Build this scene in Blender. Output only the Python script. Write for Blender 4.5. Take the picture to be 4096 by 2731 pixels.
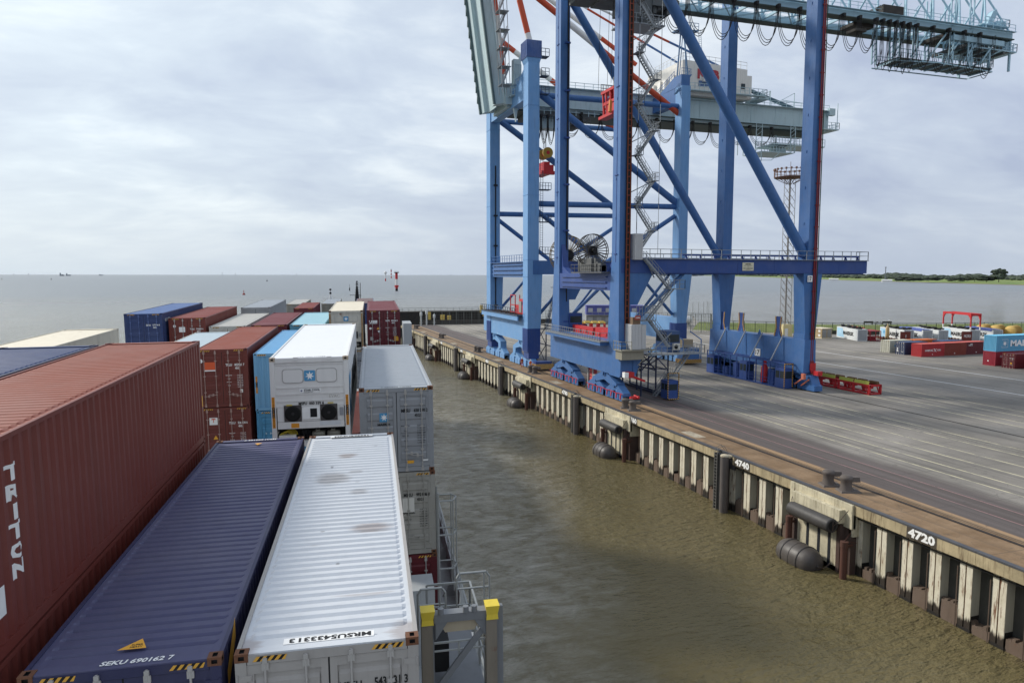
import bpy, bmesh, math, random
from mathutils import Matrix, Vector
R = math.radians
PI = math.pi
random.seed(7)
SC = bpy.context.scene
COL = SC.collection
for _o in list(bpy.data.objects): bpy.data.objects.remove(_o)

# ------------------------------------------------------------------ camera
CAMZ = 21.8           # metres above the water
DZ = 5.4              # quay deck level
def Rx(a): return Matrix.Rotation(a, 3, 'X')
def Ry(a): return Matrix.Rotation(a, 3, 'Y')
def Rz(a): return Matrix.Rotation(a, 3, 'Z')
YAW = R(-18.28)
M = Ry(R(0.0766)) @ Rx(R(5.279))          # rows: right, forward, up
cd = bpy.data.cameras.new('camera'); cam = bpy.data.objects.new('camera', cd); COL.objects.link(cam)
cd.sensor_width = 36.0; cd.lens = 36.0 * 2899.25 / 4096.0
cd.clip_start = 0.1; cd.clip_end = 90000
rt, fw, up = [Rz(YAW) @ Vector(M[i]) for i in range(3)]
cam.matrix_world = Matrix(((rt.x, up.x, -fw.x, 0), (rt.y, up.y, -fw.y, 0), (rt.z, up.z, -fw.z, CAMZ), (0, 0, 0, 1)))
SC.camera = cam

# ------------------------------------------------------------------ sky, sun, exposure
SUN_AZ = R(-44)       # from +Y towards -X
SUN_EL = R(33)
w = bpy.data.worlds.new('World'); SC.world = w; w.use_nodes = True
nt = w.node_tree; N = nt.nodes; LK = nt.links
for n in list(N): N.remove(n)
out = N.new('ShaderNodeOutputWorld'); bg = N.new('ShaderNodeBackground'); bg.inputs['Strength'].default_value = 0.1
sky = N.new('ShaderNodeTexSky'); sky.sky_type = 'NISHITA'; sky.sun_disc = False
sky.sun_elevation = SUN_EL; sky.sun_rotation = SUN_AZ; sky.dust_density = 3.0; sky.air_density = 1.2
tc = N.new('ShaderNodeTexCoord'); sep = N.new('ShaderNodeSeparateXYZ'); LK.new(tc.outputs['Generated'], sep.inputs[0])
def wm(op, a=None, b=None, c=None, clamp=False):
    n = N.new('ShaderNodeMath'); n.operation = op; n.use_clamp = clamp
    for i, x in enumerate((a, b, c)):
        if x is None: continue
        if isinstance(x, (int, float)): n.inputs[i].default_value = x
        else: LK.new(x, n.inputs[i])
    return n.outputs[0]
zc = wm('MAXIMUM', sep.outputs[2], 0.0)
den = wm('ADD', zc, 0.24)
cmb = N.new('ShaderNodeCombineXYZ')
LK.new(wm('DIVIDE', sep.outputs[0], den), cmb.inputs[0]); LK.new(wm('DIVIDE', sep.outputs[1], den), cmb.inputs[1])
def wnoise(scale, det, rough, sx, sy, rot):
    mp = N.new('ShaderNodeMapping'); mp.inputs['Scale'].default_value = (sx, sy, 1); mp.inputs['Rotation'].default_value = (0, 0, R(rot))
    LK.new(cmb.outputs[0], mp.inputs[0])
    n = N.new('ShaderNodeTexNoise'); n.inputs['Scale'].default_value = scale; n.inputs['Detail'].default_value = det; n.inputs['Roughness'].default_value = rough
    n.inputs['Distortion'].default_value = 0.35
    LK.new(mp.outputs[0], n.inputs['Vector']); return n.outputs['Fac']
n1 = wnoise(0.62, 5, 0.52, 1, 1.3, 20); n2 = wnoise(2.3, 6, 0.60, 1, 1.5, 35)
cl = wm('ADD', wm('MULTIPLY', n1, 0.66), wm('MULTIPLY', n2, 0.34))
rmp = N.new('ShaderNodeValToRGB'); LK.new(cl, rmp.inputs[0])
e = rmp.color_ramp; e.elements[0].position = 0.385; e.elements[0].color = (4.1, 4.75, 6.35, 1)
e.elements[1].position = 0.625; e.elements[1].color = (8.4, 9.0, 9.5, 1)
m_ = e.elements.new(0.5); m_.color = (5.5, 6.25, 7.5, 1)
# horizon band: a little greyer, brighter towards the sun side
hz = N.new('ShaderNodeMixRGB'); hz.blend_type = 'MIX'; LK.new(rmp.outputs[0], hz.inputs[1]); hz.inputs[2].default_value = (4.9, 5.6, 6.7, 1)
LK.new(wm('MULTIPLY', wm('POWER', wm('SUBTRACT', 1.0, wm('MULTIPLY', zc, 5.0), clamp=True), 1.6), 0.9), hz.inputs[0])
sd = (math.sin(SUN_AZ) * math.cos(SUN_EL * .5), math.cos(SUN_AZ) * math.cos(SUN_EL * .5), math.sin(SUN_EL * .5))
dt = N.new('ShaderNodeVectorMath'); dt.operation = 'DOT_PRODUCT'; LK.new(tc.outputs['Generated'], dt.inputs[0]); dt.inputs[1].default_value = sd
glow = wm('MULTIPLY', wm('POWER', wm('MAXIMUM', dt.outputs['Value'], 0.0), 3.0), 1.0)
gl = N.new('ShaderNodeMixRGB'); gl.blend_type = 'ADD'; LK.new(hz.outputs[0], gl.inputs[1]); gl.inputs[2].default_value = (2.5, 2.9, 2.4, 1); LK.new(glow, gl.inputs[0])
mx = N.new('ShaderNodeMixRGB'); mx.inputs[0].default_value = 0.92; LK.new(sky.outputs[0], mx.inputs[1]); LK.new(gl.outputs[0], mx.inputs[2])
LK.new(mx.outputs[0], bg.inputs[0]); LK.new(bg.outputs[0], out.inputs[0])
sl = bpy.data.lights.new('sun', 'SUN'); sl.energy = 3.2; sl.angle = R(8); sl.color = (1.0, 0.95, 0.86)
so = bpy.data.objects.new('sun', sl); COL.objects.link(so)
sdir = Vector((math.sin(SUN_AZ) * math.cos(SUN_EL), math.cos(SUN_AZ) * math.cos(SUN_EL), math.sin(SUN_EL)))
so.rotation_euler = sdir.to_track_quat('Z', 'Y').to_euler(); so.location = sdir * 200
SC.view_settings.view_transform = 'Standard'; SC.view_settings.look = 'None'; SC.view_settings.gamma = 1.0
SC.view_settings.exposure = 0.14; SC.view_settings.use_curve_mapping = False
SC.render.engine = 'CYCLES'
HAZE = 0.000005

# ------------------------------------------------------------------ materials
def lin(h):
    h = h.lstrip('#'); o = []
    for i in (0, 2, 4):
        c = int(h[i:i + 2], 16) / 255; o.append(c / 12.92 if c <= .04045 else ((c + .055) / 1.055) ** 2.4)
    return tuple(o) + (1,)
MATS = {}
class NT:
    def __init__(s, name):
        s.m = bpy.data.materials.new(name); s.m.use_nodes = True; s.t = s.m.node_tree; s.b = s.t.nodes['Principled BSDF']
        s.tc = s.t.nodes.new('ShaderNodeTexCoord')
    def n(s, k, **kw):
        x = s.t.nodes.new(k)
        for a, b in kw.items(): setattr(x, a, b)
        return x
    def l(s, a, b): s.t.links.new(a, b)
    def map(s, sc=(1, 1, 1), out='Object', loc=(0, 0, 0), rot=(0, 0, 0)):
        mp = s.n('ShaderNodeMapping'); mp.inputs['Scale'].default_value = sc; mp.inputs['Location'].default_value = loc; mp.inputs['Rotation'].default_value = rot
        s.l(s.tc.outputs[out], mp.inputs[0]); return mp.outputs[0]
    def noise(s, scale, det=4, rough=.55, sc=(1, 1, 1), out='Object', loc=(0, 0, 0), dist=0, rot=(0, 0, 0)):
        x = s.n('ShaderNodeTexNoise'); x.inputs['Scale'].default_value = scale; x.inputs['Detail'].default_value = det
        x.inputs['Roughness'].default_value = rough; x.inputs['Distortion'].default_value = dist
        s.l(s.map(sc, out, loc, rot), x.inputs['Vector']); return x.outputs['Fac']
    def ramp(s, f, a, b, ca=(0, 0, 0, 1), cb=(1, 1, 1, 1)):
        x = s.n('ShaderNodeValToRGB'); x.color_ramp.elements[0].position = a; x.color_ramp.elements[1].position = b
        x.color_ramp.elements[0].color = ca; x.color_ramp.elements[1].color = cb; s.l(f, x.inputs[0]); return x.outputs[0]
    def mix(s, f, a, b, mode='MIX'):
        x = s.n('ShaderNodeMixRGB', blend_type=mode)
        for i, v in enumerate((f, a, b)):
            if isinstance(v, (int, float)): x.inputs[i].default_value = v
            elif isinstance(v, tuple): x.inputs[i].default_value = v
            else: s.l(v, x.inputs[i])
        return x.outputs[0]
    def math(s, op, a, b=None, clamp=False):
        x = s.n('ShaderNodeMath', operation=op, use_clamp=clamp)
        for i, v in enumerate((a, b)):
            if v is None: continue
            if isinstance(v, (int, float)): x.inputs[i].default_value = v
            else: s.l(v, x.inputs[i])
        return x.outputs[0]
    def bump(s, h, st=.3, d=.02):
        x = s.n('ShaderNodeBump'); x.inputs['Strength'].default_value = st; x.inputs['Distance'].default_value = d
        s.l(h, x.inputs['Height']); s.l(x.outputs[0], s.b.inputs['Normal'])
    def col(s, c): s.l(c, s.b.inputs['Base Color'])
    def rough(s, v):
        if isinstance(v, (int, float)): s.b.inputs['Roughness'].default_value = v
        else: s.l(v, s.b.inputs['Roughness'])
def sc_(c, k): return (min(c[0] * k, 1), min(c[1] * k, 1), min(c[2] * k, 1), 1)
RUST = (0.15, 0.055, 0.022, 1)
def paint(name, hexc, rough=.5, rust=.12, dirt=.25, fade=.18, off=0.0):
    """weathered paint: blotchy fading, downward dirt streaks, scattered rust"""
    if name in MATS: return MATS[name]
    t = NT(name); c = lin(hexc) if isinstance(hexc, str) else hexc
    l = (off, off * .7, 0)
    f1 = t.noise(.55, 5, .6, loc=l); f2 = t.noise(3.0, 6, .65, sc=(1, 1, .12), loc=l); f3 = t.noise(1.7, 8, .7, loc=l)
    g = (c[0] + c[1] + c[2]) / 3
    light = (min(c[0] * .8 + g * .2 + .06, 1), min(c[1] * .8 + g * .2 + .055, 1), min(c[2] * .8 + g * .2 + .05, 1), 1)
    base = t.mix(t.math('MULTIPLY', t.ramp(f1, .38, .7), fade * 2), c, light)
    base = t.mix(t.math('MULTIPLY', t.ramp(f2, .5, .72), dirt), base, sc_((c[0] * .5 + .02, c[1] * .5 + .018, c[2] * .5 + .015), 1))
    base = t.mix(t.math('MULTIPLY', t.ramp(f3, .74 - rust * .35, .80 - rust * .3), min(1, rust * 5)), base, RUST)
    t.col(base); t.rough(t.math('ADD', t.math('MULTIPLY', f3, .25), rough - .1)); t.bump(t.math('ADD', t.math('MULTIPLY', f1, 1.6), t.math('MULTIPLY', f3, .35)), .35, .03)
    t.b.inputs['Specular IOR Level'].default_value = .35
    MATS[name] = t.m; return t.m
def plain(name, hexc, rough=.6, metal=0.0, var=.15, sc=4):
    if name in MATS: return MATS[name]
    t = NT(name); c = lin(hexc) if isinstance(hexc, str) else hexc
    f = t.noise(sc, 4, .6)
    t.col(t.mix(f, sc_(c, 1 - var), sc_(c, 1 + var))); t.rough(rough); t.b.inputs['Metallic'].default_value = metal
    t.b.inputs['Specular IOR Level'].default_value = .35
    MATS[name] = t.m; return t.m
def concrete(name, hexc, stain='#4a3a26', st=.6, scale=1.0, wet=False):
    if name in MATS: return MATS[name]
    t = NT(name); c = lin(hexc)
    a = t.noise(.8 * scale, 7, .65); b = t.noise(5 * scale, 6, .7, sc=(1, 1, .1)); d = t.noise(22 * scale, 4, .6)
    x = t.mix(t.ramp(a, .35, .65), sc_(c, .72), sc_(c, 1.12))
    x = t.mix(t.math('MULTIPLY', t.ramp(b, .5, .7), st), x, lin(stain))
    x = t.mix(t.math('MULTIPLY', t.ramp(d, .55, .8), .35), x, sc_(c, .45))
    t.col(x); t.rough(.85); t.bump(d, .35, .02); MATS[name] = t.m; return t.m

# ------------------------------------------------------------------ mesh helper
class MB:
    def __init__(s): s.v = []; s.f = []; s.mi = []; s.sm = []
    def add(s, vs, fs, m=0, smooth=False):
        o = len(s.v); s.v += [tuple(v) for v in vs]
        for f in fs: s.f.append(tuple(i + o for i in f)); s.mi.append(m); s.sm.append(smooth)
        return s
    def box(s, x0, x1, y0, y1, z0, z1, m=0):
        return s.add([(x, y, z) for z in (z0, z1) for x, y in ((x0, y0), (x1, y0), (x1, y1), (x0, y1))],
                     [(0, 3, 2, 1), (4, 5, 6, 7), (0, 1, 5, 4), (1, 2, 6, 5), (2, 3, 7, 6), (3, 0, 4, 7)], m)
    def tbox(s, a, za, b, zb, m=0):      # a,b = (x0,x1,y0,y1) at za and zb
        return s.add([(x, y, z) for (r, z) in ((a, za), (b, zb)) for x, y in ((r[0], r[2]), (r[1], r[2]), (r[1], r[3]), (r[0], r[3]))],
                     [(0, 3, 2, 1), (4, 5, 6, 7), (0, 1, 5, 4), (1, 2, 6, 5), (2, 3, 7, 6), (3, 0, 4, 7)], m)
    def prism(s, poly, ax, lo, hi, m=0):  # poly: 2d points; ax = axis of extrusion
        n = len(poly)
        def P(p, h): return {'x': (h, p[0], p[1]), 'y': (p[0], h, p[1]), 'z': (p[0], p[1], h)}[ax]
        vs = [P(p, lo) for p in poly] + [P(p, hi) for p in poly]
        fs = [tuple(range(n))[::-1], tuple(range(n, 2 * n))] + [(i, (i + 1) % n, n + (i + 1) % n, n + i) for i in range(n)]
        return s.add(vs, fs, m)
    def beam(s, a, b, w, h, m=0):
        a = Vector(a); b = Vector(b); d = (b - a)
        if d.length < 1e-6: return s
        d.normalize(); u = Vector((0, 0, 1))
        if abs(d.z) > .95: u = Vector((0, 1, 0))
        r = d.cross(u).normalized(); u = r.cross(d).normalized()
        vs = [p + r * (i * w / 2) + u * (j * h / 2) for p in (a, b) for i, j in ((-1, -1), (1, -1), (1, 1), (-1, 1))]
        return s.add(vs, [(0, 3, 2, 1), (4, 5, 6, 7), (0, 1, 5, 4), (1, 2, 6, 5), (2, 3, 7, 6), (3, 0, 4, 7)], m)
    def tube(s, a, b, r, n=8, r2=None, m=0, cap=True):
        a = Vector(a); b = Vector(b); d = b - a
        if d.length < 1e-6: return s
        d.normalize(); u = Vector((0, 0, 1)) if abs(d.z) < .95 else Vector((1, 0, 0))
        x = d.cross(u).normalized(); y = d.cross(x); r2 = r if r2 is None else r2
        vs = [p + (x * math.cos(2 * PI * i / n) + y * math.sin(2 * PI * i / n)) * q for p, q in ((a, r), (b, r2)) for i in range(n)]
        s.add(vs, [(i, i + n, (i + 1) % n + n, (i + 1) % n) for i in range(n)], m, n > 5)
        if cap: s.add(vs, [tuple(range(n)), tuple(range(2 * n - 1, n - 1, -1))], m)
        return s
    def path(s, pts, r, n=5, m=0):
        for a, b in zip(pts[:-1], pts[1:]): s.tube(a, b, r, n, m=m, cap=False)
        return s
    def lathe(s, prof, c=(0, 0, 0), ax='z', n=14, m=0):   # prof: (radius, height)
        c = Vector(c); vs = []
        for r, h in prof:
            for i in range(n):
                a = 2 * PI * i / n; p = (r * math.cos(a), r * math.sin(a))
                vs.append(c + Vector({'z': (p[0], p[1], h), 'y': (p[0], h, p[1]), 'x': (h, p[0], p[1])}[ax]))
        k = len(prof)
        s.add(vs, [(j * n + i, j * n + (i + 1) % n, (j + 1) * n + (i + 1) % n, (j + 1) * n + i) for j in range(k - 1) for i in range(n)], m, True)
        s.add([vs[i] for i in range(n)], [tuple(range(n))[::-1]], m); s.add([vs[(k - 1) * n + i] for i in range(n)], [tuple(range(n))], m)
        return s
    def rail(s, pts, h=1.1, sp=1.6, r=.028, m=0, mid=True, toe=False):
        for a, b in zip(pts[:-1], pts[1:]):
            a = Vector(a); b = Vector(b); L = (b - a).length; k = max(1, int(L / sp)); z = Vector((0, 0, h))
            s.beam(a + z, b + z, 2 * r, 2 * r, m)
            if mid: s.beam(a + z * .52, b + z * .52, 1.6 * r, 1.6 * r, m)
            for i in range(k + 1):
                p = a.lerp(b, i / k); s.beam(p, p + z, 2 * r, 2 * r, m)
        return s
    def mesh(s, name, mats):
        me = bpy.data.meshes.new(name); me.from_pydata(s.v, [], s.f)
        for m in (mats if isinstance(mats, (list, tuple)) else [mats]): me.materials.append(m)
        me.polygons.foreach_set('material_index', s.mi); me.polygons.foreach_set('use_smooth', s.sm)
        bm = bmesh.new(); bm.from_mesh(me); bmesh.ops.recalc_face_normals(bm, faces=bm.faces); bm.to_mesh(me); bm.free()
        me.update(); return me
def ob(name, me, parent=None, mat4=None, **props):
    o = bpy.data.objects.new(name, me); COL.objects.link(o)
    if parent is not None: o.parent = parent
    if mat4 is not None: o.matrix_basis = mat4
    for k, v in props.items(): o[k] = v
    return o
def thing(name, label, cat, loc=(0, 0, 0), rz=0, group=None, mat4=None, data=None):
    o = bpy.data.objects.new(name, data); COL.objects.link(o)
    if mat4 is not None: o.matrix_world = mat4
    else: o.location = loc; o.rotation_euler = (0, 0, rz)
    o['label'] = label; o['category'] = cat
    if group: o['group'] = group
    return o
def struct(name, me, label=None):
    o = ob(name, me); o['kind'] = 'structure'
    if label: o['label'] = label
    return o
def copy_tree(o, parent=None, **props):
    c = o.copy(); COL.objects.link(c)
    if parent is not None: c.parent = parent
    for ch in [x for x in COL.objects if x.parent == o]: copy_tree(ch, c)
    for k, v in props.items(): c[k] = v
    return c
KIDS = {}
def T4(x, y, z, rz=0): return Matrix.Translation((x, y, z)) @ Matrix.Rotation(rz, 4, 'Z')

# text as real mesh. face: 'near'(-Y) 'far'(+Y) 'right'(+X) 'left'(-X) 'top' 'topflip'
FACES = {'near': ((1, 0, 0), (0, 0, 1)), 'far': ((-1, 0, 0), (0, 0, 1)), 'right': ((0, 1, 0), (0, 0, 1)), 'left': ((0, -1, 0), (0, 0, 1)),
         'top': ((1, 0, 0), (0, 1, 0)), 'topflip': ((-1, 0, 0), (0, -1, 0))}
_tc = {}
def text_geo(body, bold=0.02, space=1.0):
    k = (body, bold, space)
    if k not in _tc:
        c = bpy.data.curves.new('t', 'FONT'); c.body = body; c.size = 1; c.offset = bold; c.resolution_u = 2; c.space_character = space
        c.align_x = 'CENTER'; c.align_y = 'CENTER'
        o = bpy.data.objects.new('t', c); me = bpy.data.meshes.new_from_object(o)
        vs = [v.co.copy() for v in me.vertices]; fs = [tuple(p.vertices) for p in me.polygons]
        xs = [v.x for v in vs]; ys = [v.y for v in vs]; cx = (min(xs) + max(xs)) / 2; cy = (min(ys) + max(ys)) / 2
        _tc[k] = ([(v.x - cx, v.y - cy) for v in vs], fs, max(xs) - min(xs), max(ys) - min(ys))
        bpy.data.objects.remove(o); bpy.data.curves.remove(c); bpy.data.meshes.remove(me)
    return _tc[k]
def text(body, face, pos, wd, ht, mat, parent, name='lettering', bold=.02, drape=None, space=1.0, italic=0):
    vs, fs, tw, th = text_geo(body, bold, space); r, u = [Vector(a) for a in FACES[face]]; pos = Vector(pos)
    sx = wd / tw; sy = ht / th
    V = [pos + r * (x * sx + italic * y * sy) + u * (y * sy) for x, y in vs]
    me = bpy.data.meshes.new(name); me.from_pydata([tuple(v) for v in V], [], fs); me.materials.append(mat)
    if drape:
        axis, cuts, fn = drape
        bm = bmesh.new(); bm.from_mesh(me); nn = Vector((0, 0, 0)); nn[axis] = 1
        lo = min(v.co[axis] for v in bm.verts); hi = max(v.co[axis] for v in bm.verts)
        for c in cuts:
            if lo < c < hi:
                co = Vector((0, 0, 0)); co[axis] = c
                bmesh.ops.bisect_plane(bm, geom=bm.verts[:] + bm.edges[:] + bm.faces[:], plane_co=co, plane_no=nn)
        n_ = r.cross(u)
        for v in bm.verts: v.co += n_ * fn(v.co[axis])
        bm.to_mesh(me); bm.free()
    return ob(name, me, parent)
def star_mb(mb, face, pos, rad, m=0, pts=7, ri=.42, rot=0):
    r, u = [Vector(a) for a in FACES[face]]; pos = Vector(pos)
    vs = [pos] + [pos + (r * math.sin(rot + PI * i / pts) + u * math.cos(rot + PI * i / pts)) * (rad if i % 2 == 0 else rad * ri) for i in range(2 * pts)]
    return mb.add(vs, [(0, 1 + (i + 1) % (2 * pts), 1 + i) for i in range(2 * pts)], m)
def rrect_mb(mb, face, pos, wd, ht, rad, m=0, seg=5):
    r, u = [Vector(a) for a in FACES[face]]; pos = Vector(pos); vs = []
    for cx, cy, a0 in ((1, 1, 0), (-1, 1, 90), (-1, -1, 180), (1, -1, 270)):
        for i in range(seg + 1):
            a = R(a0 + 90 * i / seg); vs.append(pos + r * (cx * (wd / 2 - rad) + rad * math.cos(a)) + u * (cy * (ht / 2 - rad) + rad * math.sin(a)))
    return mb.add(vs, [tuple(range(len(vs)))], m)
def quad_on(mb, face, pos, wd, ht, m=0, shear=0):
    r, u = [Vector(a) for a in FACES[face]]; pos = Vector(pos)
    return mb.add([pos + r * (i * wd / 2 + j * shear / 2) + u * (j * ht / 2) for i, j in ((-1, -1), (1, -1), (1, 1), (-1, 1))], [(0, 1, 2, 3)], m)
WHT = plain('white lettering', '#e8e8e6', .6); BLK = plain('black lettering', '#1a1a1c', .6); YEL = plain('yellow label', '#e0a437', .6)
BLU = plain('logo blue', '#4f93bd', .6); ORG = plain('orange label', '#cf5a34', .6); NAVY = plain('navy label', '#1d2c70', .5)
GALV = plain('galvanised steel', '#9a9d9c', .5, .3); DARKM = plain('dark machinery', '#1b1c1e', .6, .2); RUBBER = plain('black rubber', '#151516', .7)
HAZ_Y = plain('hazard yellow', '#d9a441', .6); HAZ_K = plain('hazard black', '#171717', .6)
GREYP = paint('grey door bar', '#a9a6a2', .5, .05, .3)

# ------------------------------------------------------------------ containers
CW, CL, CH = 2.438, 12.192, 2.896
PITCH = 0.278
def corr_pts(a, b, pitch=PITCH, dep=.042):
    n = max(1, round((b - a) / pitch)); p = (b - a) / n; q = []
    for i in range(n):
        y = a + i * p; q += [(y, 0), (y + p * .26, 0), (y + p * .5, dep), (y + p * .76, dep)]
    q.append((b, 0)); return q
_mc = {}
def cached(key, fn):
    if key not in _mc: _mc[key] = fn()
    return _mc[key]
def side_mesh(L, H, mat, smooth=False):
    def f():
        mb = MB(); x = CW / 2 - .008
        if smooth:
            q = corr_pts(-L / 2 + .16, L / 2 - .16, .62, .008)
        else: q = corr_pts(-L / 2 + .16, L / 2 - .16)
        vs = []
        for y, d in q: vs += [(x - d, y, .17), (x - d, y, H - .08)]
        mb.add(vs, [(2 * i, 2 * i + 2, 2 * i + 3, 2 * i + 1) for i in range(len(q) - 1)])
        return mb.mesh('side_panel', mat)
    return cached(('side', L, H, mat.name, smooth), f)
def roof_mesh(L, H, mat, kind='rib'):
    def f():
        mb = MB(); z = H - .036; xs = (-CW / 2 + .05, -CW / 2 + .13, -CW / 2 + .19, CW / 2 - .19, CW / 2 - .13, CW / 2 - .05); vs = []
        q = [(-L / 2 + .04, 0)]
        a, b = -L / 2 + .42, L / 2 - .42; n = round((b - a) / .235); p = (b - a) / n; dep = .034 if kind == 'rib' else (-.034 if kind == 'groove' else .004)
        for i in range(n):
            y = a + i * p
            if kind == 'groove': q += [(y + p * .14, 0), (y + p * .30, dep), (y + p * .42, dep), (y + p * .58, 0)]
            else: q += [(y + p * .06, 0), (y + p * .28, dep), (y + p * .62, dep), (y + p * .84, 0)]
        q.append((L / 2 - .04, 0)); jit = random.Random(L + H)
        for y, d in q:
            for i, x in enumerate(xs):
                dd = d if 2 <= i <= 3 else 0
                vs.append((x, y, z + dd - (.006 if i in (2, 3) else 0)))
        k = len(xs)
        mb.add(vs, [(j * k + i, j * k + i + 1, (j + 1) * k + i + 1, (j + 1) * k + i) for j in range(len(q) - 1) for i in range(k - 1)])
        mb.box(-CW / 2 + .18, CW / 2 - .18, -L / 2 + .012, -L / 2 + .19, H - .03, H - .008); mb.box(-CW / 2 + .18, CW / 2 - .18, L / 2 - .19, L / 2 - .012, H - .03, H - .008)
        return mb.mesh('roof', mat)
    return cached(('roof', L, H, mat.name, kind), f)
def frame_mesh(L, H, mat):
    def f():
        mb = MB(); hw = CW / 2; hl = L / 2
        for sx in (-1, 1):
            for sy in (-1, 1):
                x0, x1 = sorted((sx * hw - sx * .003, sx * (hw - .15))); y0, y1 = sorted((sy * hl - sy * .003, sy * (hl - .165)))
                mb.box(x0, x1, y0, y1, .118, H - .118)
            x0, x1 = sorted((sx * hw - sx * .002, sx * (hw - .06)))
            mb.box(x0, x1, -hl + .17, hl - .17, H - .082, H - .012); mb.box(x0, x1, -hl + .17, hl - .17, .012, .168)
        for sy in (-1, 1):
            y0, y1 = sorted((sy * (hl - .004), sy * (hl - .13)))
            mb.box(-hw + .16, hw - .16, y0, y1, H - .16, H - .03); mb.box(-hw + .16, hw - .16, y0, y1, .01, .16)
        for i in range(int(L / .6)):
            y = -hl + .4 + i * .6; mb.box(-hw + .07, hw - .07, y - .03, y + .03, .03, .15)
        mb.box(-hw + .06, hw - .06, -hl + .14, hl - .14, .15, .165)
        return mb.mesh('frame', mat)
    return cached(('frame', L, H, mat.name), f)
def casting_mesh(mat):
    def f():
        mb = MB(); hx, hy, hz = .089, .081, .059
        def face(o, r, u, hw_, hh, a, b):
            o, r, u = Vector(o), Vector(r), Vector(u); n = r.cross(u)
            O = [o + r * i * hw_ + u * j * hh for i, j in ((-1, -1), (1, -1), (1, 1), (-1, 1))]
            I = [o + r * i * a + u * j * b for i, j in ((-1, -1), (1, -1), (1, 1), (-1, 1))]
            D = [p - n * .03 for p in I]
            mb.add(O + I, [(i, (i + 1) % 4, 4 + (i + 1) % 4, 4 + i) for i in range(4)])
            mb.add(I + D, [(i, (i + 1) % 4, 4 + (i + 1) % 4, 4 + i) for i in range(4)], 1); mb.add(D, [(0, 1, 2, 3)], 1)
        face((0, 0, hz), (1, 0, 0), (0, 1, 0), hx, hy, .032, .05)
        face((0, -hy, 0), (1, 0, 0), (0, 0, 1), hx, hz, .038, .028); face((0, hy, 0), (-1, 0, 0), (0, 0, 1), hx, hz, .038, .028)
        face((hx, 0, 0), (0, 1, 0), (0, 0, 1), hy, hz, .038, .028); face((-hx, 0, 0), (0, -1, 0), (0, 0, 1), hy, hz, .038, .028)
        mb.add([(-hx, -hy, -hz), (hx, -hy, -hz), (hx, hy, -hz), (-hx, hy, -hz)], [(0, 1, 2, 3)])
        return mb.mesh('corner_casting', [mat, DARKM])
    return cached(('cast', mat.name), f)
def end_mesh(H, mat):
    def f():
        mb = MB(); q = corr_pts(-CW / 2 + .15, CW / 2 - .15, .25, .045); vs = []
        for x, d in q: vs += [(x, .03 + d, .15), (x, .03 + d, H - .15)]
        mb.add(vs, [(2 * i, 2 * i + 2, 2 * i + 3, 2 * i + 1) for i in range(len(q) - 1)])
        return mb.mesh('end_wall', mat)
    return cached(('end', H, mat.name), f)
def door_mesh(H, mat, gasket):
    def f():
        mb = MB(); x0, x1 = .012, CW / 2 - .11; z0, z1 = .17, H - .17; fr = .13
        mb.box(x0, x1, .045, .085, z0, z1, 0)                       # backing
        for a in ((x0, x0 + fr * .75, z0, z1), (x1 - fr, x1, z0, z1), (x0 + fr * .75, x1 - fr, z0, z0 + fr), (x0 + fr * .75, x1 - fr, z1 - fr, z1)):
            mb.box(a[0], a[1], .018, .046, a[2], a[3], 0)
        xa, xb = x0 + fr * .75, x1 - fr; za, zb = z0 + fr, z1 - fr; n = 5; h = (zb - za) / n
        for i in range(n):                                          # pressed bands
            c = za + (i + .5) * h; pts = [(c - h * .32, .046), (c - h * .2, .02), (c + h * .2, .02), (c + h * .32, .046)]
            vs = []
            for z, y in pts: vs += [(xa + .02, y, z), (xb - .02, y, z)]
            mb.add(vs, [(2 * k, 2 * k + 1, 2 * k + 3, 2 * k + 2) for k in range(3)])
        mb.box(x0 - .012, x0, .02, .07, z0, z1, 1); mb.box(x1, x1 + .02, .02, .07, z0, z1, 1)
        mb.box(x0, x1, .02, .07, z1, z1 + .022, 1); mb.box(x0, x1, .02, .07, z0 - .022, z0, 1)
        return mb.mesh('door', [mat, gasket])
    return cached(('door', H, mat.name), f)
def bar_mesh(H, mat):
    def f():
        mb = MB(); mb.tube((0, -.002, .09), (0, -.002, H - .07), .017, 7)
        for z in (.13, H - .13):
            mb.box(-.045, .045, -.012, .02, z - .12, z - .02); mb.box(-.03, .03, -.03, .01, z - .012, z + .05)
        for z in (.75, 1.55, 2.3):
            mb.box(-.05, .05, -.012, .024, z - .025, z + .025)
        return mb.mesh('locking_bar', mat)
    return cached(('bar', H, mat.name), f)
def handle_mesh(mat):
    def f():
        mb = MB(); mb.beam((0, -.03, 0), (.36, -.03, .02), .03, .02); mb.box(.13, .2, -.035, .02, -.05, .06); mb.box(-.03, .03, -.04, .0, -.03, .03)
        return mb.mesh('handle', mat)
    return cached(('handle', mat.name), f)
def hinge_mesh(mat):
    def f():
        mb = MB(); mb.box(-.02, .17, .0, .02, -.04, .04); mb.tube((.165, .005, -.06), (.165, .005, .06), .02, 6)
        return mb.mesh('hinge', mat)
    return cached(('hinge', mat.name), f)
def hazard_mesh(wd=.42, ht=.07):
    def f():
        mb = MB(); n = 9; p = wd / n
        for i in range(n):
            x = -wd / 2 + i * p; a = min(max(x, -wd / 2), wd / 2)
            mb.add([(x, 0, -ht / 2), (x + p, 0, -ht / 2), (min(x + p + ht * .8, wd / 2 + ht * .4), 0, ht / 2), (min(x + ht * .8, wd / 2 + ht * .4), 0, ht / 2)], [(0, 1, 2, 3)], i % 2)
        return mb.mesh('hazard_stripes', [HAZ_Y, HAZ_K])
    return cached(('haz', wd, ht), f)

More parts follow.
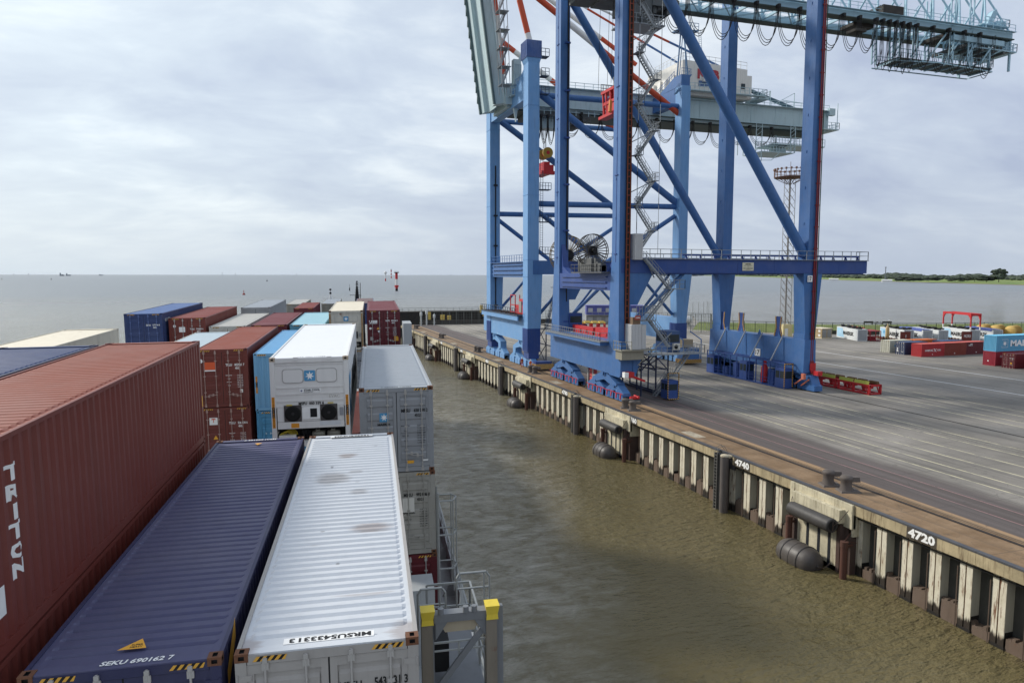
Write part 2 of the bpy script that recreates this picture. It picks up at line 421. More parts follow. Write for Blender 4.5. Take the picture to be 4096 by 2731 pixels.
def ends(o, kind, H, L, mats, bars, lod, far=False):
    """attach one end assembly; far=True rotates it to +Y"""
    S_ = Matrix.Rotation(PI, 4, 'Z') if far else Matrix.Identity(4)
    B = S_ @ Matrix.Translation((0, -L / 2, 0)); mat = mats['end']
    if kind == 'end':
        ob('end_wall', end_mesh(H, mat), o, B)
    elif kind == 'door':
        for s in (1, -1):
            mir = Matrix.Scale(-1, 4, (1, 0, 0)) if s < 0 else Matrix.Identity(4)
            d = ob('door', door_mesh(H, mat, MATS['dark machinery']), o, B @ mir)
            if lod > 0:
                for x in (.30, .83): ob('locking_bar', bar_mesh(H, bars), d, Matrix.Translation((x, 0, 0)))
            if lod > 1:
                for x, z in ((.30, .62), (.83, .55)): ob('handle', handle_mesh(bars), d, Matrix.Translation((x, 0, z)) @ Matrix.Scale(-1 if x > .5 else 1, 4, (1, 0, 0)))
                for i in range(5): ob('hinge', hinge_mesh(mat), d, Matrix.Translation((CW / 2 - .19, 0, .35 + i * (H - .7) / 4)))
def hazards(o, H, L, far=False):
    for x in (-.78, .78):
        ob('hazard_stripes', hazard_mesh(), o, Matrix.Translation((x, -L / 2 - .0015, H - .085)))
def container(mat4, label, body, cat='shipping container', group=None, L=CL, H=CH, near='door', far='end', roof=None, rkind='rib', name='shipping_container', smooth=False, lod=2, bars=None, side=None, haz=True, castm=None, endm=None):
    o = thing(name, label, cat, mat4=mat4, group=group)
    side = side or body; roof = roof or body
    ob('frame', frame_mesh(L, H, body), o)
    if lod >= 0:
        cm = casting_mesh(castm or body)
        for z in (H - .057, .057):
            for sx in (-1, 1):
                for sy in (-1, 1): ob('corner_casting', cm, o, T4(sx * (CW / 2 - .087), sy * (L / 2 - .079), z))
    sm = side_mesh(L, H, side, smooth)
    ob('side_panel', sm, o); ob('side_panel', sm, o, Matrix.Scale(-1, 4, (1, 0, 0)))
    ob('roof', roof_mesh(L, H, roof, rkind), o)
    m = {'end': endm or body}
    for k, f in ((near, 0), (far, 1)): ends(o, k, H, L, m, bars or body, lod, bool(f))
    if haz and near == 'door' and lod > 0: hazards(o, H, L)
    o['_L'] = L; o['_H'] = H
    return o
def dtext(o, txt, x, z, wd, ht, mat=None, bold=.03, L=CL):  # text on near end
    return text(txt, 'near', (x, -L / 2 + .012, z), wd, ht, mat or WHT, o, bold=bold)
def codes(o, a, b, c='', sub='45G1', mat=None, H=CH, L=CL, dat=True, dx=0):
    mat = mat or WHT
    dtext(o, a, .30 + dx, H - .80, .30, .12, mat, L=L); dtext(o, b + (' ' + c if c else ''), .80 + dx, H - .80, .46, .12, mat, L=L)
    dtext(o, sub, .70 + dx, H - .97, .22, .11, mat, L=L)
    if dat:
        rows = [('MAX GROSS', '32.500 KG'), ('', '71.650 LB'), ('TARE', '3.770 KG'), ('', '8.300 LB'), ('PAYLOAD', '28.730 KG'), ('', '63.350 LB'), ('CUBE', '76.4 CM'), ('', '2.700 FT')]
        for i, (p, q) in enumerate(rows):
            z = H - 1.32 - i * .085
            if p: dtext(o, p, .28 + dx, z, .05 * len(p) * .62, .045, mat, .012, L=L)
            dtext(o, q, .80 + dx, z, .26, .045, mat, .012, L=L)

# ship frame (trimmed by the stern, listing slightly)
SR = (Rz(YAW) @ Rz(R(10.92561)) @ Rx(R(1.19171)) @ Ry(R(-0.67707))).to_4x4()
SHIP = Matrix.Translation((0, 0, CAMZ)) @ SR
def ship(x, y, z, L=CL, H=CH):      # x,y,z of the near-left-top corner
    return SHIP @ Matrix.Translation((x + CW / 2, y + L / 2, z - H))
SP = lambda x, y, z: SHIP @ Vector((x, y, z))

P_ = paint
brownA = P_('brown container paint', '#70342c', .5, .10, .3, .10); brownroof = P_('sun faded brown roof', '#94513f', .6, .08, .25, .3)
brownB = P_('dark brown container paint', '#683029', .5, .14, .35, .10, 3); redroof = P_('faded red roof', '#97503f', .6, .12, .3, .3, 5)
marA = P_('maroon container paint', '#5e1f27', .45, .05, .2, .08, 7); marroof = P_('dusty maroon roof', '#7e4247', .6, .06, .2, .25, 9)
navyA = P_('dark blue container paint', '#2e3052', .5, .05, .3, .15, 11); navyroof = P_('dark blue roof paint', '#4b4c6c', .5, .05, .3, .2, 13)
whiteroof = P_('white roof paint', '#c6cacf', .55, .09, .16, .1, 15)
def roof_stains(m, spots):
    nt_ = m.node_tree; b_ = nt_.nodes['Principled BSDF']; src = b_.inputs['Base Color'].links[0].from_socket; tc_ = nt_.nodes.new('ShaderNodeTexCoord')
    for (x, y, rx, ry, col_, amt) in spots:
        mp = nt_.nodes.new('ShaderNodeMapping'); mp.inputs['Location'].default_value = (-x / rx, -y / ry, 0); mp.inputs['Scale'].default_value = (1 / rx, 1 / ry, 0); nt_.links.new(tc_.outputs['Object'], mp.inputs[0])
        g = nt_.nodes.new('ShaderNodeTexGradient'); g.gradient_type = 'SPHERICAL'; nt_.links.new(mp.outputs[0], g.inputs[0])
        n_ = nt_.nodes.new('ShaderNodeTexNoise'); n_.inputs['Scale'].default_value = 3.0; n_.inputs['Detail'].default_value = 8; n_.inputs['Roughness'].default_value = .75
        m2 = nt_.nodes.new('ShaderNodeMapping'); m2.inputs['Scale'].default_value = (.45, 2.6, 1); nt_.links.new(tc_.outputs['Object'], m2.inputs[0]); nt_.links.new(m2.outputs[0], n_.inputs['Vector'])
        a_ = nt_.nodes.new('ShaderNodeMath'); a_.operation = 'ADD'; nt_.links.new(g.outputs['Fac'], a_.inputs[0]); nt_.links.new(n_.outputs['Fac'], a_.inputs[1])
        r_ = nt_.nodes.new('ShaderNodeMapRange'); r_.inputs['From Min'].default_value = .86; r_.inputs['From Max'].default_value = 1.15; r_.inputs['To Max'].default_value = amt * .62; r_.clamp = True; nt_.links.new(a_.outputs[0], r_.inputs[0])
        x_ = nt_.nodes.new('ShaderNodeMixRGB'); nt_.links.new(r_.outputs[0], x_.inputs[0]); nt_.links.new(src, x_.inputs[1]); x_.inputs[2].default_value = col_; src = x_.outputs[0]
    nt_.links.new(src, b_.inputs['Base Color'])
BR = (.20, .12, .08, 1); GB = (.16, .13, .11, 1); KB = (.03, .025, .02, 1)
roof_stains(whiteroof, [(-.35, 1.7, .75, .8, GB, .75), (-.05, 3.7, .5, .35, BR, .8), (.55, -1.7, .75, .45, BR, .8), (.3, .6, .4, .3, GB, .6), (.25, 1.35, .12, .1, KB, .9), (-.35, -1.75, .10, .09, KB, 1.0), (-.4, 2.7, .08, .12, KB, .9), (.5, -4.6, .9, .14, BR, .5), (-.45, -2.4, .3, .12, BR, .6), (.2, 2.2, .3, .3, GB, .5), (1.1, -5.9, .5, .7, BR, .7), (-1.15, -5.9, .4, .6, BR, .7), (0, -3.3, .07, .06, KB, .7), (.7, 4.6, .1, .07, KB, .6)]); greyA = P_('light grey container paint', '#a09c98', .5, .12, .25, .1, 17)
greyB = P_('grey container paint', '#8e9195', .45, .05, .2, .08, 19); greyroof = P_('galvanised grey roof', '#a8adb2', .5, .06, .2, .1, 21)
cast_r = P_('rusty casting', '#6e4a36', .8, .3, .4, .1, 23); blueM = P_('sky blue container paint', '#6a9cc0', .5, .05, .2, .12, 25); blueroof = P_('sky blue roof', '#75afd8', .5, .05, .3, .15, 27)
tealR = P_('pale teal roof', '#93bdca', .6, .08, .3, .15, 29); reefW = P_('white reefer paint', '#d6d5d2', .4, .03, .15, .04, 31); reefR = P_('white reefer roof', '#e4e5e6', .45, .03, .1, .04, 33)
reefOld = P_('stained white reefer paint', '#c4bfb2', .6, .34, .5, .1, 35); creamroof = P_('cream stained roof', '#ddd3bd', .6, .16, .35, .15, 37)
royal = P_('royal blue container paint', '#2d3d68', .5, .06, .3, .12, 39); royalroof = P_('blue roof faded', '#5d78a8', .6, .08, .3, .25, 41)
whA = P_('pale grey container paint', '#bab8b0', .55, .14, .35, .1, 43); whroof = P_('pale grey roof', '#c3c0b8', .6, .14, .3, .2, 45)

# --- bay nearest the camera
c = container(ship(-1.94, 9.63, -5.22), 'white-roofed grey container nearest the camera, rust patches on its ribbed roof', greyA, roof=whiteroof, castm=cast_r, bars=GREYP)
text('MRSU543331', 'topflip', (.08, -CL / 2 + .235, CH + .001), .98, .115, BLK, c, bold=.035); text('3', 'topflip', (-.50, -CL / 2 + .235, CH + .001), .075, .115, BLK, c, bold=.035)
mb = MB(); quad_on(mb, 'top', (0, -CL / 2 + .235, CH - .002), 1.22, .155); ob('code_plate', mb.mesh('code_plate', WHT), c)
text('MRSU543331', 'top', (0, CL / 2 - .235, CH + .001), .98, .115, BLK, c, bold=.035)
mb = MB(); quad_on(mb, 'top', (0, CL / 2 - .235, CH - .002), 1.22, .155); ob('code_plate', mb.mesh('code_plate', WHT), c)
dtext(c, 'MRSU', .28, CH - .62, .30, .13, BLK); dtext(c, '543 331 3', .83, CH - .60, .46, .13, BLK)
# rust and oil patches on that roof (they follow the ribs)
STAIN = plain('rust stain', '#7d6a5e', .8); SPOT = plain('oil spot', '#39302b', .7)
c = container(ship(-4.54, 9.63, -5.22), 'dark blue container beside the white-roofed one, yellow triangle label on its grooved roof', navyA, roof=navyroof, rkind='groove', castm=cast_r, bars=GREYP)
text('SEKU 690162', 'top', (.1, -CL / 2 + .13, CH + .001), .78, .11, WHT, c, bold=.03, italic=.15); text('7', 'top', (.57, -CL / 2 + .13, CH + .001), .07, .11, WHT, c)
text('SEKU 690162 7', 'topflip', (0, CL / 2 - .13, CH + .001), .9, .11, WHT, c, bold=.03)
mb = MB(); mb.add([(-.2, -CL / 2 + .46, CH - .005), (.17, -CL / 2 + .46, CH - .005), (.05, -CL / 2 + .73, CH - .005)], [(0, 1, 2)]); ob('warning_label', mb.mesh('warning_label', YEL), c); mb = MB(); mb.add([(-.1, CL / 2 - .5, CH - .005), (.1, CL / 2 - .5, CH - .005), (0, CL / 2 - .7, CH - .005)], [(0, 1, 2)])
ob('warning_label', mb.mesh('warning_label', YEL), c); text('SUPER\nHEAVY', 'top', (.03, -CL / 2 + .54, CH - .003), .16, .1, BLK, c)
mb = MB()
for z0 in (.4, 1.3, 2.2): mb.add([(CW / 2 + .001, -CL / 2 + .35, z0), (CW / 2 + .001, -CL / 2 + 1.0, z0 + .45), (CW / 2 + .001, -CL / 2 + 1.0, z0 + .75), (CW / 2 + .001, -CL / 2 + .35, z0 + .3)], [(0, 1, 2, 3)])
ob('hazard_stripes', mb.mesh('hazard_stripes', HAZ_Y), c)
cp = corr_pts(-CL / 2 + .16, CL / 2 - .16)
def cfn(y):
    for (a, d0), (b, d1) in zip(cp[:-1], cp[1:]):
        if a <= y <= b: return -(d0 + (d1 - d0) * (y - a) / (b - a))
    return 0
c = container(ship(-7.33, 9.75, -2.30), 'large brown container at the left edge with tall white lettering down its corrugated side', brownA, roof=brownroof)
for i, ch in enumerate('TRITON'):
    text(ch, 'right', (CW / 2 - .004, -CL / 2 + 1.02, CH - .56 - i * .275), .10 if ch == 'I' else .32, .225, WHT, c, bold=.05, drape=(1, [p for p, d in cp], cfn))
mb = MB(); quad_on(mb, 'right', (CW / 2 + .002, -CL / 2 + .42, .75), .2, .4); ob('label', mb.mesh('label', WHT), c)
mb = MB(); quad_on(mb, 'right', (CW / 2 + .002, CL / 2 - .08, 1.15), .1, .32); ob('height_label', mb.mesh('height_label', YEL), c)
c = container(ship(-7.33, 9.75, -5.22), 'brown container directly under the one with tall white lettering', brownA, roof=brownroof, lod=0)
c = container(ship(-9.96, 9.65, -2.33), 'dark blue container at the far left, sunlit ribbed roof', P_('blue black container paint', '#28304e', .5, .06, .3, .2, 51), roof=P_('slate blue roof', '#3a4970', .5, .06, .3, .25, 53), lod=0)
# --- second bay
c = container(ship(-.53, 24.1, -4.26), 'grey container with a blue star square on its door, topmost beside the water', greyB, roof=greyroof, castm=cast_r, bars=GREYP)
codes(c, 'MRSU', '658 290', '2', mat=BLK)
mb = MB(); quad_on(mb, 'near', (-.42, -CL / 2 + .008, CH - 1.0), .30, .30); ob('logo', mb.mesh('logo', BLU), c); mb = MB(); star_mb(mb, 'near', (-.42, -CL / 2 + .004, CH - 1.0), .13); ob('logo', mb.mesh('logo', WHT), c)
dtext(c, 'MAERSK', -.42, CH - 1.24, .44, .075, BLK, .04)
mb = MB(); quad_on(mb, 'near', (.42, -CL / 2 + .01, .33), .24, .1); ob('label', mb.mesh('label', YEL), c); mb = MB(); quad_on(mb, 'near', (.93, -CL / 2 + .01, .37), .2, .06); ob('label', mb.mesh('label', WHT), c); dtext(c, 'CIMC CS', .93, .37, .16, .035, BLK)
text('MRSU 658290 2', 'topflip', (0, -CL / 2 + .12, CH + .001), 1.0, .1, BLK, c)
c = container(ship(-.51, 24.1, -7.18), 'stained grey container with black lettering, second in the stack beside the water', P_('dirty light grey paint', '#98968f', .6, .22, .45, .12, 61), lod=2, castm=cast_r)
codes(c, 'MSKU', '992 886', '0', mat=BLK)
mb = MB(); quad_on(mb, 'near', (.3, -CL / 2 + .008, CH - 1.15), .4, .5); ob('label', mb.mesh('label', P_('torn white label', '#c9c7c0', .7, .1, .5)), c); dtext(c, 'MAERSK', .3, CH - 1.42, .46, .08, BLK, .04)
c = container(ship(-.49, 24.1, -10.1), 'dark maroon container with white codes, lowest of the stack beside the water', marA, lod=2, castm=cast_r, bars=GREYP)
codes(c, 'FAAU', '890138', '6')

def star_sq(o, x, y, z, s_):
    mb = MB(); rrect_mb(mb, 'near', (x, y, z), s_, s_, .03); ob('logo', mb.mesh('logo', BLU), o)
    mb = MB(); star_mb(mb, 'near', (x, y - .004, z), s_ * .43); ob('logo', mb.mesh('logo', WHT), o)
def reefer(mat4, label, body, roofm, old=False):
    o = container(mat4, label, body, near='none', far='door', roof=roofm, rkind='flat', name='refrigerated_container', smooth=True, castm=P_('reefer casting', '#b5a48f', .6, .25, .4) if not old else cast_r, cat='refrigerated container', haz=False)
    H = CH; y = -CL / 2; hw = CW / 2
    mb = MB(); mb.box(-hw + .15, hw - .15, y + .05, y + .09, 1.28, H - .16)
    for z in (2.68, 1.93, 1.72, 1.50, 1.33): mb.box(-hw + .17, hw - .17, y + .03, y + .05, z - .022, z + .022)
    ob('end_wall', mb.mesh('end_wall', body), o)
    for sx in (-1, 1):
        mb = MB(); rrect_mb(mb, 'near', (sx * .52, y + .035, 2.30), .66, .46, .1); vs = mb.v
        mb2 = MB(); mb2.prism([(v[0], v[2]) for v in vs], 'y', y + .034, y + .052)
        
        h_ = ob('inspection_hatch', mb2.mesh('inspection_hatch', P_('hatch shadow grey', '#a8a6a3', .5, .05)), o); mb3 = MB(); rrect_mb(mb3, 'near', (sx * .52, y + .028, 2.30), .61, .41, .09); ob('hatch_cover', mb3.mesh('hatch_cover', body), h_)
    star_sq(o, 0, y + .03, 2.30, .34)
    # machine panel
    mb = MB(); mb.box(-hw + .18, hw - .18, y + .04, y + .1, .83, 1.28); mb.box(-hw + .18, hw - .18, y + .02, y + .1, .60, .82)
    ob('machine_panel', mb.mesh('machine_panel', body), o)
    for x in (-.56, .56):
        mb = MB(); mb.box(x - .27, x + .27, y + .015, y + .045, .83, 1.36, 0); f = ob('fan', mb.mesh('fan', plain('fan shroud', '#4b4746', .5)), o)
        mb = MB(); mb.lathe([(.25, 0), (.25, -.012), (.2, -.016)], (x, y + .012, 1.09), 'y', 24, 1)
        for k in range(8): a = k * PI / 4; mb.add([(x + .04 * math.cos(a), y + .005, 1.09 + .04 * math.sin(a)), (x + .2 * math.cos(a - .22), y + .002, 1.09 + .2 * math.sin(a - .22)), (x + .2 * math.cos(a + .2), y + .012, 1.09 + .2 * math.sin(a + .2))], [(0, 1, 2)], 0)
        mb.lathe([(.05, 0), (.045, -.01)], (x, y, 1.09), 'y', 12); ob('fan_blade', mb.mesh('fan_blade', [plain('fan blade', '#2c2a2b', .5), plain('fan void', '#0c0b0b', .7)]), f)
    mb = MB(); mb.box(-.27, .28, y + .012, y + .05, .9, 1.3); ob('control_box', mb.mesh('control_box', WHT if not old else body), o)
    mb = MB(); mb.box(-.02, .19, y + .0, y + .013, .96, 1.24); ob('display', mb.mesh('display', DARKM), o)
    mb = MB(); mb.box(.9, 1.02, y + .0, y + .03, .98, 1.24); ob('socket_box', mb.mesh('socket_box', greyB), o)
    # compressor bay
    mb = MB(); mb.box(-hw + .17, hw - .17, y + .42, y + .45, .12, .60, 0); mb.box(-hw + .17, hw - .17, y + .04, y + .43, .585, .6, 0); mb.box(-hw + .17, hw - .17, y + .05, y + .43, .1, .13, 1)
    ob('machine_bay', mb.mesh('machine_bay', [DARKM, greyB]), o)
    steel = plain('compressor grey', '#6e6c62', .45, .3)
    for x in (.2, .68):
        mb = MB(); mb.lathe([(.05, -.2), (.13, -.19), (.14, -.05), (.14, .08), (.12, .2), (.04, .21)], (x, y + .2, .34), 'x', 14); mb.box(x - .08, x + .05, y + .1, y + .24, .45, .52)
        for k in (-.12, .1): mb.tube((x + k, y + .08, .2), (x + k, y + .08, .13), .03, 8)
        ob('compressor', mb.mesh('compressor', steel), o)
    mb = MB(); rnd = random.Random(3)
    for k in range(9):
        x = -.3 + rnd.random() * .2; z = .2 + rnd.random() * .1
        mb.path([(x, y + .2, z), (x + rnd.uniform(-.1, .1), y + .15, .5), (x + rnd.uniform(-.3, .4), y + .2, .53), (x + rnd.uniform(-.3, .4), y + .25, .2)], .014, 5)
    ob('pipe', mb.mesh('pipe', DARKM), o)
    mb = MB(); mb.box(-hw + .2, -hw + .72, y + .02, y + .3, .12, .38); ob('cable_box', mb.mesh('cable_box', body), o)
    mb = MB()
    for k in range(7):
        mb.path([(-.82 + .18 * math.cos(t * .5) + .03 * k, y + .12 + .02 * k, .36 + .12 * abs(math.sin(t * .5)) * (1 + .1 * k)) for t in range(0, 8)], .009, 5)
    ob('yellow_cable', mb.mesh('yellow_cable', plain('yellow cable', '#cdb63c', .5)), o)
    return o
c = reefer(ship(-3.26, 23.67, -3.10), 'clean white reefer with two black fans and a blue star logo on its front', reefW, reefR)
y = -CL / 2
mb = MB(); quad_on(mb, 'near', (.0, y + .029, 1.82), .66, .13); ob('label', mb.mesh('label', WHT), c)
mb = MB(); star_mb(mb, 'near', (-.27, y + .026, 1.82), .05, 0, 6, .3); ob('logo', mb.mesh('logo', NAVY), c)
dtext(c, 'STAR COOL', .06, 1.84, .5, .06, BLK, .03); dtext(c, 'INTEGRATED', -.05, 1.785, .28, .03, BLK, .01)
dtext(c, 'MSFU  000 339 4', .02, 1.41, .78, .1, BLK, .03); dtext(c, 'EVAC', .75, 1.62, .32, .1, plain('pencil grey', '#a7a39c', .7), -.01)
mb = MB(); quad_on(mb, 'near', (-.5, y + .018, .70), .25, .15); ob('warning_label', mb.mesh('warning_label', plain('amber label', '#cf8a2c', .6)), c)
mb = MB(); quad_on(mb, 'near', (.6, y + .018, .74), .66, .13); ob('label', mb.mesh('label', plain('pale label', '#c9ccd0', .6)), c)
for x, zz in ((-.66, 1.37), (.62, 1.4)): mb = MB(); quad_on(mb, 'near', (x, y + .012, zz), .18, .035); ob('label', mb.mesh('label', plain('yellow tag', '#c9b23a', .6)), c)
def caution(o, x, z0, z1, yy=None):
    yy = -CL / 2 - .002 if yy is None else yy; h = (z1 - z0) / 3
    for i, (tx, m1, m2) in enumerate((('CONTAINER', plain('amber label', '#cf8a2c', .6), BLK), ('HIGH', BLK, plain('amber label', '#cf8a2c', .6)), ('CAUTION', plain('amber label', '#cf8a2c', .6), BLK))):
        mb = MB(); quad_on(mb, 'near', (x, yy, z0 + (i + .5) * h), .09, h); ob('height_label', mb.mesh('height_label', m1), o)
        text('\n'.join(tx), 'near', (x, yy - .003, z0 + (i + .5) * h), .04, h * .9, m2, o, bold=.03)
caution(c, -CW / 2 + .075, .65, 1.65); caution(c, CW / 2 - .075, .65, 1.65)
text('MSFU 000 339 4', 'topflip', (0, -CL / 2 + .14, CH), 1.0, .1, BLK, c)
for x in (-.42, .62):
    mb = MB(); mb.box(x - .07, x + .07, -CL / 2 - .02, -CL / 2 + .1, CH - .1, CH + .01); ob('bracket', mb.mesh('bracket', reefW), c)
# big lettering on the reefer's right side
mb = MB(); quad_on(mb, 'right', (CW / 2 - .002, -CL / 2 + 1.3, 1.5), 1.35, 1.35); ob('logo', mb.mesh('logo', BLU), c)
mb = MB(); star_mb(mb, 'right', (CW / 2 + .002, -CL / 2 + 1.3, 1.5), .6); ob('logo', mb.mesh('logo', WHT), c)
text('MAERSK', 'right', (CW / 2 + .001, .9, 1.5), 7.2, 1.0, BLK, c, bold=.05)
# --- third bay
c = container(ship(-8.60, 37.44, -4.36), 'brown container with an orange label on its left door, faded red roof', brownB, roof=redroof, bars=P_('pinkish door bar', '#a38880', .5, .1))
codes(c, 'TRLU', '822921', '7', dx=.02)
mb = MB(); quad_on(mb, 'near', (-.55, -CL / 2 + .008, CH - .83), .52, .38); ob('label', mb.mesh('label', ORG), c); mb = MB(); quad_on(mb, 'near', (-.55, -CL / 2 + .007, CH - 1.06), .52, .06); ob('label', mb.mesh('label', WHT), c)
dtext(c, 'TAL', -.55, CH - .82, .42, .13, WHT, .05)
mb = MB(); mb.lathe([(.11, 0), (.11, .002)], (-1.0, -CL / 2 + .006, CH - .58), 'y', 16); ob('label', mb.mesh('label', WHT), c); mb = MB(); quad_on(mb, 'near', (.86, -CL / 2 + .008, .78), .13, .17); ob('label', mb.mesh('label', WHT), c)
c = container(ship(-8.58, 37.44, -7.28), 'brown container under the one with the orange label, white tree logo on its door', brownB, bars=P_('pinkish door bar', '#a38880', .5, .1))
codes(c, 'TLLU', '526 830', '6', dx=.02)
mb = MB(); quad_on(mb, 'near', (-.55, -CL / 2 + .008, CH - .68), .38, .36); ob('label', mb.mesh('label', WHT), c); dtext(c, 'TRITON', -.55, CH - .80, .32, .05, BLK)
mb = MB(); quad_on(mb, 'near', (-.55, -CL / 2 + .005, CH - .67), .035, .14); mb.add([(-.68, -CL / 2 + .005, CH - .6), (-.42, -CL / 2 + .005, CH - .6), (-.49, -CL / 2 + .005, CH - .54), (-.61, -CL / 2 + .005, CH - .54)], [(0, 1, 2, 3)]); ob('logo', mb.mesh('logo', ORG), c)
mb = MB(); mb.add([(-.6, -CL / 2 + .006, 1.3), (-.36, -CL / 2 + .006, 1.3), (-.48, -CL / 2 + .006, 1.5)], [(0, 1, 2)]); ob('warning_label', mb.mesh('warning_label', YEL), c)
c = container(ship(-5.90, 37.5, -4.65), 'sky blue container with a corrugated end, beside the brown stack', blueM, roof=blueroof, near='end', far='door')
caution(c, -CW / 2 + .1, .9, 1.75); 
for x in (-.85,): ob('hazard_stripes', hazard_mesh(), c, Matrix.Translation((x, -CL / 2 - .0015, CH - .085)))
c = container(ship(-5.88, 37.5, -7.57), 'duller blue container under the sky blue one', P_('dull blue paint', '#4585ab', .5, .06, .3, .1, 71), near='door')
dtext(c, 'MAERSK', -.25, CH - 1.15, .7, .12, P_('pale blue lettering', '#a8c5d8', .6, 0, 0)); star_mb(mb := MB(), 'near', (-.8, -CL / 2 + .01, CH - 1.15), .08); ob('logo', mb.mesh('logo', P_('pale blue lettering', '#a8c5d8', .6, 0, 0)), c)
dtext(c, 'ALL THE WAY', -.4, CH - 1.6, .6, .06, P_('pale blue lettering', '#a8c5d8', .6, 0, 0))
c = container(ship(-11.3, 37.45, -4.66), 'container with a pale ribbed roof, half hidden behind the long brown one', whA, roof=P_('pale blue grey roof', '#c3d0d6', .55, .06, .2, .1, 73), lod=1)
c = container(ship(-3.16, 37.45, -8.9), 'low container with a red roof seen in the gap right of the white reefer', brownA, roof=redroof, lod=0)
# --- fourth bay
c = reefer(ship(-3.16, 54.1, -3.75), 'old rust-stained white reefer with a small blue star logo', reefOld, creamroof, True)
mb = MB(); mb.lathe([(.16, 0), (.16, .002)], (0, 0, 0), 'y', 20); o_ = ob('logo', mb.mesh('logo', NAVY), c, Matrix.Translation((.02, -CL / 2 + .02, 1.83)) @ Matrix.Diagonal((1, 1, .45, 1))); dtext(c, 'Carrier', .02, 1.83, .22, .06, WHT, .01)
dtext(c, '27 2', .85, .25, .3, .12, BLK)
mb = MB()
for sx in (-1, 1): mb.box(sx * (CW / 2 - .08) - .06, sx * (CW / 2 - .08) + .06, -CL / 2 - .003, -CL / 2 + .01, .2, CH - .2)
ob('rust_streak', mb.mesh('rust_streak', paint('rusty post', '#9a7a52', .8, .6, .6)), c)
c = container(ship(-3.14, 54.1, -6.67), 'grey container under the rust-stained reefer', greyB, lod=1); codes(c, 'MRKU', '1 008', mat=BLK, sub='G1', dat=False)
c = container(ship(-.45, 54.79, -3.81), 'maroon container with bold white initials on its left door, last stack by the water', marA, roof=marroof, bars=GREYP)
codes(c, 'UETU', '002546', '0'); dtext(c, 'UES', -.78, CH - .86, .66, .22, WHT, .09)
dtext(c, 'International container limited', -.78, CH - 1.02, .62, .04, WHT)
for x, z, m, k in ((-.98, CH - 1.35, WHT, 0), (-.42, CH - 1.35, YEL, 1), (-.36, CH - 1.6, WHT, 2)):
    mb = MB(); y0 = -CL / 2 + .006
    if k == 0: mb.lathe([(.09, 0), (.09, .002)], (x, y0, z), 'y', 14)
    else: s_ = 1 if k == 1 else -1; mb.add([(x - .1, y0, z - .08 * s_), (x + .1, y0, z - .08 * s_), (x, y0, z + .1 * s_)], [(0, 1, 2)])
    ob('label', mb.mesh('label', m), c)
mb = MB(); quad_on(mb, 'near', (.92, -CL / 2 + .006, .75), .34, .36); ob('label', mb.mesh('label', YEL), c); dtext(c, 'CAUTION\n9-6\nHIGH\nCONTAINER', .92, .75, .28, .28, BLK)
mb = MB(); quad_on(mb, 'near', (-.9, -CL / 2 + .006, .78), .2, .26); ob('label', mb.mesh('label', GREYP), c)
c = container(ship(-.43, 54.79, -6.73), 'container directly under the maroon one with bold white initials', greyB, lod=0)
c = container(ship(-5.87, 53.78, -4.66), 'container with a smooth pale teal roof, left of the rust-stained reefer', P_('teal container paint', '#5a93a8', .5, .1, .3, .1, 75), roof=tealR, rkind='flat', lod=1)
c = container(ship(-8.50, 53.7, -4.62), 'dusty maroon-roofed container between the pale teal and the pale grey roofs', marA, roof=marroof, lod=1)
c = container(ship(-11.27, 53.5, -4.63), 'container with a dirty pale grey roof, right of the low brown one', whA, roof=whroof, lod=1)
c = container(ship(-13.97, 53.82, -4.01), 'brown container with a white logo label, right of the royal blue one', brownA, roof=P_('red brown roof', '#8b433c', .6, .06, .25, .25, 77), bars=GREYP)
codes(c, 'TCKU', '710620', '6', dat=False); mb = MB(); quad_on(mb, 'near', (-.36, -CL / 2 + .006, CH - .82), .4, .36); ob('label', mb.mesh('label', WHT), c); dtext(c, 'TRITON', -.36, CH - .94, .34, .05, BLK)
mb = MB(); mb.lathe([(.1, 0), (.1, .002)], (-.85, -CL / 2 + .006, CH - .58), 'y', 14); ob('label', mb.mesh('label', WHT), c)
c = container(ship(-13.95, 53.82, -6.93), 'brown container under the one with the white logo label', brownA, lod=0)
c = container(ship(-16.59, 53.09, -3.61), 'royal blue container, farthest left of the back row', royal, roof=royalroof, bars=P_('blue door bar', '#5b6d9c', .5, .1))
codes(c, 'GESU', '577744', '6', dat=False)
text('GESU 577744', 'right', (CW / 2 + .002, -CL / 2 + 1.3, CH - .5), 1.4, .2, WHT, c)
c = container(ship(-16.57, 53.09, -6.53), 'blue container under the farthest left royal blue one', royal, lod=0)
c = container(ship(-11.27, 66.3, -4.15), 'grey-roofed container behind the brown one with the white logo label', greyB, roof=greyroof, lod=0)
c = container(ship(-14.64, 26.0, -3.29), 'long cream reefer with a stained roof, left of the dark blue roof', P_('cream side paint', '#b9b4a6', .6, .12, .4, .1, 81), roof=creamroof, rkind='flat', smooth=True, lod=0, cat='refrigerated container', name='refrigerated_container')
text('SUDU 523584 7', 'right', (CW / 2 + .002, CL / 2 - 1.6, CH - .75), 1.7, .2, P_('faded lettering', '#6d6a5e', .7, 0, 0), c, bold=.01)
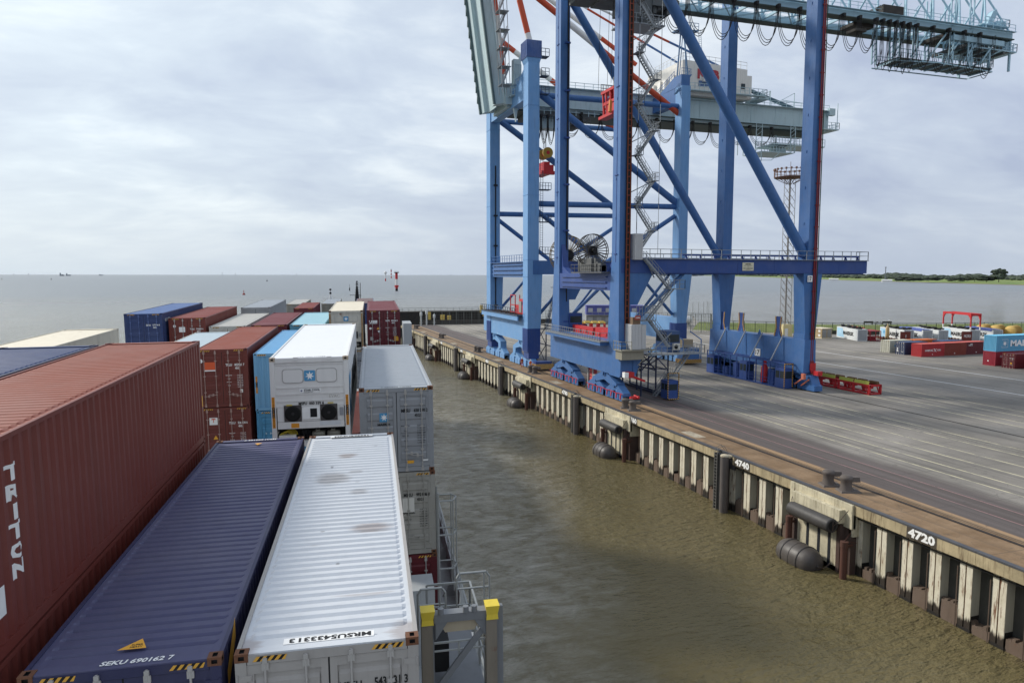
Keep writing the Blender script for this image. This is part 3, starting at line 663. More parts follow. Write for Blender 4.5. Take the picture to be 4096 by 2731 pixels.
# --- far bays
c = container(ship(-12.15, 108, -6.38), 'dirty grey container, left end of the farthest row', P_('aged grey paint', '#8b897f', .6, .2, .4, .1, 83), roof=whroof, lod=1)
c = container(ship(-7.29, 108, -6.40), 'dirty grey container in front of the white mast', P_('aged grey paint', '#8b897f', .6, .2, .4, .1, 83), roof=greyroof, lod=1)
c = container(ship(-9.75, 94.3, -6.11), 'small-looking brown container in front of the farthest row', marA, roof=P_('red brown roof', '#8b433c', .6, .06, .25, .25, 77), lod=1)
c = container(ship(-2.3, 100, -5.95), 'blue container partly hidden behind the maroon one with white initials', royal, roof=P_('dusty roof', '#8a7472', .6, .1, .3), lod=1)

# ------------------------------------------------------------------ own ship: hull, cell guide frame, far masts
hullp = P_('pale grey ship paint', '#9fa3a5', .5, .10, .3, .12, 91); deckp = P_('grey deck paint', '#a2a6a8', .6, .08, .3, .1, 93)
o = thing('container_ship', 'grey hull of the loaded ship under the container stacks, with rails along its edge', 'ship', mat4=SHIP)
mb = MB(); HX = 2.95; DKZ = -13.1
outl = [(HX - .15, -12), (HX, 20), (HX, 60), (HX - .3, 80), (HX - 3.2, 104), (-8, 126), (-14, 132), (-20, 126), (-26, 104), (-31, 80), (-31.5, 60), (-31.5, -12)]
mb.prism(outl, 'z', -24.5, DKZ); ob('hull', mb.mesh('hull', hullp), o)
mb = MB()
for (a, b) in zip(outl[:7], outl[1:8]): mb.beam((a[0] - .06, a[1], DKZ + .45), (b[0] - .06, b[1], DKZ + .45), .1, .9)
for k in range(26): yy = -6 + k * 3.3; mb.prism([(HX - .1, DKZ), (HX - .6, DKZ), (HX - .1, DKZ + .8)], 'y', yy, yy + .05)
ob('bulwark', mb.mesh('bulwark', hullp), o)
mb = MB(); mb.rail([(HX - .1, -10, DKZ + .9), (HX - .1, 40, DKZ + .9)], .6, 1.5, .03); mb.rail([(2.05, -10, DKZ), (2.05, 20, DKZ)], 1.1, 1.5, .03); ob('railing', mb.mesh('railing', GALV), o)
mb = MB(); mb.box(-31, 1.95, 5, 90, DKZ, DKZ + .05); mb.box(2.1, 2.7, 52, 54.4, DKZ, DKZ + 8.5); mb.box(2.0, 2.8, 20.2, 20.6, DKZ, DKZ + 1.9); mb.prism([(2.3, DKZ), (HX - .1, DKZ), (2.4, DKZ + 3.5)], 'y', 21.0, 21.2)
mb.box(-31, 1.7, 22.2, 23.4, DKZ, -10.5); mb.box(-31, 1.7, 50.2, 52.8, DKZ, -9.6); ob('superstructure', mb.mesh('superstructure', deckp), o)
mb = MB()
for z in (-10.6, -9.4, -8.2):
    mb.path([(2.0, 24.6, z), (2.5, 24.6, z), (2.65, 24.3, z), (2.5, 23.9, z), (2.0, 23.9, z)], .03, 5)
for x_, y_ in ((2.5, 24.6), (2.65, 24.3), (2.5, 23.9)): mb.tube((x_, y_, -11.4), (x_, y_, -8.2), .025, 5)
mb.tube((2.0, 24.6, -13), (2.0, 24.6, -7.9), .035, 5); mb.tube((2.0, 23.9, -13), (2.0, 23.9, -7.9), .035, 5)
ob('ladder_cage', mb.mesh('ladder_cage', GALV), o)

o = thing('cell_guide_frame', 'steel frame with two yellow funnel tops beside the nearest white roof', 'steel frame', mat4=SHIP)
post = P_('rust streaked post paint', '#7c7468', .7, .35, .6, .1, 95); yg = P_('chipped yellow paint', '#d8bf3a', .5, .12, .3, .05, 97)
FY = 11.3
for x in (.74, 1.80):
    mb = MB(); mb.box(x - .11, x + .07, FY - .10, FY + .12, -13.1, -5.72, 0); mb.box(x + .07, x + .19 if x > 1 else x + .1, FY + .02, FY + .12, -13.1, -5.75, 1); ob('post', mb.mesh('post', [post, P_('steel grey paint', '#74777b', .5, .1, .3, .1, 99)]), o)
    s_ = 1
    mb = MB(); mb.tbox((x - .10, x + .08, FY - .11, FY + .1), -5.82, (x - .12, x + .11, FY - .14, FY + .11), -5.66); mb.tbox((x - .11, x + .09, FY - .12, FY + .1), -5.90, (x - .10, x + .08, FY - .11, FY + .1), -5.80)
    ob('funnel_top', mb.mesh('funnel_top', yg), o)
SG = MATS['steel grey paint']
mb = MB(); mb.box(.84, 1.70, FY - .06, FY + .12, -5.90, -5.76); mb.prism([(.86, -5.9), (1.06, -5.9), (.86, -6.2)], 'y', FY - .05, FY + .0); mb.prism([(1.69, -5.9), (1.5, -5.9), (1.69, -6.2)], 'y', FY - .05, FY + .0); mb.beam((.86, FY, -7.1), (1.68, FY, -6.05), .05, .1)
for x in (.95, 1.36, 1.5): mb.tube((x, FY - .04, -5.76), (x, FY - .04, -5.66), .05, 8)
ob('cross_beam', mb.mesh('cross_beam', SG), o)
mb = MB(); mb.prism([(.92, -5.91), (1.64, -5.91), (1.50, -6.10), (1.02, -6.10)], 'y', FY + .0, FY + .03); ob('plate', mb.mesh('plate', P_('pale rusty plate', '#a89c86', .7, .3, .5)), o)
for z in (-7.15, -8.9, -10.8):
    mb = MB(); mb.box(.83, 1.69, FY + .1, FY + 2.0, z - .05, z); mb.box(.86, 1.69, FY - .02, FY + .1, z - .14, z + .02)
    ob('platform', mb.mesh('platform', SG), o)
mb = MB()
for z in (-7.15, -8.9, -10.8): mb.rail([(1.69, FY + .1, z), (1.69, FY + 2.0, z), (.86, FY + 2.0, z)], .95, .5, .018)
mb.rail([(.75, FY + .05, -6.6), (1.75, FY + .05, -6.6)], .3, .35, .015)
for x0, x1, yb in ((.62, 1.1, 12.0), (1.35, 1.95, 12.5)):
    mb.path([(x0, yb, -6.4), (x0, yb, -5.75), (x0 + .06, yb, -5.66), (x1 - .06, yb, -5.66), (x1, yb, -5.75), (x1, yb, -6.4)], .02, 6); mb.path([(x0, yb, -5.95), (x1, yb, -5.95)], .018, 6)
    mb.path([(x1 - .1, yb, -5.66), (x1 - .1, yb, -6.4)], .018, 6)
ob('railing', mb.mesh('railing', GALV), o)
mb = MB(); mb.box(.86, 1.1, FY + .2, FY + .9, -6.9, -6.35); ob('dark_box', mb.mesh('dark_box', DARKM), o)

def mast(name, label, cat, base, H, mat, dark=False):
    o = thing(name, label, cat, loc=base)
    mb = MB(); mb.tbox((-.55, .55, -.5, .5), 0, (-.18, .18, -.18, .18), H * .8); mb.tube((0, 0, H * .8), (0, 0, H), .09, 6); ob('mast_pole', mb.mesh('mast_pole', mat), o)
    mb = MB()
    if dark:
        for k in range(9): z = H * (.35 + k * .07); mb.beam((-.5 + .02 * k, 0, z), (.7 - .03 * k, 0, z), .07, .07)
        mb.tube((.75, 0, H * .1), (.75, 0, H * .93), .07, 5); mb.beam((-1.6, 0, H * .42), (1.0, 0, H * .40), .1, .1); mb.tube((-1.6, 0, H * .6), (-1.6, 0, H * .72), .12, 6); mb.tube((-1.6, 0, H * .7), (-1.6, 0, H * .86), .03, 4)
        mb.box(-2.2, -1.0, -.4, .4, 0, H * .12); mb.tbox((-.9, 1.9, -.5, .5), 0, (.1, .8, -.3, .3), H * .22); mb.beam((.7, 0, H * .2), (2.6, 0, H * .05), .2, .2)
    else:
        mb.box(-.8, 1.0, -.5, .5, H * .34, H * .36); mb.box(-1.3, .9, -.25, .25, H * .62, H * .645); mb.tube((-1.2, 0, H * .62), (-1.2, 0, H * .74), .12, 6)
        mb.rail([(-.8, -.5, H * .36), (1.0, -.5, H * .36)], .8, .6, .03); mb.rail([(-1.3, -.25, H * .645), (.9, -.25, H * .645)], .5, .6, .03)
    ob('crosstree', mb.mesh('crosstree', mat), o)
    mb = MB(); mb.tube((0, -.12, H * .84), (0, -.12, H * .9), .2, 8); mb.tube((0, -.12, H * .95), (0, -.12, H * 1.0), .2, 8); ob('lamp', mb.mesh('lamp', DARKM), o)
mast('ship_mast', 'white mast with a small platform rising behind the farthest containers', 'mast', (11.1, 150, 12.2), 14.6 - 7.9, P_('white mast paint', '#dfe0e0', .5, .02, .1))
mast('ship_mast', 'tall dark mast with crosstrees behind the cream-roofed reefer', 'mast', (18.0, 165, 14.9), 5.4 + 0.0, DARKM, True)

# ------------------------------------------------------------------ water
t = NT('river water'); t.b.inputs['IOR'].default_value = 1.33
a = t.noise(.045, 4, .55, dist=.6)
b = t.noise(2.1, 3, .6, sc=(.45, 1.0, 1), dist=.2); b2 = t.noise(.7, 3, .6, sc=(.5, 1.0, 1), loc=(7, 3, 0)); c3 = t.noise(6.5, 3, .6, sc=(.55, 1.0, 1))
hgt = t.math('ADD', t.math('ADD', t.math('MULTIPLY', b, .5), t.math('MULTIPLY', b2, .5)), t.math('MULTIPLY', c3, .13)); hgt = t.math('MULTIPLY', hgt, t.math('ADD', t.math('MULTIPLY', t.ramp(a, .3, .7), .8), .5))
t.bump(hgt, 1.0, .9)
sx = t.n('ShaderNodeSeparateXYZ'); t.l(t.tc.outputs['Object'], sx.inputs[0])
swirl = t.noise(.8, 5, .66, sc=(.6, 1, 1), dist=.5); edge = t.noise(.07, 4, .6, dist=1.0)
# silty prop wash and painted-in bright sky sheen along the ship's side (a band between the hull and the fairway)
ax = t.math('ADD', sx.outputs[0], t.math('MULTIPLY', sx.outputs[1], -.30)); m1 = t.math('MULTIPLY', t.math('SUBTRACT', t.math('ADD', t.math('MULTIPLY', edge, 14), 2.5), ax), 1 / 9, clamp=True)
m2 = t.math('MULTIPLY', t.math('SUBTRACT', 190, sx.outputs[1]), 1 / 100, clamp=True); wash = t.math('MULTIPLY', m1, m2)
base = t.mix(t.ramp(t.noise(.02, 4, .6, dist=1.5), .35, .7), (0.125, 0.102, 0.046, 1), (0.175, 0.146, 0.078, 1))
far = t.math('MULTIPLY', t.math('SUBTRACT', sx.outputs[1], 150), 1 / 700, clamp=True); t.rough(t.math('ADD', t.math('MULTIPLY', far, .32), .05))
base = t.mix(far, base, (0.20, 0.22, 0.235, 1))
wash_sheen = t.mix(t.ramp(swirl, .38, .68), (0.165, 0.148, 0.10, 1), (0.36, 0.345, 0.29, 1))
t.col(t.mix(wash, base, wash_sheen))
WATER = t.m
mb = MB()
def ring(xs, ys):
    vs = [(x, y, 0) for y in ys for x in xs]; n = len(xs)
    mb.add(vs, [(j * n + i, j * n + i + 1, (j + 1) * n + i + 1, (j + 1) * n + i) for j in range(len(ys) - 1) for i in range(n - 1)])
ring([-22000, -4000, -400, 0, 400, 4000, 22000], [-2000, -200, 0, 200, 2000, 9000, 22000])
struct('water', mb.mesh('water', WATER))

# ------------------------------------------------------------------ quay pavement
t = NT('quay pavement')
sx = t.n('ShaderNodeSeparateXYZ'); t.l(t.tc.outputs['Object'], sx.inputs[0]); X = sx.outputs[0]
def stepx(x0, wd=.15, wob=0.0):
    v = X
    return t.math('MULTIPLY', t.math('SUBTRACT', v, x0 - wd / 2), 1 / wd, clamp=True)
big = t.noise(.06, 6, .6); streak = t.noise(.9, 6, .6, sc=(1, .03, 1)); fine = t.noise(6, 6, .7); bl = t.noise(.35, 7, .7); st2 = t.noise(2.2, 6, .65, sc=(1, .045, 1), loc=(5, 3, 0))
conc = t.mix(t.ramp(bl, .32, .68), lin('#6e563b'), lin('#937a5e')); conc = t.mix(t.math('MULTIPLY', t.ramp(streak, .5, .75), .5), conc, lin('#453424'))
dark = t.mix(t.ramp(streak, .35, .7), lin('#4f4642'), lin('#655d5a')); grey = t.mix(t.ramp(big, .35, .68), lin('#746f67'), lin('#979189'))
grey = t.mix(t.math('MULTIPLY', t.ramp(st2, .52, .72), .45), grey, lin('#4d4a46')); grey = t.mix(t.math('MULTIPLY', t.ramp(bl, .56, .7), .35), grey, lin('#5a5854'))
tan = t.mix(streak, lin('#8a6a4a'), lin('#a98f6e'))
Xw = t.math('ADD', X, t.math('MULTIPLY', t.math('SUBTRACT', big, .5), 3.0))
c = t.mix(stepx(43.55), conc, tan); c = t.mix(stepx(44.25), c, dark)
f = t.math('MULTIPLY', t.math('SUBTRACT', Xw, 49.6), 1 / 1.6, clamp=True); c = t.mix(f, c, grey)
c = t.mix(t.math('MULTIPLY', t.ramp(fine, .5, .85), .25), c, lin('#3a3835'))
Y_ = sx.outputs[1]
def joint(v, step, wd): f_ = t.math('FRACT', t.math('MULTIPLY', v, 1 / step)); return t.math('LESS_THAN', f_, wd / step)
jn = t.math('MAXIMUM', t.math('MULTIPLY', joint(Y_, 7.6, .07), t.math('LESS_THAN', X, 66)), joint(X, 15.2, .07)); c = t.mix(t.math('MULTIPLY', jn, .45), c, lin('#3a3733'))
oil = t.noise(.9, 5, .6, loc=(3, 9, 0)); c = t.mix(t.math('MULTIPLY', t.ramp(oil, .64, .70), .4), c, lin('#3b3936'))
tm = t.noise(1.6, 2, .5, sc=(1, .02, 1), dist=.5, loc=(11, 2, 0)); c = t.mix(t.math('MULTIPLY', t.ramp(tm, .58, .63), .35), c, lin('#45423f'))
tm2 = t.noise(.16, 2, .4, dist=3.0, loc=(2, 5, 0)); rg = t.math('ABSOLUTE', t.math('SUBTRACT', tm2, .5)); c = t.mix(t.math('MULTIPLY', t.math('LESS_THAN', rg, .0035), .3), c, lin('#3f3d3a'))
t.col(c); t.rough(.8); t.bump(fine, .2, .01); t.b.inputs['Specular IOR Level'].default_value = .4
PAVE = t.m
mb = MB(); land = [(39.75, -90), (39.75, 234.5), (60, 234.5), (90, 233), (110, 245), (150, 285), (158, 250), (121, 184), (142, 166.5), (163, 157), (202, 150), (262, 141), (400, 122), (400, -90)]
mb.add([(x, y, DZ) for x, y in land], [tuple(range(len(land)))]); struct('quay_pavement', mb.mesh('quay_pavement', PAVE))
mb = MB(); k = len(land)
mb.add([(x, y, z) for z in (-3, DZ - .02) for x, y in ((40.9, 234.4), (60, 234.4), (90, 232.9), (110, 244.9), (150, 284.9), (158, 249))], [(i, i + 1, 7 + i, 6 + i) for i in range(5)])
struct('quay_edge', mb.mesh('quay_edge', concrete('dark quay concrete', '#4c4a47')))
def worn(name, hexc, lo=.42, hi=.56, base='#6c6b66'):
    t = NT(name); f = t.noise(1.1, 8, .75, sc=(1, .35, 1)); t.col(t.mix(t.ramp(f, lo, hi), lin(base), lin(hexc))); t.rough(.7); return t.m
LW = worn('worn white line', '#dcdddd', .26, .38); LY = worn('worn yellow line', '#cfc6a4', .36, .54); LP = worn('worn pink line', '#a9807c', .34, .48, '#5a504c')
mb = MB(); z = DZ + .004
for x, wd, m in ((46.55, .06, 2), (48.65, .06, 2), (52.65, .12, 1), (54.85, .12, 1), (57.9, .12, 1), (60.9, .12, 1), (64.4, .12, 1), (66.75, .12, 1), (76.8, .13, 1), (79.1, .12, 1), (82.6, .12, 1), (85.5, .13, 1)):
    mb.add([(x - wd * .7, -60, z), (x + wd * .7, -60, z), (x + wd * .7, 228, z), (x - wd / 2, 228, z)], [(0, 1, 2, 3)], m)
for x, wd in ((97.5, .28), (111.1, .28)): mb.add([(x - wd / 2, -60, z), (x + wd / 2, -60, z), (x + wd / 2, 172, z), (x - wd / 2, 172, z)], [(0, 1, 2, 3)], 0)
mb.add([(118, 95, z), (118.2, 95, z), (118.2, 150, z), (118, 150, z)], [(0, 1, 2, 3)], 1)
for y in (201, 209): mb.add([(58, y, z), (66, y + .2, z), (66, y + .4, z), (58, y + .2, z)], [(0, 1, 2, 3)], 0)
struct('road_marking', mb.mesh('road_marking', [LW, LY, LP]))
RAILM = plain('dark rail steel', '#3b332e', .5, .4)
mb = MB()
for x in (42.95, 72.2): mb.box(x - .04, x + .04, -60, 230, DZ + .005, DZ + .02, 0); mb.box(x - .18, x - .06, -60, 230, DZ + .003, DZ + .006, 1); mb.box(x + .06, x + .18, -60, 230, DZ + .003, DZ + .006, 1)
for x in (43.35, 43.62, 65.6, 66.1): mb.box(x - .025, x + .025, -60, 230, DZ + .003, DZ + .007, 1)
mb.box(65.65, 66.05, -60, 230, DZ + .002, DZ + .006, 2); mb.box(71.85, 72.0, -60, 230, DZ + .002, DZ + .006, 2)
struct('crane_rail_track', mb.mesh('crane_rail_track', [RAILM, plain('rail groove', '#221d1a', .8), concrete('rail bed concrete', '#88857c')]))
# metal covers set in the cope
mb = MB()
for y0 in (62.5, 100.5, 131.0, 166, 203): mb.box(40.2, 41.4, y0, y0 + 3.0, DZ + .001, DZ + .008)
struct('quay_cover_plate', mb.mesh('quay_cover_plate', concrete('pale cover', '#a59a86')))

# ------------------------------------------------------------------ quay wall
o = thing('quay_wall', 'long steel and concrete quay wall with white metre numbers on its edge beam', 'quay wall', loc=(39.9, 25, 0))
O = Vector((39.9, 25, 0))
def W_(mb, name, mats, par):
    mb.v = [(v[0] - O.x, v[1] - O.y, v[2] - O.z) for v in mb.v]; return ob(name, mb.mesh(name, mats), par)
def pilemat():
    t = NT('pale pile coating'); oi = t.n('ShaderNodeObjectInfo'); v = t.n('ShaderNodeVectorMath', operation='SCALE'); cb = t.n('ShaderNodeCombineXYZ'); t.l(oi.outputs['Random'], cb.inputs[1]); t.l(oi.outputs['Random'], cb.inputs[0]); t.l(cb.outputs[0], v.inputs[0]); v.inputs['Scale'].default_value = 37.0
    ad = t.n('ShaderNodeVectorMath', operation='ADD'); t.l(t.tc.outputs['Object'], ad.inputs[0]); t.l(v.outputs[0], ad.inputs[1])
    def ns(scale, sc, det=6):
        mp = t.n('ShaderNodeMapping'); mp.inputs['Scale'].default_value = sc; t.l(ad.outputs[0], mp.inputs[0]); x = t.n('ShaderNodeTexNoise'); x.inputs['Scale'].default_value = scale; x.inputs['Detail'].default_value = det; x.inputs['Roughness'].default_value = .65; t.l(mp.outputs[0], x.inputs['Vector']); return x.outputs['Fac']
    st_ = ns(5.5, (1, 1, .13)); bl_ = ns(1.6, (1, 1, .6)); s_ = t.n('ShaderNodeSeparateXYZ'); t.l(t.tc.outputs['Object'], s_.inputs[0])
    c = t.mix(t.ramp(bl_, .35, .65), lin('#c4bca6'), lin('#ddd6c3')); c = t.mix(t.ramp(st_, .55, .66), c, lin('#6b4024')); c = t.mix(t.math('MULTIPLY', t.ramp(bl_, .55, .7), .5), c, lin('#8d8774'))
    low = t.math('SUBTRACT', 1.55, t.math('ADD', s_.outputs[2], t.math('MULTIPLY', st_, 1.3))); low = t.math('MULTIPLY', low, 4.0, clamp=True)
    c = t.mix(low, c, lin('#2c241c')); t.col(c); t.rough(.75); t.bump(bl_, .2, .02); MATS['pale pile coating'] = t.m; return t.m
cope = concrete('stained cope concrete', '#ab9c7c', '#4a3018', .85); pilem = pilemat(); darkc = concrete('black tidal growth', '#1f1b18', '#0f0d0b'); steelb = P_('dark steel edge', '#45464a', .5, .15, .3)
mods = [44.0 + 34.35 * k for k in range(-1, 6)]; piles = [55.8 + 34.3 * k for k in range(-1, 6)]
gaps = [(p - .6, p + 1.55) for p in piles]
mb = MB(); y = -60.0; segs = []
cuts = sorted([-60.0] + [v for g in gaps for v in g] + [234.5])
for a, b in zip(cuts[::2], cuts[1::2]): segs.append((a, b))
for a, b in segs:
    L = b - a; n = max(1, round(L / 8.2))
    for i in range(n):
        p, q_ = a + L * i / n + .012, a + L * (i + 1) / n - .012; mb.box(39.42, 39.78, p, q_, 4.55, DZ - .10, 0); mb.box(39.40, 39.78, p, q_, DZ - .10, DZ + .015, 1)
for a, b in gaps: mb.box(39.66, 39.80, a, b, 4.0, DZ + .01, 1)
W_(mb, 'edge_beam', [cope, steelb], o)
mb = MB(); mb.box(40.72, 40.9, -60, 234.4, -2, 4.9, 0); mb.box(39.95, 40.72, -60, 234.4, 4.30, 4.70, 1); mb.tube((39.75, -60, 4.28), (39.75, 234, 4.28), .05, 6, m=1)
W_(mb, 'back_wall', [P_('shaded steel infill', '#4a4a46', .8, .25, .5), DARKM], o)
rnd = random.Random(5); PIT = 2.165
mb = MB(); y = 10.0; first = None; npile = 0
def pile_geo(mb):
    mb.box(0, .06, -.43, -.04, 1.0, 4.32, 0); mb.box(0, .06, .05, .43, 1.0, 4.32, 0); mb.box(.06, .84, -.36, .38, 1.0, 4.32, 1)
    mb.box(.003, .07, -.425, -.035, .2, 1.0, 0); mb.box(.003, .07, .055, .425, .2, 1.0, 0); mb.box(-.01, .07, -.46, .46, -1.5, .2, 2); mb.box(.07, .84, -.37, .39, -1.5, 1.0, 2)
    mb.box(.045, .075, -.04, .05, 1.0, 4.32, 3)
pm = MB(); pile_geo(pm); piles_me = [pm.mesh('pile', [pilem, P_('grey coating side', '#b0ad9f', .7, .1, .4), darkc, P_('rust run', '#6d4a2e', .8, .5, .5)])]
yy = 25.55
extra = MB()
while yy < 234:
    if not any(m - 3.1 < yy < m + 2.6 for m in mods):
        if npile < 97: ob('pile', piles_me[0], o, Matrix.Translation((39.93 - O.x, yy - O.y, 0))); npile += 1
        if yy < 120:
            hgt = .55 + rnd.random() * .75
            extra.tbox((39.98, 40.7, yy + .45, yy + PIT - .45), -1.5, (40.02, 40.7, yy + .5, yy + PIT - .5), hgt, 0)
            for k in range(4):
                a = yy + .5 + rnd.random() * 1.1; h2 = hgt + rnd.random() * .25; extra.tbox((39.9 + rnd.random() * .3, 40.6, a, a + .35), -1, (40.1, 40.5, a + .05, a + .25), h2, 0)
            extra.tube((39.86, yy + .52, -.5), (39.86, yy + .52, 3.9), .035, 5, m=0)
    yy += PIT
W_(extra, 'tidal_ledge', [P_('rusty tidal ledge', '#66564a', .85, .3, .6)], o)
NUM = [(34.9, '4720'), (54.4 - .6, '4740'), (74.6, '4760'), (95.2, '4780'), (113.6, '4800'), (134.9, '4820'), (155, '4840'), (175, '4860'), (195, '4880'), (14, '4700')]
for yn, tx in NUM:
    mb = MB(); quad_on(mb, 'left', (39.412, yn, 4.93), 2.3, .74); W_(mb, 'number_ground', [P_('black number ground', '#453d33', .7, .05, .3)], o)
    text(tx, 'left', (39.405 - O.x, yn - O.y, 4.96 - O.z), 2.05, .62, WHT, o, 'number', bold=.045)
conb = concrete('fender block concrete', '#c4bba1', '#5d4f36', .6)
strip = plain('dark fender strip', '#22252b', .6); brownp = P_('rusty brown pile', '#54352b', .7, .3, .4, .1, 103)
for i, m in enumerate(mods):
    mb = MB(); mb.tbox((38.75, 39.42, m - 2.7, m + 2.4), 3.75, (38.75, 39.42, m - 2.7, m + 2.4), 4.75, 0); mb.box(39.25, 39.6, m - 3.4, m + 3.2, 3.5, 5.28, 0); mb.box(39.4, 40.9, m - 3.4, m - 3.0, 2.9, 5.0, 0)
    W_(mb, 'fender_block', [conb], o)
    mb = MB(); mb.box(39.0, 39.35, m - 2.25, m + 1.9, -1.5, 3.75, 0)
    for a in (-1.55, -.45, .75): mb.box(38.97, 39.0, m + a - .13, m + a + .13, -1.5, 3.75, 1)
    mb.box(38.98, 39.4, m + 1.9, m + 2.5, -1.5, 3.6, 2); mb.box(38.98, 39.4, m - 2.6, m - 2.25, -1.5, 3.6, 2); mb.box(39.4, 40.8, m - 3.2, m - 2.6, -1.5, 3.4, 2); mb.box(39.0, 39.35, m - 2.25, m + 1.9, -1.5, .35, 3)
    W_(mb, 'fender_panel', [conb, strip, P_('brown steel frame', '#4b3a34', .7, .3, .4), darkc], o)
for i, m in enumerate(mods[:]):
    far = ['outside the frame', 'largest in view', 'second largest in view', 'near the two workers', 'fourth from the foreground', 'second from the far end', 'at the far end'][i]
    t_ = thing('hanging_fender', 'black tube fender chained to the quay wall, ' + far, 'fender', loc=(38.3, m - .35, 3.6), group='hanging tube fenders along the quay')
    mb = MB(); mb.lathe([(.36, -2.2), (.50, -2.22), (.53, -2.1), (.53, 0), (.53, 2.1), (.50, 2.22), (.36, 2.2)], (0, 0, 0), 'y', 16); mb.lathe([(.35, -2.23), (.35, -1.9)], (0, 0, 0), 'y', 16, 1); ob('tube', mb.mesh('tube', [P_('grey rubber', '#3d3b3a', .55, 0, .3, .2), DARKM]), t_)
    for s_ in (-1, 1):
        mb = MB()
        pts = [Vector((0, s_ * 2.2, -.1)), Vector((.35, s_ * 2.6, .55)), Vector((.82, s_ * 2.85, 1.3))]
        for k in range(16):
            a = k / 16 * 2; p = pts[int(a)].lerp(pts[int(a) + 1], a % 1); a = (k + .9) / 16 * 2; q_ = pts[min(int(a), 1)].lerp(pts[min(int(a), 1) + 1], a - min(int(a), 1)); mb.beam(p, q_, .06 if k % 2 else .02, .02 if k % 2 else .06)
        mb.beam((0, s_ * 2.25, -.35), (0, s_ * 2.25, .3), .05, .05); ob('chain', mb.mesh('chain', P_('rusty chain', '#54473f', .8, .4, .3)), t_)
    t_ = thing('floating_fender', 'fat black fender floating at the wall foot, ' + far, 'fender', loc=(37.7 + .02 * i, m + .1 - (.25 if i == 4 else 0), .35), group='floating fenders along the quay')
    mb = MB(); R_ = 1.08; prof = [(.08, -1.95), (.5, -1.9), (.85, -1.65), (R_ - .05, -1.25), (R_ + .02, -.4), (R_ + .02, .4), (R_ - .05, 1.25), (.85, 1.65), (.5, 1.9), (.08, 1.95)]
    mb.lathe(prof, (0, 0, 0), 'y', 24); [mb.lathe([(R_ - .02, q_), (R_ + .05, q_ + .03), (R_ + .05, q_ + .09), (R_ - .02, q_ + .12)], (0, 0, 0), 'y', 24) for q_ in (-.9, -.05, .8)]; mb.tube((0, -1.95, 0), (0, -2.1, 0), .1, 8); ob('body', mb.mesh('body', P_('worn fender rubber', '#47423f', .45, .05, .5, .35)), t_)
    mb = MB(); mb.path([(0, -2.08, 0), (.4, -2.2, -.1), (.9, -2.3, .3)], .03); ob('chain', mb.mesh('chain', MATS['rusty chain']), t_)
    for s_, nm in ((-1, 'right'), (1, 'left')):
        t_ = thing('steel_pile', 'short rusty brown pile just %s of the tube fender %s' % (nm, far), 'pile', loc=(38.55, m + (2.35 if s_ > 0 else -3.5), 0), group='rusty guide piles at the fenders')
        mb = MB(); mb.tube((0, 0, -2), (0, 0, 2.35), .25, 12); mb.tube((0, 0, 2.35), (0, 0, 2.75), .28, 12); ob('shaft', mb.mesh('shaft', brownp), t_)
        mb = MB(); mb.beam((0, 0, 2.3), (1.0, -.25 * s_, 2.3), .12, .16); mb.beam((0, 0, 2.75), (1.1, -.4 * s_, 3.3), .05, .05); mb.beam((.2, .1, 2.7), (1.1, 0, 2.5), .05, .05); ob('bracket', mb.mesh('bracket', brownp), t_)
for i, p in enumerate(piles):
    nm = ['in the foreground', 'tallest in view', 'second tallest in view', 'third along the wall', 'fourth along the wall', 'fifth along the wall', 'farthest along the wall'][i]
    t_ = thing('mooring_pile', 'thick grey tube pile with pale cap, ' + nm, 'pile', loc=(39.0, p, 0), group='tube piles along the quay')
    mb = MB(); mb.tube((0, 0, -3), (0, 0, 5.3), .38, 20, cap=False); ob('shaft', mb.mesh('shaft', P_('dusty grey pile paint', '#5a5452', .6, .14, .4, .2, 105)), t_)
    mb = MB(); mb.lathe([(.40, 5.22), (.40, 5.32), (.34, 5.38), (.05, 5.42)], (0, 0, 0), 'z', 20); mb.box(.2, .75, -.3, .3, 5.1, 5.3); ob('cap', mb.mesh('cap', concrete('pale pile cap', '#bdb29a')), t_)
    t_ = thing('quay_ladder', 'black quay ladder beside the thick pile ' + nm, 'ladder', loc=(38.85, p + .98, 0), group='ladders along the quay')
    mb = MB()
    for s_ in (0, .42): mb.beam((0, s_, -1), (0, s_, 5.3), .05, .05)
    for k in range(21): mb.beam((0, 0, -.9 + k * .3), (0, .42, -.9 + k * .3), .035, .035)
    ob('rungs', mb.mesh('rungs', plain('ladder steel', '#7a7874', .6, .3)), t_)
    mb = MB(); mb.box(.10, .80, -.42, .55, -1, 5.25); ob('backing', mb.mesh('backing', DARKM), t_)
    mb = MB()
    for s_ in (0, .42): mb.path([(0, s_, 5.2), (.1, s_, 5.75), (.7, s_, 5.95), (1.1, s_, 5.42)], .025, 6)
    ob('handrail', mb.mesh('handrail', plain('ladder steel', '#7a7874', .6, .3)), t_)
boll = P_('weathered bollard iron', '#5a524d', .7, .16, .5, .25, 107)
def bollard_me():
    mb = MB(); mb.lathe([(.5, .05), (.46, .2), (.40, .5), (.40, .8), (.47, .95), (.48, 1.08), (.38, 1.2), (.1, 1.25)], (0, 0, 0), 'z', 16); mb.tbox((-.1, .95, -.3, .3), .78, (-.05, .9, -.24, .24), 1.14); mb.tbox((-.6, 1.0, -.6, .6), 0, (-.52, .85, -.5, .5), .14); mb.tbox((.2, .6, -.1, .1), .1, (.15, .3, -.08, .08), .5); return mb.mesh('bollard', boll)
bme = bollard_me()
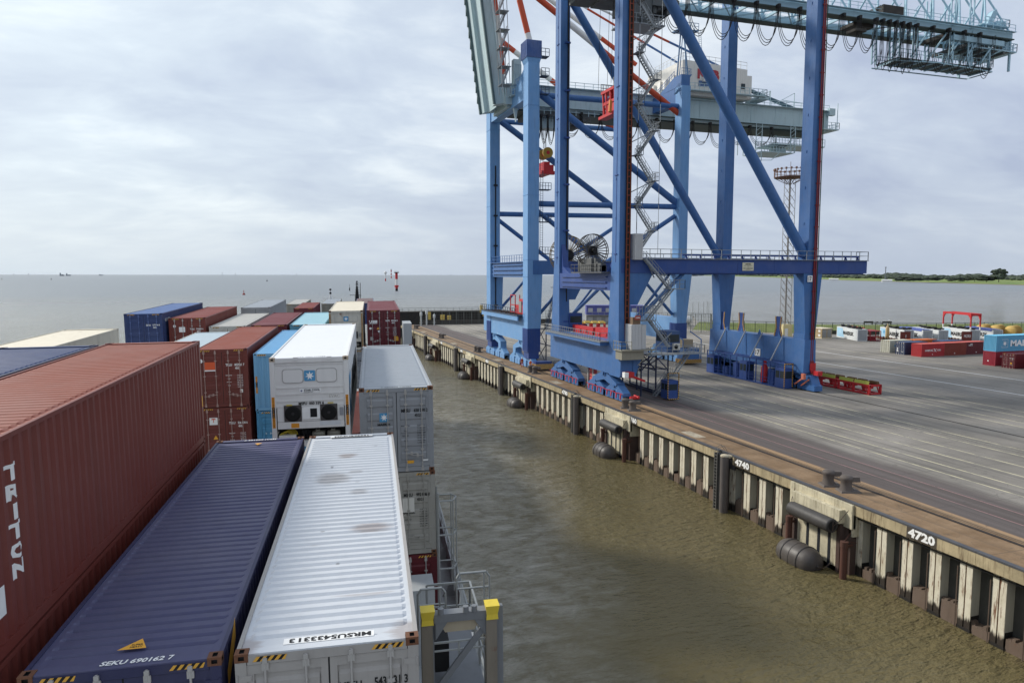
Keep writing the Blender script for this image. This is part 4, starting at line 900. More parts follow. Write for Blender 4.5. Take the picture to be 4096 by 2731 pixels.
for i in range(7):
    yb = 43.9 + 34.4 * (i - 1) + .1 * i
    where = ['in the foreground', 'near the foreground above the tube fender', 'beside the near crane wheels', 'next to the two workers', 'beyond the far crane', 'second from the far end', 'at the far end'][i]
    for j in (0, 1):
        t_ = thing('bollard', 'iron mooring bollard %s, the %s of its pair' % (where, 'farther' if j else 'nearer'), 'bollard', loc=(41.1 - .15 * j, yb - .75 + 1.7 * j, DZ), group='paired bollards along the quay edge')
        ob('post', bme, t_, Matrix.Rotation(R(-18), 4, 'Z'))

# ------------------------------------------------------------------ gantry cranes
CB = P_('crane blue paint', '#3d689f', .45, .07, .4, .16, 111); CBD = P_('deep crane blue', '#2a4887', .45, .06, .35, .14, 113)
CL_ = P_('pale crane blue paint', '#6c9aca', .45, .06, .32, .18, 115); CT = P_('grey green girder paint', '#afc3c8', .5, .08, .35, .12, 117); CTL = P_('light blue lattice paint', '#9fc0d0', .5, .06, .2, .1, 119)
REDP = P_('red machine paint', '#b8262a', .45, .05, .2, .08, 121); REDO = P_('orange red stripe paint', '#c44e2f', .5, .05, .2, .1); WHP = P_('white stripe paint', '#dcdad6', .5, .05, .3, .05)
SILV = P_('silver lift cladding', '#b9babb', .4, .04, .2, .05, 123); STAIR = plain('stair grey steel', '#8a8f93', .5, .3); CABLE = plain('black cable', '#1d1a1a', .6); RUSTS = P_('rust brown steel', '#7a3c22', .7, .4, .3)
GLASS = plain('dark glass', '#2a3338', .12, 0, .1)
HAZM = NT('hazard diagonal paint')
_g = HAZM.n('ShaderNodeSeparateXYZ'); HAZM.l(HAZM.tc.outputs['Object'], _g.inputs[0])
_s = HAZM.math('ADD', HAZM.math('ADD', _g.outputs[0], _g.outputs[1]), _g.outputs[2]); _f = HAZM.math('GREATER_THAN', HAZM.math('FRACT', HAZM.math('MULTIPLY', _s, 3.2)), .5)
HAZM.col(HAZM.mix(_f, lin('#1b1b1b'), lin('#cf9f4e'))); HAZM.rough(.6); HAZM = HAZM.m
def stair_flight(mb, a, b, wd=.7, axis='y', m=0):   # steps between a and b, width along Y or X
    a = Vector(a); b = Vector(b); n = max(4, int(abs(b.z - a.z) / .27)); o_ = Vector((0, wd / 2, 0)) if axis == 'y' else Vector((wd / 2, 0, 0))
    for s_ in (-1, 1): mb.beam(a + o_ * s_, b + o_ * s_, .05, .22, m); z = Vector((0, 0, 1.0)); mb.beam(a + o_ * s_ + z, b + o_ * s_ + z, .045, .045, m); mb.beam(a + o_ * s_ + z * .5, b + o_ * s_ + z * .5, .03, .03, m); [mb.beam(a.lerp(b, k / 4) + o_ * s_, a.lerp(b, k / 4) + o_ * s_ + z, .04, .04, m) for k in range(5)]
    for i in range(n + 1):
        p = a.lerp(b, i / n); mb.beam(p - o_, p + o_, .22, .035, m)
class Crane:
    def __init__(s, name, label, base): s.o = thing(name, label, 'crane', loc=base); s.b = Vector(base)
    def put(s, mb, name, mats, par=None, label=None):
        mb.v = [(v[0] - s.b.x, v[1] - s.b.y, v[2] + DZ - s.b.z) for v in mb.v]
        c = ob(name, mb.mesh(name, mats), par or s.o)
        if label: c['label'] = label
        return c
def bogies(C, X, y0, y1, zt, mat, red=True, n=2, land=False):
    """two balance beams, each carrying two rockers, each rocker two trucks of two wheels (y0..y1)"""
    L = (y1 - y0); half = (L - 3.2) / 2
    for a, b in ((y0, y0 + half), (y1 - half, y1)):
        c = (a + b) / 2; w_ = b - a
        mb = MB(); e_ = w_ * .26
        poly = [(c - .8, zt), (c + .8, zt), (c + 1.0, zt - .6), (c + e_ + .75, zt - 1.6), (c + e_ + .8, 1.9), (c + e_ - .6, 1.75), (c + e_ - .7, zt - 2.0), (c, zt - 1.5), (c - e_ + .7, zt - 2.0), (c - e_ + .6, 1.75), (c - e_ - .8, 1.9), (c - e_ - .75, zt - 1.6), (c - 1.0, zt - .6)]
        mb.prism(poly, 'x', X - .62, X + .62); mb.box(X - .74, X - .62, c - .55, c + .55, zt - .9, zt + .5); mb.lathe([(.28, -.9), (.28, -.74), (.16, -.7)], (X, c, zt - .6), 'x', 14)
        C.put(mb, 'balance_beam', mat)
        for k in (-1, 1):
            cc = c + k * w_ * .26; q_ = w_ * .235
            mb = MB(); poly = [(cc - .55, 2.2), (cc + .55, 2.2), (cc + q_, 1.15), (cc + q_, .75), (cc + q_ * .4, .8), (cc, 1.3), (cc - q_ * .4, .8), (cc - q_, .75), (cc - q_, 1.15)]
            mb.prism(poly, 'x', X - .5, X + .5); mb.lathe([(.2, -.66), (.2, -.5)], (X, cc, 1.8), 'x', 12); C.put(mb, 'rocker', mat)
            for j in (-1, 1):
                d = cc + j * q_ * .52; h = q_ * .46
                mb = MB()
                for sx in (-1, 1):
                    for u in (-1, 1): mb.box(X + sx * .5 - .08, X + sx * .5 + .08, d + u * h / 2 - h * .44, d + u * h / 2 + h * .44, .12, 1.0)
                mb.box(X - .42, X + .42, d - h, d + h, .7, 1.0); tr = C.put(mb, 'wheel_truck', mat)
                for u in (-1, 1):
                    mb = MB(); mb.lathe([(.36, -.16), (.36, .1), (.3, .12)], (X, d + u * h * .5, .38), 'x', 14); C.put(mb, 'wheel', DARKM)
                    if red:
                        mb = MB(); mb.prism([(d + u * h * .5 - .16, .95), (d + u * h * .5 + .1, .95), (d + u * h * .5 + .16, .35), (d + u * h * .5, .3)], 'x', X - .64, X - .58); C.put(mb, 'rail_clamp', REDP)
    if red:
        for a, b in ((y0, y0 + half), (y1 - half, y1)):
            mb = MB(); mb.path([(X - .68, a + (b - a) * k / 12, 1.08 + .05 * math.sin(k * 2.1)) for k in range(13)], .045, 5); C.put(mb, 'red_cable', REDP)
def festoon(C, x0, x1, n, Y, z, drop, tight=None, r=.045):
    mb = MB(); w_ = (x1 - x0) / n
    for i in range(n):
        for s_ in range(3):
            y = Y - .25 + s_ * .25; d = drop * (1 + .06 * s_) * (1 + .04 * math.sin(i * 3.3))
            mb.path([(x0 + w_ * (i + .5 + .47 * math.sin(t)), y, z - d * (math.cos(t) ** .8 if math.cos(t) > 0 else 0)) for t in [-PI / 2 + PI * k / 12 for k in range(13)]], r, 4)
        mb.box(x0 + w_ * i - .2, x0 + w_ * i + .2, Y - .35, Y + .35, z - .35, z + .15)
    C.put(mb, 'festoon_cable', CABLE)
def leg_(C, x0, x1, y0, y1, z0, z1, mat, foot=None, name='leg'):
    mb = MB(); f = foot or (0, 0, 0, 0); mb.tbox((x0 - f[0], x1 + f[1], y0 - f[2], y1 + f[3]), z0, (x0, x1, y0, y1), z1 if z1 - z0 < 25 else z0 + 12)
    if z1 - z0 >= 25: mb.box(x0, x1, y0, y1, z0 + 12, z1)
    for z in [z0 + 5 * k for k in range(1, int((z1 - z0) / 5))]: mb.box(x0 - .08, x0, (y0 + y1) / 2 - .06, (y0 + y1) / 2 + .06, z, z + .35)
    return C.put(mb, name, mat)

# ---- near crane, number 17
A = Crane('container_crane', 'near blue quay crane marked 17 with a long lattice girder above', (57, 95.5, DZ))
NY0, NY1, FY0, FY1 = 84.3, 86.4, 104.7, 106.8
wl = leg_(A, 42.25, 43.75, NY0, NY1, 18.4, 62, CB); leg_(A, 42.25, 43.75, FY0, FY1, 18.4, 62, CB)
for y0, y1 in ((NY0, NY1), (FY0, FY1)):
    mb = MB(); mb.tbox((42.2, 44.0, y0 - .35, y1 + .9), 7.6, (42.25, 43.75, y0, y1), 18.4); mb.tbox((43.95, 45.0, y0, y1), 12.5, (43.75, 47.2, y0, y1), 16.6); A.put(mb, 'leg', CB)
ll = leg_(A, 71.65, 73.15, NY0, NY1 + .1, 18.4, 62, CB); leg_(A, 71.65, 73.35, FY0, FY1, 18.4, 62, CB)
for y0, y1, s_ in ((NY0, NY1, 1), (FY0, FY1, 1)):
    mb = MB(); mb.tbox((71.65, 73.4, y0, y1 + .2), 8.0, (71.0, 74.2, y0, y1), 16.6); A.put(mb, 'leg', CB)
    mb = MB(); mb.tbox((71.4, 73.5, y0 - .1, y1 + .1), 2.3, (71.55, 73.4, y0, y1 + .2), 8.0); A.put(mb, 'leg', CB)
# portal beams along X
for y0, y1, x1 in ((NY0 - .1, NY1 - .2, 82.0), (FY0 + .1, FY1, 82.0)):
    mb = MB(); mb.box(42.6, x1, y0, y1, 16.6, 18.42)
    for x in (52, 60, 66, 77): mb.box(x, x + .12, y0 - .02, y1 + .02, 16.55, 18.45)
    mb.box(44, x1 - .3, y0 + .3, y1 - .3, 16.45, 16.6)
    pb = A.put(mb, 'portal_beam', CBD)
    mb = MB(); mb.rail([(45, y0 - .15, 18.45), (x1, y0 - .15, 18.45), (x1, y1 + .1, 18.45)], 1.25, 1.5, .035); mb.box(44.5, x1 + .1, y0 - .25, y0, 18.40, 18.48); A.put(mb, 'walkway_rail', STAIR)
    mb = MB(); mb.box(52, x1 - .5, y0 + .9, y0 + 1.3, 18.9, 19.15)
    for k in range(14): x = 52.5 + k * 2.2; mb.prism([(x, 18.45), (x + .4, 18.45), (x + .15, 18.95)], 'y', y0 + .9, y0 + 1.2)
    A.put(mb, 'cable_tray', CBD)
mb = MB(); mb.box(60.75, 62.55, NY0 - .16, NY0 - .12, 16.95, 18.05); A.put(mb, 'sign', P_('cream sign', '#d2cdb5', .6, .02, .2))
def atext(C, tx, face, p, wd, ht, m, bold=.03, name='lettering'): return text(tx, face, (p[0] - C.b.x, p[1] - C.b.y, p[2] + DZ - C.b.z), wd, ht, m, C.o, name, bold)
atext(A, 'LIEBHERR', 'near', (61.65, NY0 - .17, 17.82), .95, .15, BLK, .06); atext(A, 'LIEBHERR CONTAINER CRANES LTD\nKillarney', 'near', (61.65, NY0 - .17, 17.55), 1.3, .17, BLK, .02)
atext(A, 'SWL 61 T UNTER SPREADER\nSWL 75 T UNTER TRAVERSE\nBAUJAHR 2003', 'near', (61.65, NY0 - .17, 17.2), 1.5, .32, BLK, .02)
for p, nm in (((71.9, NY0 - .16, 15.9), 1),):
    mb = MB(); mb.box(71.55, 72.35, NY0 - .22, NY0 - .16, 15.4, 16.3); A.put(mb, 'number_plate', WHT); atext(A, '17', 'near', (71.95, NY0 - .23, 15.85), .5, .6, BLK)
# waterside tie and reels
mb = MB(); mb.box(42.3, 43.6, NY1, FY0, 14.3, 16.6); 
for z in (14.6, 15.3, 16.0): mb.box(42.1, 42.3, NY1 + 1.5, FY0 - 1.2, z, z + .14)
mb.prism([(FY0, 16.6), (FY0 - 3.2, 16.6), (FY0 - .8, 17.6), (FY0, 21)], 'x', 42.6, 43.5); mb.prism([(NY1, 16.6), (NY1 + 2, 16.6), (NY1, 19)], 'x', 42.6, 43.5); A.put(mb, 'tie_beam', CBD)
mb = MB(); mb.box(71.7, 73.2, NY1, FY0, 16.7, 18.3); A.put(mb, 'tie_beam', CBD)
mb = MB(); mb.box(41.0, 42.3, NY1 + .5, 97, 16.6, 16.75); mb.rail([(41.0, NY1 + .5, 16.7), (41.0, 97, 16.7)], 1.1, 1.2, .03); mb.box(41.2, 42.6, 90.5, 94, 16.8, 18.6); mb.box(41.4, 42.2, 88, 90, 16.8, 17.9); [mb.box(41.3 + .1 * (q_ % 3), 42.3, 88 + q_ * .9, 88.5 + q_ * .9, 16.8, 17.6 + .5 * (q_ % 3)) for q_ in range(9)]; A.put(mb, 'machinery_platform', P_('oily machinery grey', '#5a5b5b', .6, .15, .5))
def reel(C, c, r, mat, name='cable_reel'):
    mb = MB()
    for x in (-.28, .28):
        for k in range(28):
            a, b = 2 * PI * k / 28, 2 * PI * (k + 1) / 28
            P0 = Vector((c[0] + r * math.cos(a), c[1] + x, c[2] + r * math.sin(a))); P1 = Vector((c[0] + r * math.cos(b), c[1] + x, c[2] + r * math.sin(b)))
            mb.beam(P0, P1, .10, .10); mb.beam((c[0] + .28 * r * math.cos(a), c[1] + x * .6, c[2] + .28 * r * math.sin(a)), P0, .05, .10)
    mb.lathe([(r * .30, -.2), (r * .30, .2)], c, 'y', 24, 1); mb.lathe([(r * .14, -.8), (r * .14, .5)], c, 'y', 12, 1)
    C.put(mb, name, [mat, CABLE])
reel(A, (42.6, 93.2, 19.7), 2.3, plain('reel grey steel', '#55524e', .5, .4)); reel(A, (45.5, 108.9, 19.5), 3.1, P_('tan reel steel', '#7a6847', .6, .2))
# diagonals
def tub(C, a, b, r, mat, n=16, name='brace'): mb = MB(); mb.tube(a, b, r, n); return C.put(mb, name, mat)
tub(A, (43.4, 85.3, 59.9), (71.8, 85.3, 19.2), .72, CB); tub(A, (43.9, 105.75, 58.5), (71.6, 105.75, 19.4), .62, CB)
for y in (85.3, 105.75): tub(A, (44.2, y, 9.4), (52.8, y, 17.0), .26, CB, 10); tub(A, (44.6, y + .6, 9.4), (51.0, y + .6, 17.0), .2, CB, 8)
# sill beams
mb = MB(); mb.tbox((42.15, 43.9, 83.3, 107.9), 3.35, (42.2, 44.0, 83.2, 108.0), 7.6); mb.prism([(83.4, 3.2), (86.5, 3.2), (86.5, 3.35), (83.4, 3.35)], 'x', 42.1, 44.0); mb.tbox((43.95, 44.3, 83.2, 86.2), 3.3, (43.9, 45.3, 83.2, 86.2), 6.2)
for y in (90, 101): mb.box(42.08, 42.15, y, y + .35, 7.0, 7.3)
A.put(mb, 'sill_beam', CB); bogies(A, 43.0, 82.9, 108.6, 3.8, CB)
mb = MB(); mb.tbox((71.3, 73.4, 84.0, 107.5), 2.5, (71.4, 73.3, 84.0, 107.4), 7.2)
for y in (90, 94.6, 99, 103): mb.prism([(y - .35, 7.2), (y + .35, 7.2), (y, 7.95)], 'x', 71.7, 71.85)
A.put(mb, 'sill_beam', CB); bogies(A, 72.3, 83.2, 108.4, 3.0, CB, False)
mb = MB(); mb.box(71.24, 71.30, 93.6, 94.9, 3.9, 5.0); A.put(mb, 'number_plate', WHT); atext(A, '17', 'left', (71.23, 94.25, 4.45), .95, .8, BLK)
for y in (88.5, 93.3, 97.5, 102.8):
    mb = MB(); mb.tube((71.35, y, 7.6), (69.9, y + .9, 3.7), .11, 7); A.put(mb, 'strut', P_('pale strut', '#9aa0a8', .5, .15))
# guide horns with hazard edges
for y, x in ((104.6, 71.9), (100.9, 73.0), (90.3, 71.9), (87.4, 73.0)):
    mb = MB(); mb.prism([(y - .9, 7.2), (y + .9, 7.2), (y + .45, 8.5), (y + .65, 10.2), (y - .65, 10.2), (y - .45, 8.5)], 'x', x - .08, x + .08, 0)
    for s_ in (-1, 1): mb.beam((x - .1, y + s_ * .85, 7.25), (x - .1, y + s_ * .45, 8.5), .06, .22, 1); mb.beam((x - .1, y + s_ * .45, 8.5), (x - .1, y + s_ * .62, 10.2), .06, .22, 1)
    A.put(mb, 'guide_horn', [CBD, HAZM])
# red pipes down the landside leg
mb = MB()
for x in (72.55, 72.85): mb.path([(x, NY0 - .25, 3.6), (x, NY0 - .25, 62)], .10, 6)
for z in range(5, 60, 3): mb.box(72.4, 73.0, NY0 - .28, NY0 - .1, z, z + .15)
mb.box(72.45, 73.05, NY0 - .4, NY0 - .15, 3.0, 4.2); A.put(mb, 'cable_duct', P_('dark red duct', '#7c1d22', .5, .1, .3))
mb = MB(); mb.prism([(72.3, 3.9), (72.3, 2.9), (72.6, 2.4), (73.1, 2.35), (73.3, 2.8), (73.3, 3.9)], 'y', NY0 - .5, NY0 - .42); A.put(mb, 'cable_chute', REDP)
mb = MB(); mb.tube((73.25, NY0 - .1, 3), (73.25, NY0 - .1, 62), .07, 5); A.put(mb, 'cable_duct', plain('green cable', '#2c4a38', .6))
# cabin row in front of the landside sill
def cabin(C, x0, x1, y0, y1, z0, z1, name='cabin', m=CBD, haz=True):
    mb = MB(); mb.box(x0, x1, y0, y1, z0, z1, 0)
    wz0, wz1 = z0 + (z1 - z0) * .48, z1 - .45
    for a in ((y0 + .15, (y0 + y1) / 2 - .08), ((y0 + y1) / 2 + .08, y1 - .15)): mb.box(x0 - .015, x0, a[0], a[1], wz0, wz1, 1)
    mb.box(x0 + .15, x1 - .15, y0 - .015, y0, wz0, wz1, 1); c = C.put(mb, name, [m, GLASS])
    return c
for y0, y1 in ((103.4, 105.5), (94.6, 96.4), (85.8, 87.9)): cabin(A, 69.6, 71.0, y0, y1, .15, 3.0)
mb = MB(); mb.box(69.6, 71.1, 85.8, 105.5, .05, .17)
for y in [85.85 + 1.63 * k for k in range(13)]: mb.beam((69.65, y, .1), (69.65, y, 3.7), .12, .12)
mb.beam((69.65, 85.8, 3.7), (69.65, 105.5, 3.7), .14, .14); mb.beam((71.0, 85.8, 3.7), (71.0, 105.5, 3.7), .14, .14); mb.beam((69.65, 85.8, 3.2), (69.65, 94, 3.2), .1, .1); mb.beam((69.65, 97.5, 3.2), (69.65, 105.5, 3.2), .1, .1)
for y in (86.8, 88.4, 100, 102): mb.beam((69.65, y, 3.2), (69.65, y + .8, 3.7), .08, .08); mb.beam((69.65, y + 1.6, 3.2), (69.65, y + .8, 3.7), .08, .08)
for z in (.7, 1.15): mb.beam((69.7, 85.8, z), (69.7, 105.5, z), .05, .05)
mb.box(70.4, 71.1, 89.2, 90.5, .2, 2.2); mb.box(70.4, 71.1, 98, 99.2, .2, 2.4); mb.box(70.6, 71.1, 101, 102.4, .2, 1.4)
A.put(mb, 'service_walkway', CBD)
mb = MB(); mb.lathe([(.45, .2), (.5, .5), (.5, 2.4), (.3, 2.8), (.3, 3.5)], (70.3, 91.2, .1), 'z', 12); A.put(mb, 'motor', REDP)
mb = MB(); mb.box(69.55, 69.62, 85.75, 85.87, .2, 3.7); mb.box(70.9, 71.02, 85.72, 85.8, .2, 3.7); mb.box(69.6, 71.0, 85.72, 85.78, 3.55, 3.7); A.put(mb, 'hazard_edge', HAZM)
# buffer end of the landside track
mb = MB(); mb.prism([(82.0, .15), (84.6, .15), (84.6, 2.2), (83.0, 2.2), (82.4, 1.0), (82.0, .9)], 'x', 71.6, 73.0); A.put(mb, 'buffer', CB)
mb = MB(); mb.beam((70.9, 85.2, .8), (71.0, 83.7, 1.8), .18, .18); mb.beam((71.3, 84.3, .7), (71.4, 82.9, 1.7), .18, .18); mb.box(70.8, 71.2, 83.3, 83.8, 1.7, 2.5); A.put(mb, 'rail_clamp', P_('salmon paint', '#c8735a', .5, .1))
mb = MB(); mb.box(72.3, 73.1, 82.2, 83.2, 2.3, 2.9); A.put(mb, 'buffer', REDP)
mb = MB(); mb.box(42.5, 43.6, 82.2, 83.4, 3.3, 4.0); mb.beam((43.5, 82.2, 3.4), (44.8, 81.5, 2.9), .2, .25); A.put(mb, 'sensor_arm', REDP); mb = MB(); mb.tube((42.9, 81.9, .75), (44.2, 82.0, .75), .22, 8); mb.tube((43.9, 82.6, .9), (43.9, 81.5, .8), .16, 8); A.put(mb, 'buffer', REDP)
mb = MB(); mb.box(42.2, 42.75, 82.1, 82.8, 3.35, 4.0); A.put(mb, 'lamp_box', WHT)
# red hydraulic block and ladder under the waterside sill
mb = MB(); mb.box(43.6, 44.2, 94.6, 96.0, .3, 5.0, 0)
for k in range(8): mb.box(43.55, 43.6, 94.6, 96.0, .5 + k * .6, .56 + k * .6, 1)
mb.box(43.4, 43.5, 94.3, 94.6, .2, 5.2, 2); mb.box(43.4, 43.5, 96.0, 96.3, .2, 5.2, 2); A.put(mb, 'red_ladder_panel', [P_('coral red panel', '#cf4f53', .5, .03), DARKM, GALV])
mb = MB(); mb.box(43.2, 44.6, 91.6, 93.8, .4, 2.3); A.put(mb, 'switch_box', P_('grey switch box', '#a8a3a0', .5, .08))
mb = MB(); mb.box(44.2, 44.9, 96.4, 98, 2.4, 4.8); mb.tube((44.5, 97, .4), (44.5, 97, 2.4), .2, 8); A.put(mb, 'motor', REDP)
# walkway on the waterside sill
mb = MB(); mb.box(40.9, 42.2, 86.8, 107.3, 7.45, 7.6); mb.box(41.0, 42.2, 87.0, 107.2, 7.0, 7.45, 1); mb.rail([(42.2, 107.3, 7.6), (40.9, 107.3, 7.6), (40.9, 86.8, 7.6), (42.2, 86.8, 7.6)], 1.1, .8, .03); A.put(mb, 'walkway', [STAIR, CB])
mb = MB(); mb.box(44.0, 45.2, 88.0, 95.0, 7.6, 8.9); mb.box(44.1, 44.9, 96.0, 103.5, 7.6, 8.7)
for k in range(6): mb.lathe([(.22, 0), (.22, .5)], (43.9, 89 + k * 2.3, 8.1), 'x', 8)
A.put(mb, 'spreader_beam', REDP)
cabin(A, 43.8, 46, 104.2, 106.2, 7.6, 10.4)
# stair tower and lift on the near waterside leg
mb = MB(); z = 18.9; x0, x1 = 44.6, 46.9; i = 0
while z < 61:
    a, b = (x0, x1) if i % 2 == 0 else (x1, x0)
    stair_flight(mb, (a, 84.2 + .4 * (i % 2), z), (b, 84.2 + .4 * (i % 2), z + 3.15), .65); z += 3.15
    mb.box(b - .5, b + .5, 83.6, 85.2, z - .05, z + .03); mb.rail([(b - .5, 83.6, z), (b + .5, 83.6, z)], 1.05, .5, .025); 
    mb.rail([(b + .5, 83.6, z), (b + .5, 85.2, z)], 1.05, .5, .025); mb.beam((44.2, 83.4, z - 3.1), (44.2, 83.4, z + 1), .07, .07); mb.beam((47.3, 83.4, z - 3.1), (47.3, 83.4, z + 1), .05, .05)
    if i % 2 == 0: mb.beam((43.75, 85, z - 1.6), (b, 84.4, z), .1, .12)
    i += 1
A.put(mb, 'stair_tower', STAIR)
mb = MB(); mb.box(43.0, 43.7, NY0 - .28, NY0 - .18, 8, 62, 0); mb.box(43.05, 43.15, NY0 - .4, NY0 - .2, 8, 62, 1); mb.box(43.5, 43.6, NY0 - .4, NY0 - .2, 8, 62, 1)
for k in range(68): mb.box(43.1, 43.55, NY0 - .36, NY0 - .3, 8.4 + k * .78, 8.55 + k * .78, 2)
A.put(mb, 'lift_mast', [DARKM, RUSTS, P_('dark red rung', '#6f2522', .6, .2)])
mb = MB(); mb.box(44.0, 45.1, 83.3, 84.6, 18.3, 21.6, 0)
for k in range(6): mb.box(44.0 + k * .19, 44.06 + k * .19, 83.26, 83.3, 18.4, 21.5, 0)
A.put(mb, 'lift_cabin', SILV)
mb = MB(); mb.box(43.1, 44.5, 82.2, 83.9, 6.9, 10.1, 0); mb.box(44.75, 45.4, 82.6, 83.9, 6.9, 10.0, 0)
for k in range(5): mb.box(43.06, 43.1, 82.3 + .33 * k, 82.4 + .33 * k, 7, 10, 0)
for k in range(3): mb.box(43.2 + .45 * k, 43.3 + .45 * k, 82.16, 82.2, 7, 10, 0)
lc = A.put(mb, 'lift_cabin', SILV)
mb = MB(); mb.box(43.3, 44.4, 82.3, 83.2, 10.1, 11.0, 0); mb.box(43.5, 44.3, 82.05, 82.12, 10.7, 11.25, 1); A.put(mb, 'lift_motor', [P_('brown motor box', '#77604a', .6, .3), P_('faded red sign', '#a04a42', .5, .05)])
atext(A, 'ALIMAK', 'near', (43.9, 82.03, 10.97), .6, .17, WHT)
mb = MB(); mb.box(41.6, 46.4, 81.9, 84.2, 6.72, 6.85); mb.rail([(41.6, 84.2, 6.85), (41.6, 81.9, 6.85), (43.0, 81.9, 6.85)], 1.1, .6, .03); mb.beam((46, 82, 6.7), (44.2, 82.5, 4.8), .08, .08)
mb.box(41.8, 44.9, 82.2, 84, 5.6, 6.7); A.put(mb, 'lift_platform', P_('weathered grey steel', '#8a8678', .6, .2, .4))
mb = MB()
stair_flight(mb, (45.6, 83.7, 18.4), (49.0, 83.2, 14.6), .7); mb.box(48.6, 51.0, 82.7, 84.0, 14.5, 14.6); mb.rail([(48.6, 82.7, 14.6), (51.0, 82.7, 14.6), (51.0, 84.0, 14.6)], 1.1, .7, .03)
stair_flight(mb, (49.6, 83.4, 14.6), (46.0, 83.4, 10.6), .7); mb.box(44.9, 46.8, 82.7, 84.2, 10.45, 10.55); mb.rail([(44.0, 82.6, 10.5), (46.8, 82.6, 10.5)], 1.9, .35, .03)
stair_flight(mb, (46.3, 83.5, 10.5), (49.2, 83.5, 7.0), .7); mb.box(45.5, 54.0, 82.4, 85.2, 6.0, 6.12); mb.rail([(46.0, 82.4, 6.1), (54.0, 82.4, 6.1), (54.0, 85.2, 6.1)], 1.1, .8, .03)
stair_flight(mb, (52.6, 84, 6.0), (50.4, 84, 3.1), .7); stair_flight(mb, (50.2, 84.8, 3.1), (48.0, 84.8, .3), .7)
mb.box(49.9, 51.3, 83.4, 85.4, 3.0, 3.08); mb.beam((45.4, 82.4, 6.0), (49.0, 82.4, 8.9), .1, .1); mb.beam((45.9, 84.0, 18.3), (47.2, 84.0, 16.0), .12, .12)
A.put(mb, 'stair_flight', STAIR)
cabin(A, 49.6, 51.6, 84.6, 87.5, 6.1, 8.9, m=P_('cabin blue', '#2f4e7c', .5, .05)); 
mb = MB(); mb.box(50.4, 51.4, 84.2, 84.55, 6.4, 7.3, 0); mb.lathe([(.3, 0), (.3, -.03)], (50.8, 84.19, 6.85), 'y', 14, 1); A.put(mb, 'air_conditioner', [P_('cream unit', '#c9c6bb', .5, .05), DARKM])
mb = MB()   # dark lattice under the platform and cage frame below
for x in (46.2, 48.4, 50.2):
    for y in (85.2, 90.5, 96):
        mb.beam((x, y, .3), (x, y, 6.0), .16, .16)
    mb.beam((x, 85.2, 3.7), (x, 96, 3.7), .13, .13); mb.beam((x, 85.2, 3.7), (x, 90.5, 6), .12, .12); mb.beam((x, 90.5, 3.7), (x, 85.2, 6), .12, .12)
for y in (85.2, 90.5, 96):
    mb.beam((44.2, y, 6.0), (50.2, y, 6.0), .2, .25); mb.beam((46.2, y, 3.7), (48.4, y, 6), .12, .12); mb.beam((48.4, y, 3.7), (46.2, y, 6), .12, .12); mb.beam((44.5, y, 4.4), (50.2, y, 3.7), .12, .12)
mb.beam((49.5, 85, .25), (49.5, 96.2, .25), .12, .3); mb.beam((50.3, 85, .25), (50.3, 96.2, .25), .12, .3)
for z in (.9, 1.4): mb.beam((49.5, 87.5, z), (49.5, 96, z), .05, .05)
A.put(mb, 'lattice_frame', P_('blackish blue steel', '#1a2748', .5, .05))
cabin(A, 48.7, 50.2, 82.5, 84.3, .2, 2.6)
mb = MB()
for x in (48.66, 50.24): mb.beam((x, 82.45, .2), (x, 82.45, 3.6), .1, .1)
mb.beam((48.66, 82.45, 3.6), (50.24, 82.45, 3.6), .1, .1); mb.beam((48.66, 82.45, .2), (50.24, 82.45, .2), .1, .1); A.put(mb, 'hazard_edge', HAZM)
# upper girder truss with backreach
CYA, CYB = 92.6, 98.4
mb = MB(); T0, T1 = 34.0, 118.0; ZB = 55.3
for y in (CYA, CYB):
    mb.box(T0, T1, y - .35, y + .35, ZB, ZB + 1.1, 0); mb.box(T0, T1, y - .75, y + .75, ZB - .14, ZB, 1)
n = 15; xs = [T0 + (T1 - T0) * k / n for k in range(n + 1)]
for k in range(n):
    a, b = xs[k], xs[k + 1]; m_ = (a + b) / 2; top = (m_, 95.5, 63.5)
    for y in (CYA, CYB): mb.tube((a, y, ZB + 1), top, .16, 6, cap=False); mb.tube((b, y, ZB + 1), top, .16, 6, cap=False)
    mb.beam((a, CYA, ZB + .5), (a, CYB, ZB + .5), .25, .4)
    for y in (CYA,): mb.beam((a, CYA, ZB + .2), (b, CYB, ZB + .2), .16, .16); mb.beam((b, CYA, ZB + .2), (a, CYB, ZB + .2), .16, .16)
mb.tube((T0 + 3, 95.5, 63.5), (T1 - 3, 95.5, 63.5), .22, 8)
A.put(mb, 'girder', [CTL, P_('dark girder flange', '#3c4a48', .6, .2, .3)])
mb = MB()
for y in (CYA - .8, CYB + .8): mb.rail([(48, y, ZB + 1.1), (T1, y, ZB + 1.1)], 1.1, 1.6, .03); mb.box(48, T1, y - .3, y + .3, ZB + 1.0, ZB + 1.06)
A.put(mb, 'girder_walkway', CTL)
festoon(A, 52.0, 82.0, 8, CYA - 1.2, ZB - .1, 5.0, r=.055); festoon(A, 82.4, 88.5, 2, CYA - 1.2, ZB - .1, 4.6, r=.055); festoon(A, 88.6, 96.4, 6, CYA - 1.2, ZB - .1, 6.6, r=.055); festoon(A, 96.6, 113, 5, CYA - 1.2, ZB - .1, 6.0, r=.055)
